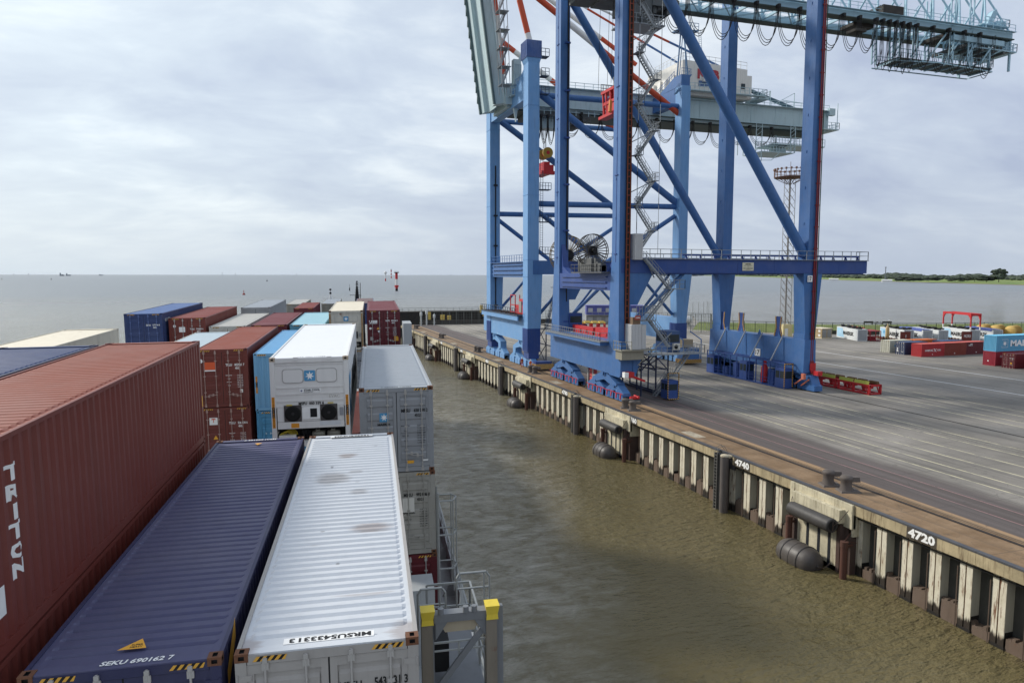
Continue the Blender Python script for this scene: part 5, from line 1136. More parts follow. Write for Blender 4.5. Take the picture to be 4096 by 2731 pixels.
# trolley with operator cab near the waterside leg
mb = MB(); mb.box(41, 44, 92, 98.5, 54.2, 55.0); mb.box(44, 52, 93.0, 98, 54.0, 55.0); mb.box(46.2, 49.8, 90.6, 93.0, 50.0, 53.6); mb.box(49.8, 53.6, 90.5, 96, 52.6, 54.4)
for k in range(12): mb.box(46 + k * .7, 46.5 + k * .7, 91, 95, 51.8 + (k % 3) * .5, 52.8 + (k % 3) * .5)
A.put(mb, 'trolley', P_('grimy trolley steel', '#575c5e', .6, .3, .5))
mb = MB(); mb.rail([(45.5, 90.2, 50), (51.5, 90.2, 50), (51.5, 94, 50)], 1.2, .8, .04); mb.box(45.4, 51.6, 90.1, 94, 49.85, 50); A.put(mb, 'cab_platform', STAIR)
# service cage under the tail of the girder
mb = MB(); cx0, cx1, cy0, cy1, zb_ = 96.0, 117.5, 92.3, 97.0, 50.4
for x in (93.5, 97.0, 104.5, 108.5):
    for y in (cy0, cy1):
        for d in (0, .8): mb.beam((x + d, y, zb_), (x + d, y, 61.5 if x > 100 else 55.5), .19, .19)
        for k in range(9): z0_ = zb_ + k * .9; mb.beam((x, y, z0_), (x + .8, y, z0_ + .9), .10, .10)
for a, b in (((93.5, cy0), (94.3, cy1)), ((93.5, cy0), (101, cy0 - 1.2)), ((101, cy0 - 1.2), (114, cy0)), ((93.5, cy1), (114, cy1)), ((114, cy0), (114, cy1))): mb.beam((a[0], a[1], zb_ - .6), (b[0], b[1], zb_ - .6), .15, .15)
for k in range(6): mb.beam((93 + 3.6 * k, cy0, zb_ + .2), (96.6 + 3.6 * k, cy0, ZB - .3), .19, .19)
for k in range(3): mb.beam((100 + 5 * k, cy0, zb_ + .2), (98 + 5 * k, cy0 - .2, zb_ - .6), .1, .1)
mb.rail([(94.5, cy0 + .3, zb_ + .2), (114.5, cy0 + .3, zb_ + .2), (114.5, cy1, zb_ + .2)], 1.2, .9, .04); mb.rail([(94.5, cy1, zb_ + .2), (114.5, cy1, zb_ + .2)], 1.2, 1.2, .04)
for k in range(4): mb.tube((116.5 + .3 * k, cy0 + k, 53.8), (111 + .2 * k, cy0 + 2, zb_ + .2), .1, 5)
A.put(mb, 'service_cage', CTL)
mb = MB(); mb.box(94.5, 114.5, cy0 + .4, cy1, zb_, zb_ + .12, 0)
for k in range(9): mb.box(94.6 + 2.45 * k, 94.8 + 2.45 * k, cy0 + .4, cy1, zb_ - .2, zb_, 1)
A.put(mb, 'cage_floor', [P_('dark grating', '#37484c', .6, .1), CTL])
mb = MB(); mb.box(109, 119.5, 92.5, 99, 53.4, 53.6, 0); mb.box(105, 116, 92.0, 93, 54.0, 54.8, 0); mb.rail([(109, 92.5, 53.6), (119.5, 92.5, 53.6), (119.5, 99, 53.6)], 1.2, .8, .04); mb.rail([(112, 92.5, 57.4), (117.5, 92.5, 57.4), (117.5, 99, 57.4)], 1.1, .8, .04); mb.box(111.5, 117.5, 92.5, 99, 57.25, 57.4, 0)
for x, y in ((109.5, 93), (114, 93), (118.5, 93), (114, 98.5)): mb.beam((x, y, 50.4), (x, y, 57), .3, .3)
mb.prism([(112.6, 57.4), (114.0, 57.4), (115.6, 60.2), (116.3, 60.6), (116.6, 60.0), (115.4, 57.9), (115.6, 57.4)], 'y', 94, 95.0); mb.box(115.8, 117, 93, 95, 57.4, 58.4, 0); mb.box(117.5, 118.8, 93, 95, 53.6, 55.2, 0)
for k in range(14): mb.box(107 + k * .8, 107.5 + k * .8, 92.6, 98 - (k % 4), 53.0 + (k % 3) * .3, 53.5 + (k % 4) * .25, 1)
A.put(mb, 'tail_platform', [CTL, P_('grimy trolley steel', '#575c5e')])
for bb in ((104, 106, 93, 97, 54.6, 55.2), (86, 90, 93.2, 96, 54.6, 55.1), (84.5, 86.5, 91, 93, 53.0, 53.4), (90, 94, 91.5, 96, 56.4, 57.6)): mb = MB(); mb.box(*bb); A.put(mb, 'buffer', P_('grimy dark steel', '#33302d', .7, .3))
# lifting gear hanging inside this crane
mb = MB(); mb.box(45.6, 47.6, 93.4, 97.5, 42.0, 42.4); mb.box(45.8, 46.1, 93.4, 97.2, 40.4, 40.8); mb.box(46.8, 47.2, 93.4, 97.2, 39.2, 40.2); mb.box(45.3, 46.6, 93.2, 97.6, 38.5, 38.9)
for y in (93.5, 94.8, 96.2, 97.2): mb.beam((45.8, y, 42.1), (46.0, y, 38.9), .22, .28); mb.beam((47.4, y, 42.1), (46.9, y, 39.2), .22, .28); mb.beam((46.0, y, 39.8), (47.4, y, 41.9), .15, .2)
for y in (93.8, 95.4): mb.tube((46.0, y, 41.0), (47.4, y + 1, 41.5), .28, 8); mb.box(45.9, 46.6, y, y + .9, 39.2, 40.3)
hb = A.put(mb, 'spreader', REDP); mb = MB(); mb.prism([(45.0, 38.9), (45.35, 38.7), (45.4, 40.3), (45.1, 40.5)], 'y', 93.4, 93.8); A.put(mb, 'twist_arm', P_('orange arm', '#c8742c', .5, .05), hb)
mb = MB(); mb.rail([(45.6, 93.4, 42.4), (47.6, 93.4, 42.4)], 1.1, .4, .04); mb.rail([(45.6, 97.5, 42.4), (47.6, 97.5, 42.4)], 1.1, .4, .04); A.put(mb, 'spreader_rail', GALV, hb)
mb = MB()
for x, y in ((45.2, 93.4), (46.4, 93.6), (47.2, 94.5), (45.4, 98), (46.9, 98.2)): mb.tube((x, y, 42.7), (x + .2, y, 54.0), .03, 4, cap=False)
A.put(mb, 'hoist_rope', CABLE)

mb = MB()
mb.box(43.35, 43.55, 104.5, 104.7, 8, 62, 0)
for z in range(9, 60, 7): mb.box(42.9, 43.75, 104.35, 104.7, z, z + .25, 1)
A.put(mb, 'conduit', [CABLE, CBD])
for y0, x0 in ((84.3, 42.25), (104.7, 42.25)):
    mb = MB(); mb.box(x0 - .04, x0, y0 + .9, y0 + 1.0, 18, 60); [mb.box(x0 - .12, x0, y0 + .6, y0 + 1.4, z, z + .12) for z in (19, 29, 40, 51)]; A.put(mb, 'weld_seam', CBD)
# ---- far crane, paler blue, box girder with its boom raised
B_ = Crane('container_crane', 'far pale blue quay crane with raised boom, striped stays and a white machinery house', (57, 131, DZ))
def btext(*a, **k): return atext(B_, *a, **k)
NY0, NY1, FY0, FY1 = 118.6, 121.1, 141.2, 143.8
for y0, y1 in ((NY0, NY1), (FY0, FY1)):
    mb = MB(); mb.box(42.0, 44.05, y0, y1, 18.8, 52.0 if y0 < 130 else 50.5); mb.tbox((42.0, 44.4, y0 - .1, y1), 7.0, (42.0, 44.8, y0, y1), 18.8); 
    if y0 < 130: mb.tbox((42.0, 44.05, y0, y1), 52.0, (41.7, 44.3, y0 - .1, y1 + .1), 52.8)
    for z in (16, 18.9, 30, 45): mb.box(41.95, 44.1, y0 - .05, y1 + .05, z, z + .08)
    B_.put(mb, 'leg', CL_ if y0 < 130 else CL_)
    mb = MB(); mb.box(41.95, 44.35, y0 - .15, y1 + .05, 2.9, 7.0)
    for k in range(4): mb.box(41.9, 41.95, y0 + .15 + k * .55, y0 + .4 + k * .55, 3.1, 6.9); mb.box(42.2 + .5 * k, 42.4 + .5 * k, y0 - .2, y0 - .15, 3.1, 6.9)
    mb.box(42.2, 44.1, y0 - .1, y1, 1.7, 2.9); B_.put(mb, 'leg_sleeve', CBD)
mb = MB(); mb.box(41.6, 44.35, NY0 - .2, NY1 + .2, 52.8, 55.6)
for k in range(12): mb.box(41.6 + k * .23, 41.7 + k * .23, NY0 - .25, NY0 - .2, 52.9, 55.5); 
for k in range(12): mb.box(41.55, 41.6, NY0 + k * .23, NY0 + .1 + k * .23, 52.9, 55.5)
B_.put(mb, 'leg_cap', P_('scuffed blue cap', '#47639a', .6, .05, .6, .4))
for y0, y1 in ((NY0 - .3, NY1 - .6), (FY0, FY1)):
    mb = MB(); mb.box(71.4, 73.2, y0, y1, 18.8, 50.5); mb.tbox((71.4, 73.4, y0, y1), 7.4, (70.9, 74.6, y0, y1), 18.8); B_.put(mb, 'leg', CL_)
    mb = MB(); mb.box(71.2, 73.5, y0 - .1, y1 + .1, 3.6, 7.4)
    for k in range(4): mb.box(71.12, 71.2, y0 + .1 + k * .5, y0 + .35 + k * .5, 3.7, 7.3)
    B_.put(mb, 'leg_sleeve', CBD)
    mb = MB(); mb.box(43, 83, y0 + .2, y1 - .2, 16.4, 18.8); B_.put(mb, 'portal_beam', CB)
mb = MB(); mb.box(42.4, 43.9, NY1, FY0, 15.9, 18.6); [mb.box(42.1, 42.4, NY1 + 1, FY0 - 1, z, z + .14) for z in (16.4, 17.2, 18.0)]; mb.rail([(42.3, NY1, 18.7), (42.3, FY0, 18.7)], 1.2, 1.4, .035); mb.box(42, 42.5, NY1, FY0, 18.6, 18.7); B_.put(mb, 'tie_beam', CB)
mb = MB(); mb.box(42.2, 43.8, NY1, FY0, 46.4, 49.6); mb.prism([(NY1, 52.0), (NY1 + 5, 49.6), (NY1, 49.6)], 'x', 42.3, 43.7); mb.rail([(42.3, NY1, 49.7), (42.3, FY0, 49.7)], 1.2, 1.4, .035); B_.put(mb, 'tie_beam', CL_)
mb = MB(); mb.box(71.4, 73.0, NY1 - .6, FY0, 47.6, 50.4); mb.prism([(NY0, 50.5), (NY0, 52.5), (NY1, 52.5), (NY1 + 6, 50.4)], 'x', 71.4, 73.2); mb.rail([(71.4, NY0, 52.5), (73.2, NY0, 52.5)], 1.1, .7, .03); mb.rail([(71.4, NY1, 52.5), (71.4, NY1 + 6, 50.5)], 1.1, .9, .03); B_.put(mb, 'tie_beam', CB)
mb = MB(); mb.box(71.4, 73.0, NY1 - .6, FY0, 16.4, 18.6); B_.put(mb, 'tie_beam', CB)
for y, z0 in ((119.7, 47.6), (142.4, 47.4)):
    tub(B_, (44.0, y, z0), (71.6, y, 29.6), .62, CB); tub(B_, (44.0, y, 28.6), (71.5, y, 28.9), .5, CB); tub(B_, (71.3, y, 27.2), (57.5, y, 18.6), .42, CB); tub(B_, (44.1, y, 27.4), (56.5, y, 18.6), .42, CB); tub(B_, (44, y, 47.0), (71.4, y, 47.0), .5, CB)
    tub(B_, (44.2, y, 9), (51, y, 16.5), .3, CB, 8); tub(B_, (71.2, y, 9), (64, y, 16.5), .3, CB, 8)
def stripes(C, a, b, r, segs, n=14, name='stay'):
    a = Vector(a); b = Vector(b)
    mats = []; mb = MB(); t0 = 0
    for t1, mi in segs: mb.tube(a.lerp(b, t0), a.lerp(b, t1), r, n, m=mi, cap=False); t0 = t1
    return C.put(mb, name, [REDO, WHP, CB])
for y in (119.8, 142.4):
    stripes(B_, (42.7, y, 55.6), (38.2, y, 71.5), .50, [(.09, 1), (.42, 0), (.75, 1), (1, 0)])
    stripes(B_, (39.3, y, 66.0), (72.0, y, 45.6), .52, [(.25, 0), (.49, 1), (1, 0)])
stripes(B_, (47, 142, 76), (74.5, 142, 60.6), .45, [(.1, 0), (.70, 1), (1, 0)])
stripes(B_, (50, 128, 68.6), (85.5, 128, 57.6), .22, [(.1, 0), (.35, 1), (.68, 0), (1, 2)], 8); stripes(B_, (55, 138, 71.8), (86.5, 138, 58.8), .22, [(.2, 1), (.62, 0), (1, 2)], 8)
tub(B_, (91.0, 131, 55.4), (107, 131, 51.2), .4, P_('dark slate brace', '#3f5a68', .5), 10)
# service mast with stairs beside the seaward pylon
mb = MB()
for x in (39.2, 40.6):
    for y in (124, 126): mb.beam((x, y, 48), (x - 1.2, y, 75), .10, .10)
for k in range(8):
    z = 49.5 + k * 3.1; xo = -1.2 * (z - 48) / 27
    stair_flight(mb, (39.3 + xo, 124.5 + (k % 2), z), (40.5 + xo, 124.5 + (k % 2), z + 2.8), .5); mb.box(39.0 + xo, 41.0 + xo, 124, 126.2, z - .05, z)
B_.put(mb, 'stair_tower', STAIR)
for y, a, b in ((130.5, REDO, WHP), (136.5, REDO, WHP), (127, REDO, WHP)):
    stripes(B_, (40.4, y, 52.0), (37.6, y, 74), .34, [(.22, 0), (.45, 1), (.68, 0), (1, 1)], 10)
mb = MB(); mb.box(43.0, 43.2, 141.0, 141.2, 9, 38, 0)
for z in range(10, 38, 6): mb.box(42.7, 43.5, 140.9, 141.2, z, z + .3, 0)
B_.put(mb, 'conduit', CABLE)
# boom
TL = -.135
def bx(z, o): return o + TL * (z - 48)
mb = MB(); z0, z1 = 47.0, 76.0
for ya, yb in ((128.6, 130.6), (135.6, 137.6)):
    mb.prism([(bx(z0, 39.1), z0), (bx(z0, 41.4), z0 + .4), (bx(z1, 41.4), z1), (bx(z1, 39.1), z1)], 'y', ya, yb, 0)
mb.prism([(bx(z0, 39.9), z0), (bx(z0, 40.4), z0 + .4), (bx(z1, 40.4), z1), (bx(z1, 39.9), z1)], 'y', 130.6, 135.6, 0)
for y in (128.3, 137.4): mb.prism([(bx(z0, 38.7), z0), (bx(z0, 39.1), z0), (bx(z1, 39.1), z1), (bx(z1, 38.7), z1)], 'y', y, y + .5, 1)
mb.prism([(bx(z0, 40.7), z0), (bx(z0, 41.0), z0 + .4), (bx(z1, 41.0), z1), (bx(z1, 40.7), z1)], 'y', 128.4, 128.6, 2)
for k in range(14): z = 49 + k * 2; mb.box(bx(z, 38.5), bx(z, 38.7), 137.6, 137.9, z, z + 1.2, 1)
B_.put(mb, 'boom', [CT, P_('dark rail flange', '#4f6468', .6, .2), P_('pale girder edge', '#c5d6d8', .5)])
mb = MB(); mb.box(41.0, 44.5, 127.8, 129.2, 47, 50.2); mb.box(41.5, 46, 126.2, 127.8, 48.2, 48.4); mb.rail([(41.5, 126.2, 48.4), (46, 126.2, 48.4)], 1.2, .6, .04); mb.box(42, 43.4, 126.4, 127.6, 50.2, 54.6); mb.rail([(42, 126.3, 50.2), (43.4, 126.3, 50.2)], 3.5, .4, .03)
mb.beam((43, 127, 54), (44.5, 127, 57.5), .4, .4); mb.prism([(42.3, 47), (43.3, 47), (42.9, 44)], 'y', 127.6, 128.2)
B_.put(mb, 'hinge', CT)
# fixed girder
mb = MB(); mb.box(41.5, 113.5, 129.0, 137.0, 47.2, 51.0, 0); mb.box(41.5, 113.5, 128.7, 137.3, 46.7, 47.2, 0); mb.box(44, 112, 129.6, 136.4, 46.4, 46.7, 1); mb.box(41.5, 113.5, 128.1, 128.6, 47.0, 47.14, 1)
for k in range(12): mb.box(46 + k * 6, 46.1 + k * 6, 128.95, 129, 47.2, 51)
B_.put(mb, 'girder', [CT, P_('dark girder flange', '#3c4a48')])
mb = MB(); mb.rail([(44, 128.8, 51.0), (113.5, 128.8, 51.0)], 1.1, 1.8, .04); mb.box(44, 113.5, 128.3, 129, 50.9, 51.0); mb.rail([(44, 137, 51), (113.5, 137, 51)], 1.1, 2.0, .04); mb.rail([(46, 128.2, 45.9), (60, 128.2, 45.9)], 1.1, 1.2, .05)
for k in range(3): x = 93 + 6 * k; mb.beam((x, 129.5, 51), (x, 129.5, 54.2), .12, .12); mb.beam((x, 129.5, 54.2), (x - 5, 129.5, 51.6), .1, .1); mb.beam((x - 2, 131, 53), (x + 6, 131, 52.6), .1, .1)
B_.put(mb, 'girder_walkway', CT)
mb = MB(); mb.box(76.8, 91.6, 127.2, 141, 51.4, 57.1, 0); mb.prism([(76.8, 57.1), (91.6, 57.1), (91.6, 57.2), (88, 57.4), (77.2, 57.9), (76.8, 57.8)], 'y', 127.2, 141, 0); mb.box(91.6, 93.0, 127.6, 134, 51.6, 56.2, 0)
for k in range(28): mb.box(77 + k * .52, 77.06 + k * .52, 127.17, 127.2, 51.5, 57.0, 0)
for k in range(25): mb.box(76.77, 76.8, 127.5 + k * .54, 127.56 + k * .54, 51.5, 57.0, 0)
h = B_.put(mb, 'machinery_house', P_('cream machinery house paint', '#d8d4cd', .5, .03, .25, .05))
mb = MB()
for y in (129.4, 132.5, 134.6, 137.4, 139): mb.tbox((76.0, 76.8, y, y + 1.0), 53.6, (76.2, 76.8, y, y + 1.0), 55.4)
mb.box(81.2, 82.2, 126.6, 127.15, 54.0, 54.9); B_.put(mb, 'vent_hood', MATS['cream machinery house paint'], h)
mb = MB(); mb.box(90.2, 91.1, 127.1, 127.16, 53.4, 54.4); B_.put(mb, 'window', GLASS, h)
x_ = btext('NTB', 'near', (82.6, 127.12, 55.5), 5.0, 1.9, P_('dark red lettering', '#a8323c', .5, 0, 0), bold=.06)
mb = MB(); mb.prism([(80.4, 54.2), (85.4, 54.3), (85.3, 52.9), (83, 53.3), (80.4, 53.1)], 'y', 127.1, 127.14); B_.put(mb, 'logo', P_('slate blue swoosh', '#526a92', .5, 0, 0))
mb = MB(); mb.rail([(76.9, 127.3, 57.9), (91.5, 127.3, 57.3)], 1.3, 1.4, .035); mb.rail([(76.9, 141, 57.9), (76.9, 127.3, 57.9)], 1.3, 1.4, .035); B_.put(mb, 'roof_rail', plain('pale rail steel', '#c9ccce', .5))
mb = MB(); mb.box(75.6, 95.5, 126.0, 127.2, 52.0, 52.15, 0); mb.rail([(75.8, 127, 52.15), (75.8, 126.0, 52.15), (95.5, 126.0, 52.15), (95.5, 134, 52.15)], 1.2, 1.0, .04); mb.tbox((80, 91, 129, 137), 51.0, (78, 93, 128, 139), 52.3, 0); mb.box(94, 96.5, 126.5, 131, 51.6, 52.1, 0); mb.rail([(96.5, 126.5, 52.1), (96.5, 131, 52.1)], 1.1, .8, .04)
B_.put(mb, 'house_platform', CT)
mb = MB()  # ladder frame in front of the machinery house
for s_ in (-1, 1): mb.beam((73.4 + s_ * 1.2, 121.5, 52.5), (73.4 + s_ * .3, 122, 61.2), .2, .2); mb.beam((73.4 + s_ * .7, 121.5, 52.5), (73.4 + s_ * .2, 121.4, 61.2), .12, .12)
mb.box(71.8, 76.0, 120.6, 123, 61.0, 61.2); mb.rail([(71.8, 120.6, 61.2), (76.0, 120.6, 61.2)], 1.2, .7, .04); mb.beam((76.2, 121, 61.5), (76.6, 121, 57), .05, .05); mb.beam((76.7, 121, 61.5), (77.1, 121, 57), .05, .05)
for k in range(12): mb.beam((76.2 + .03 * k, 121, 61.3 - k * .38), (76.7 + .03 * k, 121, 61.3 - k * .38), .04, .04)
stair_flight(mb, (70.5, 119, 49.0), (73.5, 119, 52.6), .7); B_.put(mb, 'signal_mast', P_('mid blue steel', '#4a7196', .5, .05))
festoon(B_, 52, 88, 9, 128.3, 46.5, 4.0, r=.05); festoon(B_, 88, 104, 3, 128.3, 46.5, 3.4, r=.05); festoon(B_, 46.6, 50.6, 3, 128.2, 45.6, 4.6, r=.05)
mb = MB(); mb.box(46, 58, 128.6, 136, 45.6, 46.4, 0); mb.box(47, 54, 129, 131.6, 43.5, 46, 1); mb.rail([(46, 128.4, 44.6), (58, 128.4, 44.6)], 1.1, .8, .05)
for k in range(10): mb.box(47 + k, 47.6 + k, 129.4, 134, 44.2 + .4 * (k % 3), 45.6, 0)
mb.box(46.2, 47, 128, 129, 46.4, 49.6, 2); B_.put(mb, 'trolley', [P_('grimy trolley steel', '#575c5e'), CT, CBD])
mb = MB(); mb.box(49.2, 51.2, 130, 136, 35.4, 37.0, 0); mb.box(49.6, 50.8, 131, 135, 37.0, 37.7, 0); mb.box(48.6, 51.4, 129.6, 130.6, 35.2, 35.8, 0)
sp_ = B_.put(mb, 'spreader', REDP)
for y in (130.6, 133.2):
    mb = MB(); mb.lathe([(1.0, -.25), (1.0, .25)], (50.2, y, 39.3), 'y', 18); mb.lathe([(.35, -.3), (.35, .3)], (50.2, y, 39.3), 'y', 12, 1); B_.put(mb, 'sheave', [P_('yellow sheave', '#a8872f', .6, .2), REDP], sp_)
mb = MB(); [mb.tube((x, y, 40), (x, y + .3, 46), .04, 4, cap=False) for x, y in ((49.3, 130.5), (49.9, 131), (50.8, 133), (51, 134.5))]; B_.put(mb, 'hoist_rope', CABLE)
mb = MB()   # ladder runs on the inside of the near waterside leg
for z0 in (20, 25.5, 31): 
    if len(mb.v): B_.put(mb, 'access_ladder', P_('dark slate steel', '#34465c')); mb = MB()
    mb.beam((44.4, 119, z0), (44.4, 119, z0 + 5.5), .06, .06); mb.beam((44.9, 119, z0), (44.9, 119, z0 + 5.5), .06, .06); mb.box(44.1, 46.2, 118.4, 120, z0 - .1, z0); mb.rail([(44.1, 118.4, z0), (46.2, 118.4, z0)], 1.1, .5, .035)
    for k in range(14): mb.beam((44.4, 119, z0 + k * .4), (44.9, 119, z0 + k * .4), .04, .04)
B_.put(mb, 'access_ladder', P_('dark slate steel', '#34465c'))
for z0 in (47, 50, 53.2): mb = MB(); mb.box(44.3, 45.7, 118.4, 120, z0 - .1, z0); mb.rail([(44.3, 118.4, z0), (45.7, 118.4, z0)], 1.2, .5, .04); B_.put(mb, 'landing', P_('dark slate steel', '#34465c'))
mb = MB()
stair_flight(mb, (47.4, 118.4, 14.2), (45.4, 118.4, 7.0), .7); mb.box(46.6, 50.0, 117.8, 119.4, 14.1, 14.2); mb.rail([(46.6, 117.8, 14.2), (50, 117.8, 14.2)], 1.1, .7, .04); mb.box(44.4, 46.2, 117.8, 119.4, 6.9, 7.0)
B_.put(mb, 'access_ladder', P_('dark slate steel', '#34465c', .5, .05))
mb = MB(); mb.box(42.1, 44.0, NY1, FY0, 4.6, 9.0); mb.box(42.1, 44.0, FY1, FY1 + 2.5, 4.8, 8.2)
for k in range(3): mb.lathe([(.14, 0), (.14, -.05)], (42.1, 124 + 5 * k, 7.6), 'x', 8); mb.lathe([(.14, 0), (.14, -.05)], (42.1, 124.8 + 5 * k, 7.5), 'x', 8)
B_.put(mb, 'sill_beam', CL_)
mb = MB(); mb.box(41.0, 43.6, 121.3, 144.6, 9.0, 9.2, 0); mb.box(41.1, 41.3, 121.4, 144.5, 8.2, 9.0, 1); mb.rail([(41.0, 121.3, 9.2), (41.0, 144.6, 9.2)], 1.2, 1.3, .04)
for k in range(8): mb.box(41.1, 43.6, 123 + k * 2.7, 123.4 + k * 2.7, 9.2, 9.35, 2)
B_.put(mb, 'walkway', [P_('dark slate steel', '#34465c'), CL_, P_('brown grating', '#5a4636', .7, .3)])
mb = MB(); mb.box(42.4, 44.4, 122.0, 126.2, 9.3, 10.9, 0); mb.box(42.5, 44.3, 122.2, 124.6, 10.9, 12.0, 0)
for y in (126.5, 129.2): mb.beam((42.4, y, 9.3), (42.4, y, 12.6), .15, .15); mb.beam((44.2, y, 9.3), (44.2, y, 12.6), .15, .15)
for z in (9.5, 10.8, 12.6): mb.beam((42.4, 126.2, z), (42.4, 129.2, z), .15, .15)
mb.box(42.3, 42.4, 122.8, 124.2, 9.6, 11.6, 1); B_.put(mb, 'red_cage', [REDP, P_('grey shutter', '#8f8a86')])
bogies(B_, 43.0, 117.2, 146.0, 4.9, CL_, False); 
mb = MB(); mb.box(71.4, 73.2, NY1 - .6, FY0, 4.2, 8.4); B_.put(mb, 'sill_beam', CL_); bogies(B_, 72.3, 117.0, 146.0, 4.2, CL_, False)
mb = MB(); mb.box(42.5, 45.5, 115.8, 117.2, .5, 1.5, 1); mb.prism([(114.9, .3), (117.2, .3), (117.2, 1.1), (115.4, 1.1)], 'x', 42.4, 45.6, 0); B_.put(mb, 'buffer', [HAZM, CBD])
mb = MB(); mb.box(70.5, 74.5, 114.6, 117.0, .3, 1.0, 0); mb.box(70.8, 74.2, 114.8, 117, 1.0, 3.0, 1); mb.box(71, 73, 115.2, 117.4, 3.2, 4.6, 2)
for x in (70.6, 74.4): mb.beam((x, 114.7, .3), (x, 114.7, 4.6), .14, .14, 1); mb.beam((x, 114.7, 4.6), (x, 118.5, 5.8), .14, .14, 1)
B_.put(mb, 'buffer', [HAZM, CB, P_('tan box', '#9c8d74', .6, .1)])
mb = MB()  # lattice gate frame behind the near leg
for y in (121.5, 126.5, 131.5):
    mb.beam((46.6, y, .2), (46.6, y, 7.4), .16, .16)
for y in (121.5, 126.5): mb.beam((46.6, y, .4), (46.6, y + 5, 3.8), .1, .1); mb.beam((46.6, y + 5, .4), (46.6, y, 3.8), .1, .1); mb.beam((46.6, y, 3.8), (46.6, y + 5, 7.2), .1, .1); mb.beam((46.6, y + 5, 3.8), (46.6, y, 7.2), .1, .1)
for z in (.3, 3.8, 7.3): mb.beam((46.6, 117, z), (46.6, 132, z), .14, .14)
for x in (48.5, 52.0):
    mb.beam((x, 118, .2), (x, 118, 7.0), .14, .14)
mb.beam((46.6, 118, 7.3), (53, 118, 7.3), .3, .6); mb.beam((46.6, 118, .3), (52, 118, 3.7), .1, .1); mb.beam((52, 118, .3), (46.6, 118, 3.7), .1, .1); mb.beam((46.6, 118, 3.7), (52, 118, 7), .1, .1); mb.beam((52, 118, 3.7), (46.6, 118, 7), .1, .1); mb.rail([(46.6, 117.6, .2), (53, 117.6, .2)], 1.1, .8, .03)
B_.put(mb, 'lattice_frame', P_('blackish blue steel', '#1a2748'))
mb = MB(); mb.box(108, 115.2, 127.6, 138, 46.9, 47.1); mb.rail([(108, 127.6, 47.1), (115.2, 127.6, 47.1), (115.2, 138, 47.1)], 1.3, .9, .04); mb.prism([(108.2, 49), (109.4, 49), (110.2, 54), (109.2, 54.4)], 'y', 128, 129.4); mb.box(112.9, 114.4, 128, 129, 50, 51.4); mb.beam((114.8, 127.8, 47), (114.8, 127.8, 52.5), .1, .1)
cx0, cx1, cz = 95.5, 108, 41.6
for x in (94.6, 96.0, 103, 104.2): mb.beam((x, 127.8, cz - (.0 if x > 100 else 2.0)), (x, 127.8, 47), .12, .12); mb.beam((x, 134, cz), (x, 134, 47), .12, .12)
for k in range(7): mb.beam((94.6, 127.8, 39.6 + k), (96.0, 127.8, 40.6 + k), .06, .06); mb.beam((103, 127.8, 41.6 + k * .8), (104.2, 127.8, 42.4 + k * .8), .06, .06)
mb.box(96, 104, 127.8, 134, cz - .1, cz + .05); mb.box(99, 112, 128, 134, 43.2, 43.4); mb.rail([(96, 127.8, cz), (104, 127.8, cz)], 1.2, .7, .04); mb.rail([(99, 128, 43.4), (112, 128, 43.4)], 1.4, .7, .04); mb.rail([(99, 134, 43.4), (112, 134, 43.4)], 1.4, .7, .04)
mb.beam((96, 127.8, cz - .2), (94.6, 127.8, 39.7), .1, .1); mb.beam((94.6, 127.8, 39.7), (98.5, 127.8, 39.9), .1, .1); mb.beam((98.5, 127.8, 39.9), (100.5, 127.8, cz), .1, .1); mb.box(101, 103, 129, 132, cz, cz + 1.2)
B_.put(mb, 'tail_platform', CT)

# ------------------------------------------------------------------ people
def person_mat(name, suit, boots, zsplit=.12, top='#c8a68a', helmet='#e5e3df'):
    t = NT(name); s_ = t.n('ShaderNodeSeparateXYZ'); t.l(t.tc.outputs['Object'], s_.inputs[0]); z = s_.outputs[2]
    c = t.mix(t.math('GREATER_THAN', z, zsplit), lin(boots), lin(suit)); c = t.mix(t.math('MULTIPLY', t.math('GREATER_THAN', z, 1.02), t.math('LESS_THAN', z, 1.09)), c, lin('#d8d6a0'))
    c = t.mix(t.math('GREATER_THAN', z, 1.47), c, lin(top)); t.col(c); t.rough(.8); return t.m
def person(label, loc, rz, mat, pose, helmet=None):
    o = thing('person', label, 'person', loc=loc, rz=rz)
    J, E, Rr = pose
    me = bpy.data.meshes.new('body'); me.from_pydata(J, E, []); me.materials.append(mat); b = ob('body', me, o)
    md = b.modifiers.new('skin', 'SKIN'); sk = me.skin_vertices[0] if me.skin_vertices else None
    if sk is None:
        bm = bmesh.new(); bm.from_mesh(me); bm.verts.layers.skin.verify(); bm.to_mesh(me); bm.free(); sk = me.skin_vertices[0]
    for i, r in enumerate(Rr): sk.data[i].radius = (r, r * .85) if not isinstance(r, tuple) else r
    sk.data[0].use_root = True
    s2 = b.modifiers.new('sub', 'SUBSURF'); s2.levels = 1; s2.render_levels = 1
    if helmet:
        mb = MB(); hz_ = max(p[2] for p in J); hp = [p for p in J if p[2] == hz_][0]
        mb.lathe([(.145, hz_ - .03), (.14, hz_ + .03), (.10, hz_ + .10), (.02, hz_ + .12)], (hp[0], hp[1], 0), 'z', 12); mb.box(hp[0] - .08, hp[0] + .08, hp[1] - .19, hp[1] - .1, hz_ - .03, hz_ - .01); ob('helmet', mb.mesh('helmet', helmet), o)
    return o
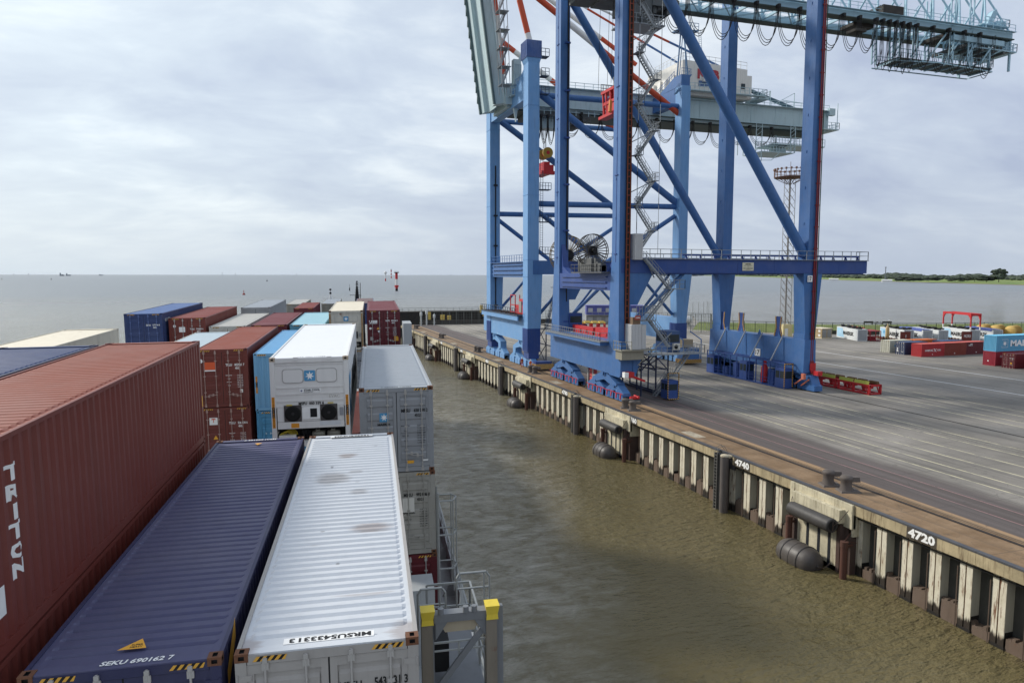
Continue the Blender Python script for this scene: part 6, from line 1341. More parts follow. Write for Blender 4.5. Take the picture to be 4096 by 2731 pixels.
def standing(arm=0.0, step=.12):
    J = [(0, 0, .98), (0, 0, 1.2), (0, 0, 1.42), (0, 0, 1.52), (0, -.01, 1.62), (0, -.01, 1.72),
         (.11, 0, .92), (.13, -step, .5), (.14, 0, .09), (.14, -.14, .05), (-.11, 0, .92), (-.13, step * .5, .5), (-.14, step, .09), (-.14, step - .14, .05),
         (.2, 0, 1.40), (.27, 0, 1.12), (.25, -.12 - arm, .9 + arm * .8), (.24, -.2 - arm, .86 + arm), (-.2, 0, 1.40), (-.27, .02, 1.12), (-.25, -.1, .88), (-.24, -.16, .8)]
    E = [(0, 1), (1, 2), (2, 3), (3, 4), (4, 5), (0, 6), (6, 7), (7, 8), (8, 9), (0, 10), (10, 11), (11, 12), (12, 13), (2, 14), (14, 15), (15, 16), (16, 17), (2, 18), (18, 19), (19, 20), (20, 21)]
    Rr = [(.17, .12), (.16, .12), (.17, .11), .06, .10, .09, .11, .08, .055, .05, .11, .08, .055, .05, .075, .055, .042, .04, .075, .055, .042, .04]
    return J, E, Rr
PM = person_mat('red work clothes', '#b53a24', '#241f1c'); PO = person_mat('orange vest clothes', '#d4592a', '#7e2a22', .85)
HW = plain('white helmet', '#e8e6e2', .4)
person('worker in red overalls and white helmet standing by the crane wheels', (41.7, 120.5, DZ), R(200), PM, standing(.05), HW)
person('worker in a bright orange vest standing next to the paired bollards', (42.0, 116.9, DZ), R(150), PO, standing(.12, .05), HW)

# ------------------------------------------------------------------ container yard
def yard(x, y, ang, L=CL):     # near-left (door-end, left) corner on the deck -> matrix; container local -Y = near end
    a = R(ang); return Matrix.Translation((x, y, DZ)) @ Matrix.Rotation(a, 4, 'Z') @ Matrix.Translation((CW / 2, L / 2, 0))
L20 = 6.058
def row(x, y, z=0, ang=-90, L=L20):   # container along +X whose -X end is at x; its -Y face at y
    return Matrix.Translation((x + L / 2, y + CW / 2, DZ + z)) @ Matrix.Rotation(R(ang), 4, 'Z')
H86 = 2.591
hred = P_('bright red container paint', '#a5292e', .5, .05, .2, .12, 131); hroof = P_('pinkish red roof', '#b8564e', .6, .05, .2, .2)
c = container(row(123.4, 111.6), 'bright red container with white lettering on its side, front of the yard row', hred, L=L20, H=H86, near='end', far='door', roof=hroof, lod=0)
text('HAMBURG', 'right', (CW / 2 + .003, -1.05, 1.25), 2.1, .42, WHT, c, bold=.02); text('SÜD', 'right', (CW / 2 + .003, 1.6, 1.3), .95, .42, WHT, c, bold=.02)
mb = MB(); x = CW / 2 + .003; mb.add([(x, .1, 1.6), (x, .35, 1.6), (x, .95, .95), (x, .8, .95)], [(0, 1, 2, 3)]); mb.add([(x, .15, 1.0), (x, .3, 1.0), (x, 1.0, 1.55), (x, .9, 1.6)], [(0, 1, 2, 3)]); mb.add([(x, -.2, .45), (x, -.08, .3), (x, .04, .45), (x, -.08, .6)], [(0, 1, 2, 3)]); ob('logo', mb.mesh('logo', WHT), c)
c = container(row(129.65, 111.9), 'brown-red twenty-foot container in the middle of the front yard row', P_('brown red container paint', '#7e3327', .55, .1, .3, .12, 133), L=L20, H=H86, near='end', roof=hroof, lod=0)
mb = MB(); mb.add([(x, -.2, .45), (x, -.08, .3), (x, .04, .45), (x, -.08, .6)], [(0, 1, 2, 3)]); ob('logo', mb.mesh('logo', WHT), c)
c = container(row(135.9, 112.2), 'maroon twenty-foot container at the right end of the front yard row', marA, L=L20, H=H86, near='end', roof=P_('pinkish red roof', '#b8564e'), lod=0)
text('Libra', 'right', (CW / 2 + .003, -1.7, 1.95), 1.0, .32, WHT, c); mb = MB(); quad_on(mb, 'right', (CW / 2 + .004, -1.5, 2.2), .6, .12); mb.add([(x, -.2, .45), (x, -.08, .3), (x, .04, .45), (x, -.08, .6)], [(0, 1, 2, 3)]); ob('logo', mb.mesh('logo', WHT), c)
c = container(row(123.3, 115.5), 'navy blue twenty-foot container with white door bars, left of the bright red one', P_('navy container paint', '#22304f', .5, .06, .3, .1, 135), L=L20, H=H86, near='door', bars=WHP, roof=P_('navy roof', '#3c4f74', .5, .05, .3, .2), lod=2)
text('HAPAG', 'right', (CW / 2 + .003, -1.2, 1.95), .7, .2, P_('orange lettering', '#c2602c', .5, 0, 0), c)
for z in (.8, 1.2): mb = MB(); mb.add([(-.9, -L20 / 2 + .01, z), (-.7, -L20 / 2 + .01, z - .2), (-.5, -L20 / 2 + .01, z), (-.7, -L20 / 2 + .01, z + .2)], [(0, 1, 2, 3)]); ob('label', mb.mesh('label', WHT), c)
c = container(row(123.6, 119.7), 'dull white twenty-foot container with doors, leftmost of the yard rows', P_('dull white container paint', '#b3b2a4', .6, .1, .4, .1, 137), L=L20, H=H86, near='door', bars=P_('dark door bar', '#55544e', .6, .2), lod=1)
mb = MB(); star_mb(mb, 'right', (CW / 2 + .003, -1.6, 1.5), .3); ob('logo', mb.mesh('logo', BLU), c)
c = container(row(129.6, 118.9, .05), 'orange-roofed twenty-foot container behind the navy and dull white ones', P_('orange container paint', '#c06428', .5, .06, .2, .15, 139), L=L20, H=H86, near='end', lod=0)
c = container(row(133.4, 115.6, 0), 'dark blue container lying behind the brown-red and maroon yard row', P_('navy container paint', '#22304f'), L=L20, H=H86, near='end', roof=P_('navy roof', '#3c4f74'), lod=0)
c = container(row(123.8, 96.2, 0, -90, CL), 'long crimson container carrying a sky blue one at the right edge of the yard', P_('crimson container paint', '#8e2535', .5, .05, .2, .1, 141), H=H86, near='end', lod=0)
text('CAI', 'right', (CW / 2 + .003, -4.6, 1.75), .8, .4, WHT, c)
mb = MB(); mb.add([(-.2, -CL / 2 + .02, 1.0), (-.35, -CL / 2 + .02, .85), (-.2, -CL / 2 + .02, .7), (-.05, -CL / 2 + .02, .85)], [(0, 1, 2, 3)]); ob('label', mb.mesh('label', WHT), c)
c = container(row(123.8, 96.2, H86 + .02, -90, CL), 'sky blue container with big white lettering, on top of the crimson one', P_('bright sky blue paint', '#5c9fc0', .5, .05, .2, .1, 143), near='end', roof=P_('bright sky blue roof', '#6fc0e2', .5, .04, .2, .15), lod=0)
text('MAERSK', 'right', (CW / 2 + .003, 1.2, 1.45), 7.6, 1.15, WHT, c, bold=.05)
mb = MB(); star_mb(mb, 'right', (CW / 2 + .005, -4.0, 1.45), .55)
for (a, b, c_, d) in ((-4.75, -3.25, 2.15, 2.2), (-4.75, -3.25, .7, .75), (-3.3, -3.25, .7, 2.2), (-4.75, -4.7, .7, 1.0)): mb.box(CW / 2 + .002, CW / 2 + .006, a, b, c_, d)
ob('logo', mb.mesh('logo', WHT), c)
c = container(row(123.5, 92.3), 'maroon container with rusty white-marked doors in front of the stacked pair', marA, L=L20, H=H86, near='door', bars=P_('pinkish door bar', '#a38880'), lod=2)
codes(c, 'TGHU', '307114', '2', '22G1', H=H86, L=L20, dat=False)
mb = MB(); quad_on(mb, 'near', (.5, -L20 / 2 + .01, .9), .25, .3); ob('label', mb.mesh('label', YEL), c)
c = container(row(123.6, 88.0), 'red container cut off by the right edge of the picture', hred, L=L20, H=H86, near='end', lod=0)
# old reefers with tyres on top, rotated rows
rfs = P_('yard reefer white', '#cfd2d2', .5, .16, .45, .05, 145); rfd = P_('grey reefer door', '#9b9fa2', .5, .08, .3, .1, 147)
TY = [('old white reefer with black tyres on its roof, leftmost by the fence', 138.1, 143.8, 1, 0), ('old white reefer with tyres, second from the left by the fence', 147.4, 138.6, 1, 0), ('old white reefer with a blue tarp, third from the left', 151.5, 136.9, 0, 1), ('old white reefer with tyres, fourth from the left', 155.3, 135.8, 1, 0), ('old white reefer standing under the red lifting frame', 163.3, 133.8, 1, 0), ('old white reefer with a blue tarp, right of the one under the lifting frame', 168.8, 132.2, 0, 1)]
tyre = MB(); tyre.lathe([(.28, -.11), (.50, -.13), (.54, 0), (.50, .13), (.28, .11), (.24, 0)], (0, 0, 0), 'z', 12); tyre_me = tyre.mesh('tyre', RUBBER)
rnd = random.Random(11); ORD = 'first second third fourth fifth sixth seventh eighth ninth tenth eleventh twelfth thirteenth fourteenth fifteenth sixteenth'.split(); WH = ['leftmost', 'second', 'third', 'fourth', 'fifth', 'rightmost']
for i, (lb, x0, y0, ty, tarp) in enumerate(TY):
    M4 = yard(x0, y0, -19.5)
    c = container(M4, lb, rfs, cat='refrigerated container', name='refrigerated_container', near='door' if i else 'end', far='end', smooth=True, rkind='flat', lod=1 if i else 0, bars=rfd, haz=False, group='old reefers used for storage', endm=rfd)
    mb = MB(); star_mb(mb, 'left', (-CW / 2 - .004, CL / 2 - 2.2, 1.7), .75); ob('logo', mb.mesh('logo', BLU if i else P_('washed blue', '#a9cbe0', .6, 0, 0)), c)
    mb = MB(); mb.add([(-CW / 2 - .003, CL / 2 - .3, .3), (-CW / 2 - .003, CL / 2 - .3, 2.6), (-CW / 2 - .003, CL / 2 - 3.6, 2.6), (-CW / 2 - .003, CL / 2 - 4.6, .3)], [(0, 1, 2, 3)]); ob('logo', mb.mesh('logo', P_('washed pale blue', '#9cc3dc', .6, .03, .3)), c)
    text('MAERSK', 'left', (-CW / 2 - .005, -.9, 1.5), 6.2, 1.0, BLK, c, bold=.05)
    if ty:
        for k in range(16):
            yy_ = -5.2 + k * .68; p = M4 @ Vector((rnd.uniform(-.6, .6), yy_, CH + .13 + (.2 if k % 3 == 0 else 0)))
            t_ = ob('tyre', tyre_me, None, Matrix.Translation(p) @ Matrix.Rotation(rnd.uniform(-.25, .25), 4, 'X') @ Matrix.Rotation(rnd.uniform(-.2, .2), 4, 'Y'))
            t_['label'] = 'black tyre, %s from the door end, on the roof of the %s old reefer' % (ORD[k], WH[i]); t_['category'] = 'tyre'; t_['group'] = 'tyres on the %s old reefer' % WH[i]
    if tarp:
        mb = MB(); vs = []
        for a in range(9):
            for b in range(4): vs.append((-CW / 2 - .03 + b * (CW + .06) / 3, -CL / 2 + .5 + a * 1.4, CH + .06 + rnd.random() * .09))
        mb.add(vs, [(j * 4 + k, j * 4 + k + 1, (j + 1) * 4 + k + 1, (j + 1) * 4 + k) for j in range(8) for k in range(3)]); mb.box(-CW / 2 - .04, -CW / 2 - .02, -CL / 2 + .5, CL / 2 - .5, CH - .35, CH + .06)
        t_ = ob('tarp', mb.mesh('tarp', P_('blue tarp', '#4d5fa5', .6, 0, .3, .25)), None, M4); t_['label'] = 'blue tarp over the roof of the %s old reefer' % WH[i]; t_['category'] = 'tarp'
# red lifting frame on the reefer roof
o = thing('lifting_frame', 'bright red four-legged overheight frame standing on a white reefer', 'lifting frame', mat4=yard(163.3, 133.8, -19.5) @ Matrix.Translation((0, 0, CH)))
WT = WHP; hl = CL / 2 - .15
for sx in (-1, 1):
    for sy in (-1, 1):
        mb = MB(); mb.box(sx * 1.15 - .13, sx * 1.15 + .13, sy * hl - .13, sy * hl + .13, .75, 3.6, 0); mb.box(sx * 1.15 - .12, sx * 1.15 + .12, sy * hl - .12, sy * hl + .12, 0, .75, 1); mb.prism([(sy * hl, 2.2), (sy * hl, 3.6), (sy * (hl - 1.2), 3.6), (sy * (hl - .5), 3.1)], 'x', sx * 1.15 - .12, sx * 1.15 + .12, 0); ob('leg', mb.mesh('leg', [REDP, WT]), o)
mb = MB()
for sx in (-1, 1): mb.box(sx * 1.15 - .14, sx * 1.15 + .14, -hl - .1, hl + .1, 3.6, 4.05)
for sy in (-1, 1): mb.box(-1.15, 1.15, sy * hl - .14, sy * hl + .14, 3.62, 4.0); mb.prism([(-1.15, 3.6), (1.15, 3.6), (1.05, 2.9), (.8, 3.45), (-.8, 3.45), (-1.05, 2.9)], 'y', sy * hl - .05, sy * hl + .05)
for y in (-3, 0, 3): mb.box(-1.15, 1.15, y - .1, y + .1, 3.7, 3.9)
ob('top_frame', mb.mesh('top_frame', REDP), o)
# flat racks
FR = P_('flat rack brown', '#6b2c24', .6, .2, .3, .12, 149)
for lb, x0, y0, wt in (('brown flat rack end wall in front of the second old reefer', 144.6, 137.0, 'I'), ('brown flat rack with white writing in front of the reefer under the lifting frame', 159.6, 133.0, 'HLXU')):
    M4 = yard(x0, y0, -19.5)
    o = thing('flat_rack', lb, 'flat rack', mat4=M4)
    mb = MB(); mb.box(-CW / 2, CW / 2, -CL / 2, -CL / 2 + .12, .5, 2.7)
    for k in range(6): mb.box(-1.1 + k * .42, -1.0 + k * .42, -CL / 2 - .03, -CL / 2, .55, 2.6)
    ob('end_wall', mb.mesh('end_wall', FR), o)
    mb = MB(); mb.box(-CW / 2, CW / 2, -CL / 2, CL / 2, .1, .45)
    for k in range(8): mb.box(-CW / 2 - .1, -CW / 2, -CL / 2 + 1 + k * 1.4, -CL / 2 + 1.5 + k * 1.4, .2, .9)
    ob('base', mb.mesh('base', P_('rusty flat rack base', '#5d3a26', .7, .35, .4)), o); text(wt, 'near', (.1, -CL / 2 - .035, 1.6), 1.6 if len(wt) > 2 else .12, .7, WHT, o, bold=.01)
# red cages by the fence
def cage(name, label, x0, y0, ang, dx, dy, h, mat, cat='cage'):
    o = thing(name, label, cat, loc=(x0, y0, DZ), rz=R(ang)); mb = MB()
    for x in (0, dx / 2, dx):
        for y in (0, dy): mb.beam((x, y, 0), (x, y, h), .16, .16)
    for z in (.15, h * .45, h):
        for y in (0, dy): mb.beam((0, y, z), (dx, y, z), .13, .13)
        for x in (0, dx): mb.beam((x, 0, z), (x, dy, z), .13, .13)
    ob('frame', mb.mesh('frame', mat), o); mb = MB(); mb.box(.05, dx - .05, .05, dy - .05, h - .06, h - .01); mb.box(.1, dx - .1, .1, dy - .1, .1, .2); mb.box(.2, dx - .2, dy * .4, dy * .6, .2, h * .4); ob('shelf', mb.mesh('shelf', mat), o); return o
cage('red_cage', 'dark red open steel cage right of the leftmost old reefer', 141.0, 142.6, -19.5, 2.5, 6, 2.5, P_('dark red cage paint', '#8f1f28', .5, .1, .2))
o = thing('spreader_frame', 'red and white striped frame standing behind the leftmost reefer', 'frame', loc=(142.2, 146, DZ), rz=R(-19.5)); mb = MB()
for k in range(6): mb.beam((0, k * 1.4, 0), (0, k * 1.4, 3.0), .15, .15); mb.beam((0, k * 1.4, 3.0 if k % 2 else .2), (0, k * 1.4 + 1.4, .2 if k % 2 else 3.0), .12, .12)
mb.beam((0, 0, 3), (0, 8.4, 3), .2, .2); ob('frame', mb.mesh('frame', REDP), o)
o = thing('gas_cylinder', 'tan upright cylinder beside the second old reefer', 'cylinder', loc=(147.2, 143.5, DZ)); mb = MB(); mb.lathe([(.42, 0), (.45, .3), (.45, 3.0), (.3, 3.5), (.12, 3.7), (.12, 4.0)], (0, 0, 0), 'z', 14); mb.box(-.1, .1, -.1, .1, 4.0, 4.15); ob('shell', mb.mesh('shell', P_('tan cylinder paint', '#b39a6c', .6, .15)), o)
# wooden cable reels
wood = P_('pale reel wood', '#c9a85f', .75, .02, .45, .15, 151)
for i, (x, y, rz, r, wd, lb) in enumerate(((183.5, 146.5, 22, 1.55, 4.2, 'leftmost'), (187.0, 145.2, 22, 1.5, 4.2, 'second from the left'), (189.4, 142.6, 18, 1.45, 4.0, 'third from the left'), (198.5, 142.2, 60, 1.75, 3.2, 'larger fourth one'), (201.8, 139.5, 60, 1.6, 2.8, 'rightmost, cut by the picture edge'))):
    o = thing('cable_reel', 'big wooden cable reel in the yard by the dike, ' + lb, 'cable reel', loc=(x, y, DZ), rz=R(rz), group='wooden reels')
    for s_ in (-1, 1):
        mb = MB(); mb.lathe([(.15, s_ * wd / 2 - .06), (r, s_ * wd / 2 - .06), (r, s_ * wd / 2 + .06), (.15, s_ * wd / 2 + .06)], (0, 0, r), 'x', 24); [mb.beam((s_ * (wd / 2 + .07), -r * .8, r + q_), (s_ * (wd / 2 + .07), r * .8, r + q_), .04, .12) for q_ in (-.5, 0, .5)]; ob('flange', mb.mesh('flange', wood), o)
    mb = MB()
    for k in range(28): a = 2 * PI * k / 28; mb.beam((-wd / 2, r * .96 * math.cos(a), r + r * .96 * math.sin(a)), (wd / 2, r * .96 * math.cos(a), r + r * .96 * math.sin(a)), .3, .05)
    ob('lagging', mb.mesh('lagging', wood), o)
# beige hut
o = thing('utility_hut', 'beige utility hut with grey louvre doors standing alone on the pavement', 'hut', loc=(134.7, 152.3, DZ))
mb = MB(); mb.box(0, 3.2, 0, 4.1, .1, 2.45); ob('wall', mb.mesh('wall', concrete('pebbled beige wall', '#a8926f', '#8a7658', .3, 2)), o)
mb = MB(); mb.box(-.12, 3.32, -.12, 4.22, 2.45, 2.62); mb.box(-.05, 3.25, -.05, 4.15, 0, .15); ob('roof', mb.mesh('roof', P_('cream hut trim', '#d6cbb0', .6, .03)), o)
for x in (.15, 1.75): mb = MB(); mb.box(x, x + 1.3, -.03, 0, .25, 2.25); [mb.box(x + .1, x + 1.2, -.05, -.03, .4 + k * .16, .46 + k * .16) for k in range(11)]; ob('door', mb.mesh('door', P_('grey louvre door', '#8f8e8c', .5, .03)), o)
for z in (.5, 1.6): mb = MB(); mb.box(-.03, 0, .5, 1.3, z, z + .55); ob('vent', mb.mesh('vent', WHP), o)
# light mast on its yellow block
o = thing('light_mast', 'tall rusty lattice floodlight mast on a cream base behind the near crane leg', 'light mast', loc=(126.3, 156.2, DZ)); MB_ = MB
mb = MB(); mb.box(-1.4, 1.4, -1.1, 1.1, 0, 3.6); ob('base', mb.mesh('base', P_('cream base paint', '#cfbf8b', .7, .08, .4)), o)
mb = MB(); mb.box(-.9, .1, -1.13, -1.1, .2, 2.6); ob('door', mb.mesh('door', WHP), o)
mb = MB(); H_ = 41.0
def mw(z): return .95 - .0 * z
for sx in (-1, 1):
    for sy in (-1, 1): mb.beam((sx * .95, sy * .95, 3.6), (sx * .95, sy * .95, H_), .09, .09)
for k in range(19):
    z = 3.6 + k * 1.96
    for s_ in (-1, 1): mb.beam((-.95, s_ * .95, z), (.95, s_ * .95, z + 1.96), .045, .045); mb.beam((.95, s_ * .95, z), (-.95, s_ * .95, z + 1.96), .07, .07); mb.beam((s_ * .95, -.95, z), (s_ * .95, .95, z + 1.96), .07, .07)
mb.tube((0, 0, 3.6), (0, 0, H_), .14, 6)
ob('lattice', mb.mesh('lattice', P_('rust grey lattice', '#85807a', .7, .12, .4)), o)
mb = MB(); n = 20
for k in range(n):
    a, b = 2 * PI * k / n, 2 * PI * (k + 1) / n
    for r, z in ((3.9, 41.1), (3.9, 43.0), (3.9, 42.2)): mb.beam((r * math.cos(a), r * math.sin(a), z), (r * math.cos(b), r * math.sin(b), z), .09, .09)
    mb.beam((3.9 * math.cos(a), 3.9 * math.sin(a), 41), (3.9 * math.cos(a), 3.9 * math.sin(a), 43.3), .1, .1); mb.box(3.9 * math.cos(a) - .2, 3.9 * math.cos(a) + .2, 3.9 * math.sin(a) - .15, 3.9 * math.sin(a) + .15, 42.8, 43.3)
    if k % 2 == 0: mb.beam((3.9 * math.cos(a), 3.9 * math.sin(a), 41), (.8 * math.cos(a), .8 * math.sin(a), 39.4), .1, .1)
mb.lathe([(1.0, 40.9), (3.8, 41.0), (3.8, 41.08), (1.0, 41.0)], (0, 0, 0), 'z', 20); mb.tube((0, 0, 41), (0, 0, 45), .06, 5); ob('lamp_ring', mb.mesh('lamp_ring', P_('rusty lamp ring', '#6f5348', .7, .4)), o)
# barriers near it
for i, (x, y, lb) in enumerate(((122.3, 157.6, 'leftmost'), (123.9, 157.1, 'second'), (119.6, 158.4, 'farthest left, alone'), (128.8, 155.2, 'right of the mast base'))):
    o = thing('barrier_block', 'small yellow concrete block near the floodlight mast, ' + lb, 'barrier', loc=(x, y, DZ), group='yellow barrier blocks'); mb = MB(); mb.tbox((0, 1.3, 0, .7), 0, (.15, 1.15, .15, .55), .85); mb.box(.1, 1.2, .05, .65, 0, .25); ob('block', mb.mesh('block', P_('barrier yellow', '#cfae4c', .7, .1)), o)
# red crates with yellow panels on the landside track
YP = P_('pale lime panel', '#b7b850', .6, .15, .4, .1)
for i, y0 in enumerate((77.9, 84.2)):
    o = thing('bridge_frame', 'red steel trestle with yellow-green panels lying behind the near crane, the ' + ('nearer' if i == 0 else 'farther') + ' one', 'trestle', loc=(77.4, y0, DZ), group='red trestles')
    mb = MB(); Lr = 6.0
    for x in (0, 1.9): mb.beam((x, 0, .12), (x, Lr, .12), .2, .2); mb.beam((x, 0, 1.25), (x, Lr, 1.25), .2, .3); [mb.beam((x, y, 0), (x, y, 1.3), .24, .3) for y in (.15, Lr / 2, Lr - .15)]; [mb.beam((x, y + d, .2), (x, y + d * 3.2, 1.1), .12, .12) for y in (.15, Lr / 2) for d in (.2,)]
    for y in (.15, Lr / 2, Lr - .15): mb.beam((0, y, .12), (1.9, y, .12), .18, .18); mb.beam((0, y, 1.25), (1.9, y, 1.25), .18, .25); mb.box(.3, 1.2, y + .5, y + 1.6, .75, 1.2) if y < 5 else None
    ob('frame', mb.mesh('frame', REDP), o)
    for k in range(2): mb = MB(); mb.prism([(-.1, 1.25), (.04, 1.85), (.1, 1.85), (.0, 1.25)], 'y', .3 + k * 2.85, 2.9 + k * 2.85); ob('panel', mb.mesh('panel', YP), o)
    mb = MB(); [mb.tbox((1.4, 1.9, .3 + k * 2, 1.9 + k * 2), 1.4, (1.45, 1.85, .4 + k * 2, 1.8 + k * 2), 1.75) for k in range(3)]; ob('rusty_mesh', mb.mesh('rusty_mesh', P_('rusty mesh roll', '#5e4428', .85, .5)), o)
# site offices, spreaders, tank, fences at the far end
o = thing('site_office', 'two-storey purple and grey office container building behind the cranes', 'office', loc=(99.5, 222, DZ), rz=R(-20))
mb = MB(); mb.box(0, 24, 0, 6, 3.0, 6.0, 0); mb.box(0, 24, 0, 6, 0, 3.0, 1); mb.box(-.2, 24.2, -.2, 6.2, 6.0, 6.12, 0); [mb.box(2.4 * k, 2.4 * k + .06, -.04, 0, 0, 3, 2) for k in range(11)]
ob('wall', mb.mesh('wall', [P_('purple office paint', '#4a4f92', .6, .03), P_('grey office paint', '#8d8f90', .6, .05), P_('dark joint', '#55585c', .6, 0)]), o)
for k in range(8):
    for z in (.9, 3.9): mb = MB(); mb.box(.6 + k * 2.9, 2.1 + k * 2.9, -.05, 0, z, z + 1.35); ob('window', mb.mesh('window', P_('closed shutter', '#a8a9aa', .5, .02)), o)
mb = MB(); mb.rail([(-.2, -1.4, 3), (24, -1.4, 3)], 1.1, 2, .04); mb.box(0, 24, -1.5, 0, 2.95, 3.02); ob('gallery', mb.mesh('gallery', GALV), o)
o = thing('site_trailer', 'small white cabin right of the purple office', 'cabin', loc=(117, 214, DZ), rz=R(-20)); mb = MB(); mb.box(0, 6, 0, 2.5, .3, 6.3); mb.box(-.1, 6.1, -.1, 2.6, 6.3, 6.4); ob('wall', mb.mesh('wall', WHP), o)
for i in range(4):
    o = thing('spreader_frame', 'yellow and red spreader frame behind the cranes, %s from the left' % ['first', 'second', 'third', 'fourth'][i], 'spreader frame', loc=(88.5 + i * 2.1, 203.5 - i * .7, DZ), rz=R(-20), group='yellow and red spreader frames'); mb = MB()
    for x in (0, 1.7): mb.beam((x, 0, 1.6), (x, 6, 1.6), .3, .3, 1); [mb.beam((x, y, 0), (x, y, 1.6), .18, .18, 0) for y in (0, 2, 4, 6)]; mb.beam((x, 0, .3), (x, 6, .3), .2, .2, 0); mb.beam((x, 0, .9), (x, 6, .9), .15, .15, 0)
    for y in (0, 3, 6): mb.beam((0, y, 1.8), (1.7, y, 1.8), .5, .35, 1)
    ob('frame', mb.mesh('frame', [REDP, P_('spreader yellow', '#d0b455', .6, .05)]), o)
o = thing('gas_tank', 'white horizontal tank inside the fenced compound', 'tank', loc=(126, 204, DZ), rz=R(-70)); mb = MB(); mb.lathe([(.4, -3.2), (1.0, -2.8), (1.15, -2.2), (1.15, 2.2), (1.0, 2.8), (.4, 3.2)], (0, 0, 1.9), 'y', 16); ob('shell', mb.mesh('shell', WHP), o); mb = MB(); [mb.box(-.7, .7, y - .2, y + .2, 0, 1.3) for y in (-1.6, 1.6)]; ob('support', mb.mesh('support', GALV), o)
FM = P_('fence steel', '#5f6462', .6, .1); FG = P_('green fence steel', '#4a5640', .6, .08)
def fence(label, pts, h, sp, mat, wires=4, wall=0, bars=0):
    o = thing('fence', label, 'fence', loc=(pts[0][0], pts[0][1], DZ)); px, py = pts[0]; P2 = [Vector((x - px, y - py, 0)) for x, y in pts]
    mb = MB(); pn = 0; wm_ = MB()
    for a, b in zip(P2[:-1], P2[1:]):
        n = max(1, round((b - a).length / sp))
        for i in range(n):
            if pn < 99: q_ = MB(); p = a.lerp(b, i / n); q_.beam(p, p + Vector((0, 0, h)), .12, .12); ob('post', q_.mesh('post', mat), o); pn += 1
        for k in range(wires): z = Vector((0, 0, h * (k + .6) / wires)); wm_.beam(a + z, b + z, .035, .035)
        z = Vector((0, 0, h - .03)); wm_.beam(a + z, b + z, .08, .08)
        if bars:
            m_ = int((b - a).length / bars)
            for i in range(m_): p = a.lerp(b, i / m_); wm_.beam(p, p + Vector((0, 0, h)), .03, .03)
        if wall: z = Vector((0, 0, wall / 2)); d = (b - a).normalized(); n_ = Vector((-d.y, d.x, 0)) * .2; mb.beam(a + z + n_, b + z + n_, .25, wall)
    ob('wire_panel', wm_.mesh('wire_panel', mat), o)
    if wall: ob('base_wall', mb.mesh('base_wall', concrete('dark fence wall', '#4b4844')), o)
fence('long steel mesh fence on a low dark wall closing the far end of the quay', [(45.5, 233.6), (60, 232.4), (90, 228), (96, 227)], 4.4, 2.6, FM, 5, 1.5, .9)
fence('green mesh fence along the foot of the grassy dike', [(122, 182.5), (142.5, 165.3), (163, 155.7), (201, 149), (262, 140)], 3.2, 2.9, FG, 6, 0, .5)
mb = MB(); mb.beam((142.5, 165.6, DZ + .5), (163, 156.0, DZ + .5), .2, 1.0); mb.beam((163, 156.0, DZ + .5), (201, 149.3, DZ + .5), .2, 1.0)
t_ = ob('concrete_kerb_wall', mb.mesh('concrete_kerb_wall', concrete('dark fence wall', '#4b4844'))); t_['label'] = 'low weathered concrete wall behind the green fence'; t_['category'] = 'wall'
fence('grey bar fence around the white tank compound', [(110, 180.4), (118.6, 177.8), (121.5, 183)], 5.2, 2.9, FM, 3, 0, .45)
fence('tall bar fence behind the white tank', [(107, 205), (121, 200.5), (132, 186)], 4.5, 2.9, FM, 3, 0, .6)
for i, (x, y) in enumerate(((114.6, 181.4), (116.2, 180.9), (117.6, 180.5), (119.0, 180.0), (121.2, 184.2), (124.6, 185.5))):
    o = thing('steel_pole', 'thin tall steel pole at the tank compound, %s from the left' % ORD[i], 'pole', loc=(x, y, DZ), group='thin poles at the compound'); mb = MB(); mb.tube((0, 0, 0), (0, 0, 8.6), .07, 6); ob('shaft', mb.mesh('shaft', GALV), o)
# pier beyond with yellow topped dolphins
o = thing('pier', 'dark low pier behind the far fence', 'pier', loc=(56, 252, 0)); mb = MB(); mb.box(-22, 19, 0, 5, -2, 8.4, 0); mb.box(-22, 19.2, -.2, 5.2, 8.4, 8.8, 1); mb.rail([(-20, 0, 8.8), (19, 0, 8.8)], 1.2, 2.2, .05, 2); ob('deck', mb.mesh('deck', [concrete('black pier concrete', '#2b2a29'), concrete('pier edge', '#45433f'), FM]), o)
for i, (x, y, r, h) in enumerate(((52.2, 250.5, .55, 8.6), (56.6, 249, .75, 7.7), (58.8, 248.5, .7, 7.4), (72.2, 250.5, .6, 9.4), (74.0, 249.5, .8, 7.9), (75.6, 249.8, .55, 9.6), (68.5, 248, .7, 5.6), (88, 242, .8, 6.2), (71.3, 251.2, .5, 10.8))):
    o = thing('dolphin_pile', 'yellow-topped dolphin pile behind the far fence, %s' % ['first from the left', 'second from the left', 'third from the left', 'left one of the right cluster', 'thickest of the right cluster', 'rightmost of the right cluster', 'short one left of the right cluster', 'far right alone', 'tallest of the right cluster'][i], 'pile', loc=(x, y, 0), group='yellow topped dolphin piles'); mb = MB(); mb.tube((0, 0, -2), (0, 0, h - 2.6), r * .9, 12, m=1); mb.tube((0, 0, h - 2.6), (0, 0, h), r, 12, m=0); ob('shaft', mb.mesh('shaft', [P_('pile yellow', '#c9ac4f', .6, .1), darkc]), o)
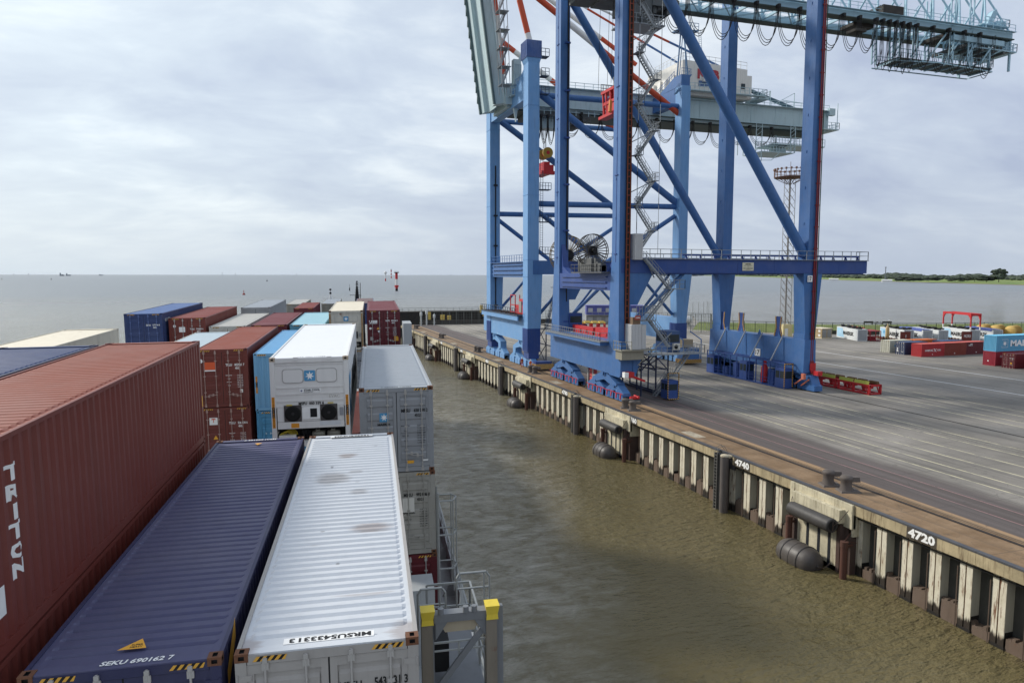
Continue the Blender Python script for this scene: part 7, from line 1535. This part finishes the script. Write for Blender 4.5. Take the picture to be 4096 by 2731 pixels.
for i, (x, y, h) in enumerate(((47.2, 231, 3.6), (49.5, 230, 2.4), (45.0, 229, 3.2))):
    o = thing('gate_post', 'grey and white post at the far quay corner, ' + ['tallest, behind the far bollards', 'short one on the right', 'leftmost'][i], 'post', loc=(x, y, DZ), group='posts at the far quay corner'); mb = MB(); mb.tube((0, 0, 0), (0, 0, h), .22, 10); mb.box(-.5, .5, -.05, .05, .9, 1.0); mb.lathe([(.4, h), (.4, h + 1), (.1, h + 1.3)], (0, 0, 0), 'z', 10); ob('shaft', mb.mesh('shaft', P_('pale post paint', '#b9bcba', .6, .05)), o)

# ------------------------------------------------------------------ dike, river banks, far wood
t = NT('dike grass'); f = t.noise(.5, 7, .7, sc=(1, .4, 1)); f2 = t.noise(6, 4, .7)
t.col(t.mix(t.ramp(f2, .4, .7), t.mix(t.ramp(f, .35, .65), lin('#57632c'), lin('#7d8747')), lin('#4a5527'))); t.rough(.9); t.bump(f2, .6, .1); GRASS = t.m
base = [(118, 187), (122, 183.5), (142.5, 166.6), (163, 157.2), (202, 150.4), (262, 141.4), (400, 122.4)]
mb = MB(); off = [(0, DZ - .15), (3, DZ + .25), (11, DZ + 1.55), (15, DZ + 1.6), (30, -.6)]
nrm = []
for i, p in enumerate(base):
    a = Vector(base[max(0, i - 1)]); b = Vector(base[min(len(base) - 1, i + 1)]); d = (b - a).normalized(); nrm.append(Vector((-d.y, d.x)) if (-d.y * 0 + d.x) > 0 else Vector((d.y, -d.x)))
vs = [(p[0] + nrm[i].x * o_, p[1] + nrm[i].y * o_, z) for i, p in enumerate(base) for o_, z in off]; k = len(off)
mb.add(vs, [(i * k + j, i * k + j + 1, (i + 1) * k + j + 1, (i + 1) * k + j) for i in range(len(base) - 1) for j in range(k - 1)])
struct('dike', mb.mesh('dike', GRASS))
# benches and cyclists
def bench(lb, x, y, rz):
    o = thing('park_bench', lb, 'bench', loc=(x, y, DZ + 1.6), rz=R(rz)); m = P_('dark bench wood', '#26241f', .7, 0)
    mb = MB(); mb.box(-1.4, 1.4, -.25, .25, .42, .48); ob('seat', mb.mesh('seat', m), o); mb = MB(); mb.box(-1.4, 1.4, -.33, -.27, .55, 1.0); ob('backrest', mb.mesh('backrest', m), o)
    for s_ in (-1, 1): mb = MB(); mb.box(s_ * 1.2 - .05, s_ * 1.2 + .05, -.3, .25, 0, .5); ob('leg', mb.mesh('leg', m), o)
bench('dark bench on top of the dike, the left one', 169.5, 172.6, -22); bench('dark bench on top of the dike with a person sitting on it', 174.3, 170.4, -22)
def sit():
    J = [(0, 0, .5), (0, -.02, .75), (0, -.02, .98), (0, -.01, 1.08), (0, .02, 1.2), (0, .02, 1.28), (.1, .2, .52), (.11, .42, .5), (.11, .45, .1), (-.1, .2, .52), (-.11, .42, .5), (-.11, .45, .1), (.2, 0, .95), (.24, .08, .72), (.15, .3, .62), (-.2, 0, .95), (-.24, .08, .72), (-.15, .3, .62)]
    E = [(0, 1), (1, 2), (2, 3), (3, 4), (4, 5), (0, 6), (6, 7), (7, 8), (0, 9), (9, 10), (10, 11), (2, 12), (12, 13), (13, 14), (2, 15), (15, 16), (16, 17)]
    return J, E, [(.17, .12), (.16, .12), (.17, .11), .06, .1, .09, .1, .08, .06, .1, .08, .06, .07, .055, .045, .07, .055, .045]
PD = person_mat('dark clothes', '#25272b', '#1c1c1c', .1)
person('person in dark clothes and pale cap sitting on the right-hand bench on the dike', (175.1, 170.2, DZ + 1.6), R(-22), PD, sit(), HW)
def bicycle(lb, x, y, rz):
    o = thing('bicycle', lb, 'bicycle', loc=(x, y, DZ + 1.6), rz=R(rz))
    for s_ in (-1, 1):
        mb = MB()
        for k in range(16): a, b = 2 * PI * k / 16, 2 * PI * (k + 1) / 16; mb.beam((s_ * .52 + .34 * math.cos(a), 0, .34 + .34 * math.sin(a)), (s_ * .52 + .34 * math.cos(b), 0, .34 + .34 * math.sin(b)), .05, .05)
        for k in range(6): a = PI * k / 6; mb.beam((s_ * .52 - .33 * math.cos(a), 0, .34 - .33 * math.sin(a)), (s_ * .52 + .33 * math.cos(a), 0, .34 + .33 * math.sin(a)), .012, .012)
        ob('wheel', mb.mesh('wheel', RUBBER), o)
    mb = MB(); mb.path([(-.52, 0, .34), (-.1, 0, .32), (-.22, 0, .85), (.4, 0, .85), (-.1, 0, .32)], .025, 5); mb.path([(.4, 0, .9), (.52, 0, .34)], .025); mb.path([(.38, -.25, 1.05), (.38, .25, 1.05)], .02); mb.tube((.4, 0, .85), (.38, 0, 1.05), .02, 5); ob('frame', mb.mesh('frame', plain('dark bike paint', '#20262e', .4)), o); mb = MB(); mb.box(-.35, -.1, -.08, .08, .9, .96); mb.box(-.75, -.4, -.2, .2, .6, .85); ob('saddle', mb.mesh('saddle', DARKM), o)
bicycle('loaded dark bicycle parked between the benches, the left one', 171.5, 172.4, -22); bicycle('dark bicycle parked between the benches, the right one', 172.9, 171.8, -22)
# far bank
t = NT('far bank meadow'); f = t.noise(.004, 6, .65, sc=(.25, 1, 1)); f2 = t.noise(.03, 5, .6, sc=(.2, 1, 1))
t.col(t.mix(t.ramp(f, .4, .62), lin('#5d7434'), t.mix(f2, lin('#87913f'), lin('#76844c')))); t.rough(.95); MEAD = t.m
mb = MB(); sh = [(13000, 21500), (9000, 14000), (6793, 10152), (4200, 5600), (2080, 2215), (1790, 1640), (1512, 1120), (1350, 600), (1300, -2000)]
inn = [(14000, 21500), (10500, 14000), (7200, 10100), (4320, 5560), (2140, 2180), (1850, 1610), (1560, 1100), (1420, 590), (1370, -2000)]
vs = [(x, y, -.5) for x, y in sh] + [(x, y, 3.2) for x, y in inn] + [(min(x + 14000, 21900), y - 100, 4) for x, y in inn]; n = len(sh)
mb.add(vs[:2 * n], [(i, i + 1, n + i + 1, n + i) for i in range(n - 1)], 0); mb.add(vs[n:], [(i, i + 1, n + i + 1, n + i) for i in range(n - 1)], 0)
struct('far_bank', mb.mesh('far_bank', MEAD)); 
mb = MB(); mb.add([(x - 3, y - 3, .15) for x, y in sh] + [(x + (16), y - 4, 1.0) for x, y in sh], [(i, i + 1, n + i + 1, n + i) for i in range(n - 1)])
struct('mud_shore', mb.mesh('mud_shore', concrete('brown mud', '#7d7060')))
def ico(rad, sub):
    bm = bmesh.new(); bmesh.ops.create_icosphere(bm, subdivisions=sub, radius=rad); vs = [v.co.copy() for v in bm.verts]; fs = [tuple(v.index for v in f.verts) for f in bm.faces]; bm.free(); return vs, fs
IV, IF = ico(1, 2)
from mathutils import noise as mnoise
def crown(mb, c, rx, rz_, m, seed, amp=.35):
    vs = []
    for v in IV:
        d = 1 + amp * mnoise.noise(v * 1.9 + Vector((seed * 7.3, seed, 0))) + amp * .6 * mnoise.noise(v * 4.5 + Vector((seed, 3, 1))); vs.append((c[0] + v.x * rx * d, c[1] + v.y * rx * d, c[2] + v.z * rz_ * d))
    mb.add(vs, IF, m)
FOL = []
for i, h in enumerate(('#333d30', '#3d4838', '#4a5440')):
    t = NT('foliage %s' % ['dark', 'mid', 'pale'][i]); t.col(t.mix(t.ramp(t.noise(.25, 5, .7), .35, .7), sc_(lin(h), .6), sc_(lin(h), 1.5))); t.rough(.95); FOL.append(t.m)
rnd = random.Random(21)
def shore_d(ang):
    best = 1e9; dx, dy = math.sin(ang), math.cos(ang)
    for (x1, y1), (x2, y2) in zip(inn[:-1], inn[1:]):
        den_ = dx * (y2 - y1) - dy * (x2 - x1)
        if abs(den_) < 1e-6: continue
        t_ = (x1 * (y2 - y1) - y1 * (x2 - x1)) / den_; u_ = (x1 * dy - y1 * dx) / den_
        if t_ > 0 and 0 <= u_ <= 1: best = min(best, t_)
    return best if best < 1e8 else 9000
for name, lb, rows_ in (('wood', 'long dark belt of trees along the horizon beyond the river', [(2600, 5200, 10, 800)]), ('scrub', 'paler scattered bushes and hedges in front of the wood', [(2150, 3000, 6.5, 120)])):
    mb = MB()
    for d0, d1, h0, cnt in rows_:
        for k in range(cnt):
            ang = R(rnd.uniform(30, 62)) if name == 'wood' else R(rnd.uniform(40, 60))
            ds = shore_d(ang); d = max(3300, ds * 1.22) * rnd.uniform(1.0, 1.5) if name == 'wood' else ds * rnd.uniform(1.45, 2.0)
            x, y = d * math.sin(ang), d * math.cos(ang)
            dens = mnoise.noise(Vector((ang * 40, d * .001, 0)))
            h = h0 * rnd.uniform(.7, 1.2) * (1.0 + .7 * dens) * (d / 3300 if name == 'wood' else 1)
            for q_ in range(2): crown(mb, (x + rnd.uniform(-1, 1) * h, y + rnd.uniform(-1, 1) * h, 4 + h * .45 + rnd.uniform(0, h * .4)), h * rnd.uniform(.8, 1.5), h * .62, rnd.randrange(2 if name == 'wood' else 3), k + q_ * .5)
    o = ob(name, mb.mesh(name, FOL)); o['label'] = lb; o['category'] = 'trees'; o['kind'] = 'stuff'
def tree(label, x, y, h, w_, m0):
    o = thing('tree', label, 'tree', loc=(x, y, 3.4))
    mb = MB(); mb.tube((0, 0, 0), (0, 0, h * .55), h * .03, 6, r2=h * .015); [mb.tube((0, 0, h * .3), (math.cos(a) * w_ * .4, math.sin(a) * w_ * .4, h * .6), h * .015, 5) for a in (0, 2, 4)]; ob('trunk', mb.mesh('trunk', plain('bark', '#3b3128', .9)), o)
    mb = MB(); r_ = random.Random(int(x))
    for k in range(26): a = r_.uniform(0, 2 * PI); rr = w_ * .42 * math.sqrt(r_.random()); crown(mb, (rr * math.cos(a), rr * math.sin(a), h * r_.uniform(.4, .9) - rr * .2), w_ * r_.uniform(.14, .24), h * r_.uniform(.08, .14), r_.randrange(2), k, .6)
    ob('crown', mb.mesh('crown', [FOL[m0], FOL[1]]), o)
def polar(u, d):  # D pixel column at distance d
    a = math.atan((u - 1176) / 1665) + R(18.28); return d * math.sin(a), d * math.cos(a)
for u, d, h, w_, lb in ((2290, 2300, 36, 34, 'tallest tree rising above the far wood'), (2262, 2250, 22, 60, 'broad grove left of the tallest far tree'), (2235, 2300, 21, 44, 'broad low far tree, second left of the tallest'), (2190, 2300, 15, 40, 'low round far tree right of the middle of the far bank'), (2130, 2350, 17, 50, 'broad far tree above the red lifting frame'), (2095, 2350, 15, 46, 'low far tree in the middle of the far bank'), (2070, 2380, 16, 50, 'low far tree left of the middle of the far bank')):
    x, y = polar(u, d); tree(lb + ' across the river', x, y, h, w_, 0)
for u, d, wd, lb in ((2034, 2050, 22, 'white barn on the far bank right of the blue beam end'), (1912, 2500, 26, 'long white roof on the far bank under the blue beam')):
    x, y = polar(u, d); o = thing('barn', lb, 'barn', loc=(x, y, 3.4), rz=R(-40)); mb = MB(); mb.box(-wd / 2, wd / 2, -6, 6, 0, 4.5); ob('wall', mb.mesh('wall', WHP), o); mb = MB(); mb.prism([(-7, 4.5), (7, 4.5), (0, 7.5)], 'x', -wd / 2 - 1, wd / 2 + 1); ob('roof', mb.mesh('roof', P_('pale barn roof', '#bfc0bd', .6, 0)), o)
x, y = polar(2030, 2600); o = thing('radio_mast', 'thin mast behind the white barn on the far bank', 'mast', loc=(x, y, 3)); mb = MB(); mb.tbox((-1.2, 1.2, -1.2, 1.2), 0, (-.7, .7, -.7, .7), 44); mb.box(-1.6, 1.6, -1.6, 1.6, 41, 44); ob('shaft', mb.mesh('shaft', plain('grey mast', '#5d6468')), o)

# sea marks, buoys, ships on the horizon
def seamark(lb, u, d, h, segs, r, head=None):
    x, y = polar(u, d); o = thing('sea_mark', lb, 'sea mark', loc=(x, y, 0)); mb = MB(); z = 0
    for f, m in segs: mb.tube((0, 0, z), (0, 0, z + h * f), r, 10, m=m); z += h * f
    ob('tower', mb.mesh('tower', [REDP, WHP, DARKM]), o)
    mb = MB()
    if head == 'platform': mb.lathe([(r * 1.9, h), (r * 1.9, h * 1.05)], (0, 0, 0), 'z', 12, 2); mb.lathe([(r * 1.6, h * .22), (r * 1.6, h * .32)], (0, 0, 0), 'z', 10, 0); mb.rail([(-r * 1.8, 0, h * 1.05), (r * 1.8, 0, h * 1.05)], 1.5, 1, .08, 1)
    elif head == 'ball': mb.lathe([(r * .5, h), (r * 2.2, h + r * 1.2), (r * 2.6, h + r * 2.6), (r * 2.0, h + r * 4), (r * .4, h + r * 5)], (0, 0, 0), 'z', 12, 1)
    else: mb.lathe([(r * 1.6, h), (r * 1.6, h + r * 2)], (0, 0, 0), 'z', 10, 1)
    ob('head', mb.mesh('head', [REDP, WHP, DARKM]), o)
seamark('red and white tower mark in the water with a dark platform top', 911.5, 963, 23.5, [(.13, 2), (.17, 0), (.36, 1), (.34, 0)], 1.7, 'platform')
seamark('small white ball-topped mark left of the red and white tower', 886.5, 2364, 22, [(.35, 0), (.65, 1)], 2.0, 'ball')
seamark('slim red and white banded pole mark behind the tower mark', 899.5, 4322, 45, [(.2, 0), (.2, 1), (.2, 0), (.2, 1), (.2, 0)], 3.4)
for lb, u, v, hh in (('red conical buoy on the open water behind the containers', 561, 677, 5.2), ('dark buoy left of the red one', 121, 643, 7), ('tiny dark buoy near the horizon, right of the middle', 615, 646, 7), ('tiny dark buoy near the horizon above the royal blue container', 434, 635, 10), ('small buoy near the left edge', 8, 643, 6)):
    d = 21.8 * 1665 / (v - 629.5); x, y = polar(u, d * (1 + .5 * ((u - 1176) / 1665) ** 2)); o = thing('buoy', lb, 'buoy', loc=(x, y, 0)); mb = MB(); mb.lathe([(hh * .28, -.5), (hh * .28, hh * .2), (hh * .08, hh * .35), (hh * .06, hh * .9), (hh * .02, hh)], (0, 0, 0), 'z', 10); ob('float', mb.mesh('float', P_('buoy red', '#8e2a26', .5, .05) if 'red con' in lb else DARKM), o)
for lb, u, d, L_, hh in (('grey cargo ship on the horizon, the left one', 146, 9000, 46, 36), ('grey cargo ship on the horizon, the right one', 161, 9400, 52, 30), ('pale ship far out on the horizon', 236, 11000, 50, 20)):
    x, y = polar(u, d); o = thing('cargo_ship', lb, 'ship', loc=(x, y, 0), rz=R(20)); G_ = P_('hazy ship grey', '#7d858d', .6, 0)
    mb = MB(); mb.prism([(-L_ / 2, 9), (-L_ * .45, -2), (L_ * .42, -2), (L_ / 2, 11)], 'y', -9, 9); ob('hull', mb.mesh('hull', G_), o); mb = MB(); mb.box(-L_ * .42, -L_ * .18, -8, 8, 9, hh * .8); mb.box(-L_ * .36, -L_ * .28, -2, 2, hh * .8, hh); mb.box(-L_ * .1, L_ * .3, -7, 7, 9, hh * .45); ob('superstructure', mb.mesh('superstructure', G_), o)
for i, (u, d, h) in enumerate(((513, 9500, 40), (543, 9500, 34), (683, 9800, 30), (1036, 9600, 26), (70, 9900, 26), (36, 9900, 24), (1545, 9000, 28))):
    x, y = polar(u, d); o = thing('beacon', 'thin dark beacon on the horizon, ' + ['left of the long clear gap', 'middle of the left group', 'above the white mast', 'close left of the crane', 'just left of the two cargo ships', 'leftmost of all', 'seen between the crane legs'][i], 'beacon', loc=(x, y, 0), group='thin beacons on the horizon'); mb = MB(); mb.tube((0, 0, 0), (0, 0, h), 1.3, 6); mb.box(-4, 4, -1, 1, h * .8, h * .9); ob('shaft', mb.mesh('shaft', plain('far beacon', '#5d646b')), o)

# ------------------------------------------------------------------ haze
hm = bpy.data.materials.new('haze air'); hm.use_nodes = True; ht = hm.node_tree
for n in list(ht.nodes): ht.nodes.remove(n)
ho = ht.nodes.new('ShaderNodeOutputMaterial'); hv = ht.nodes.new('ShaderNodeVolumePrincipled'); hv.inputs['Color'].default_value = (.86, .92, 1, 1); hv.inputs['Density'].default_value = HAZE; hv.inputs['Anisotropy'].default_value = 0.2
ht.links.new(hv.outputs[0], ho.inputs['Volume'])
mb = MB(); mb.box(-22500, 22500, -2500, 22500, -26, 100); o = ob('haze', mb.mesh('haze', hm)); o['kind'] = 'stuff'; o['label'] = 'thin pale sea haze over river and far bank'; o['category'] = 'haze'
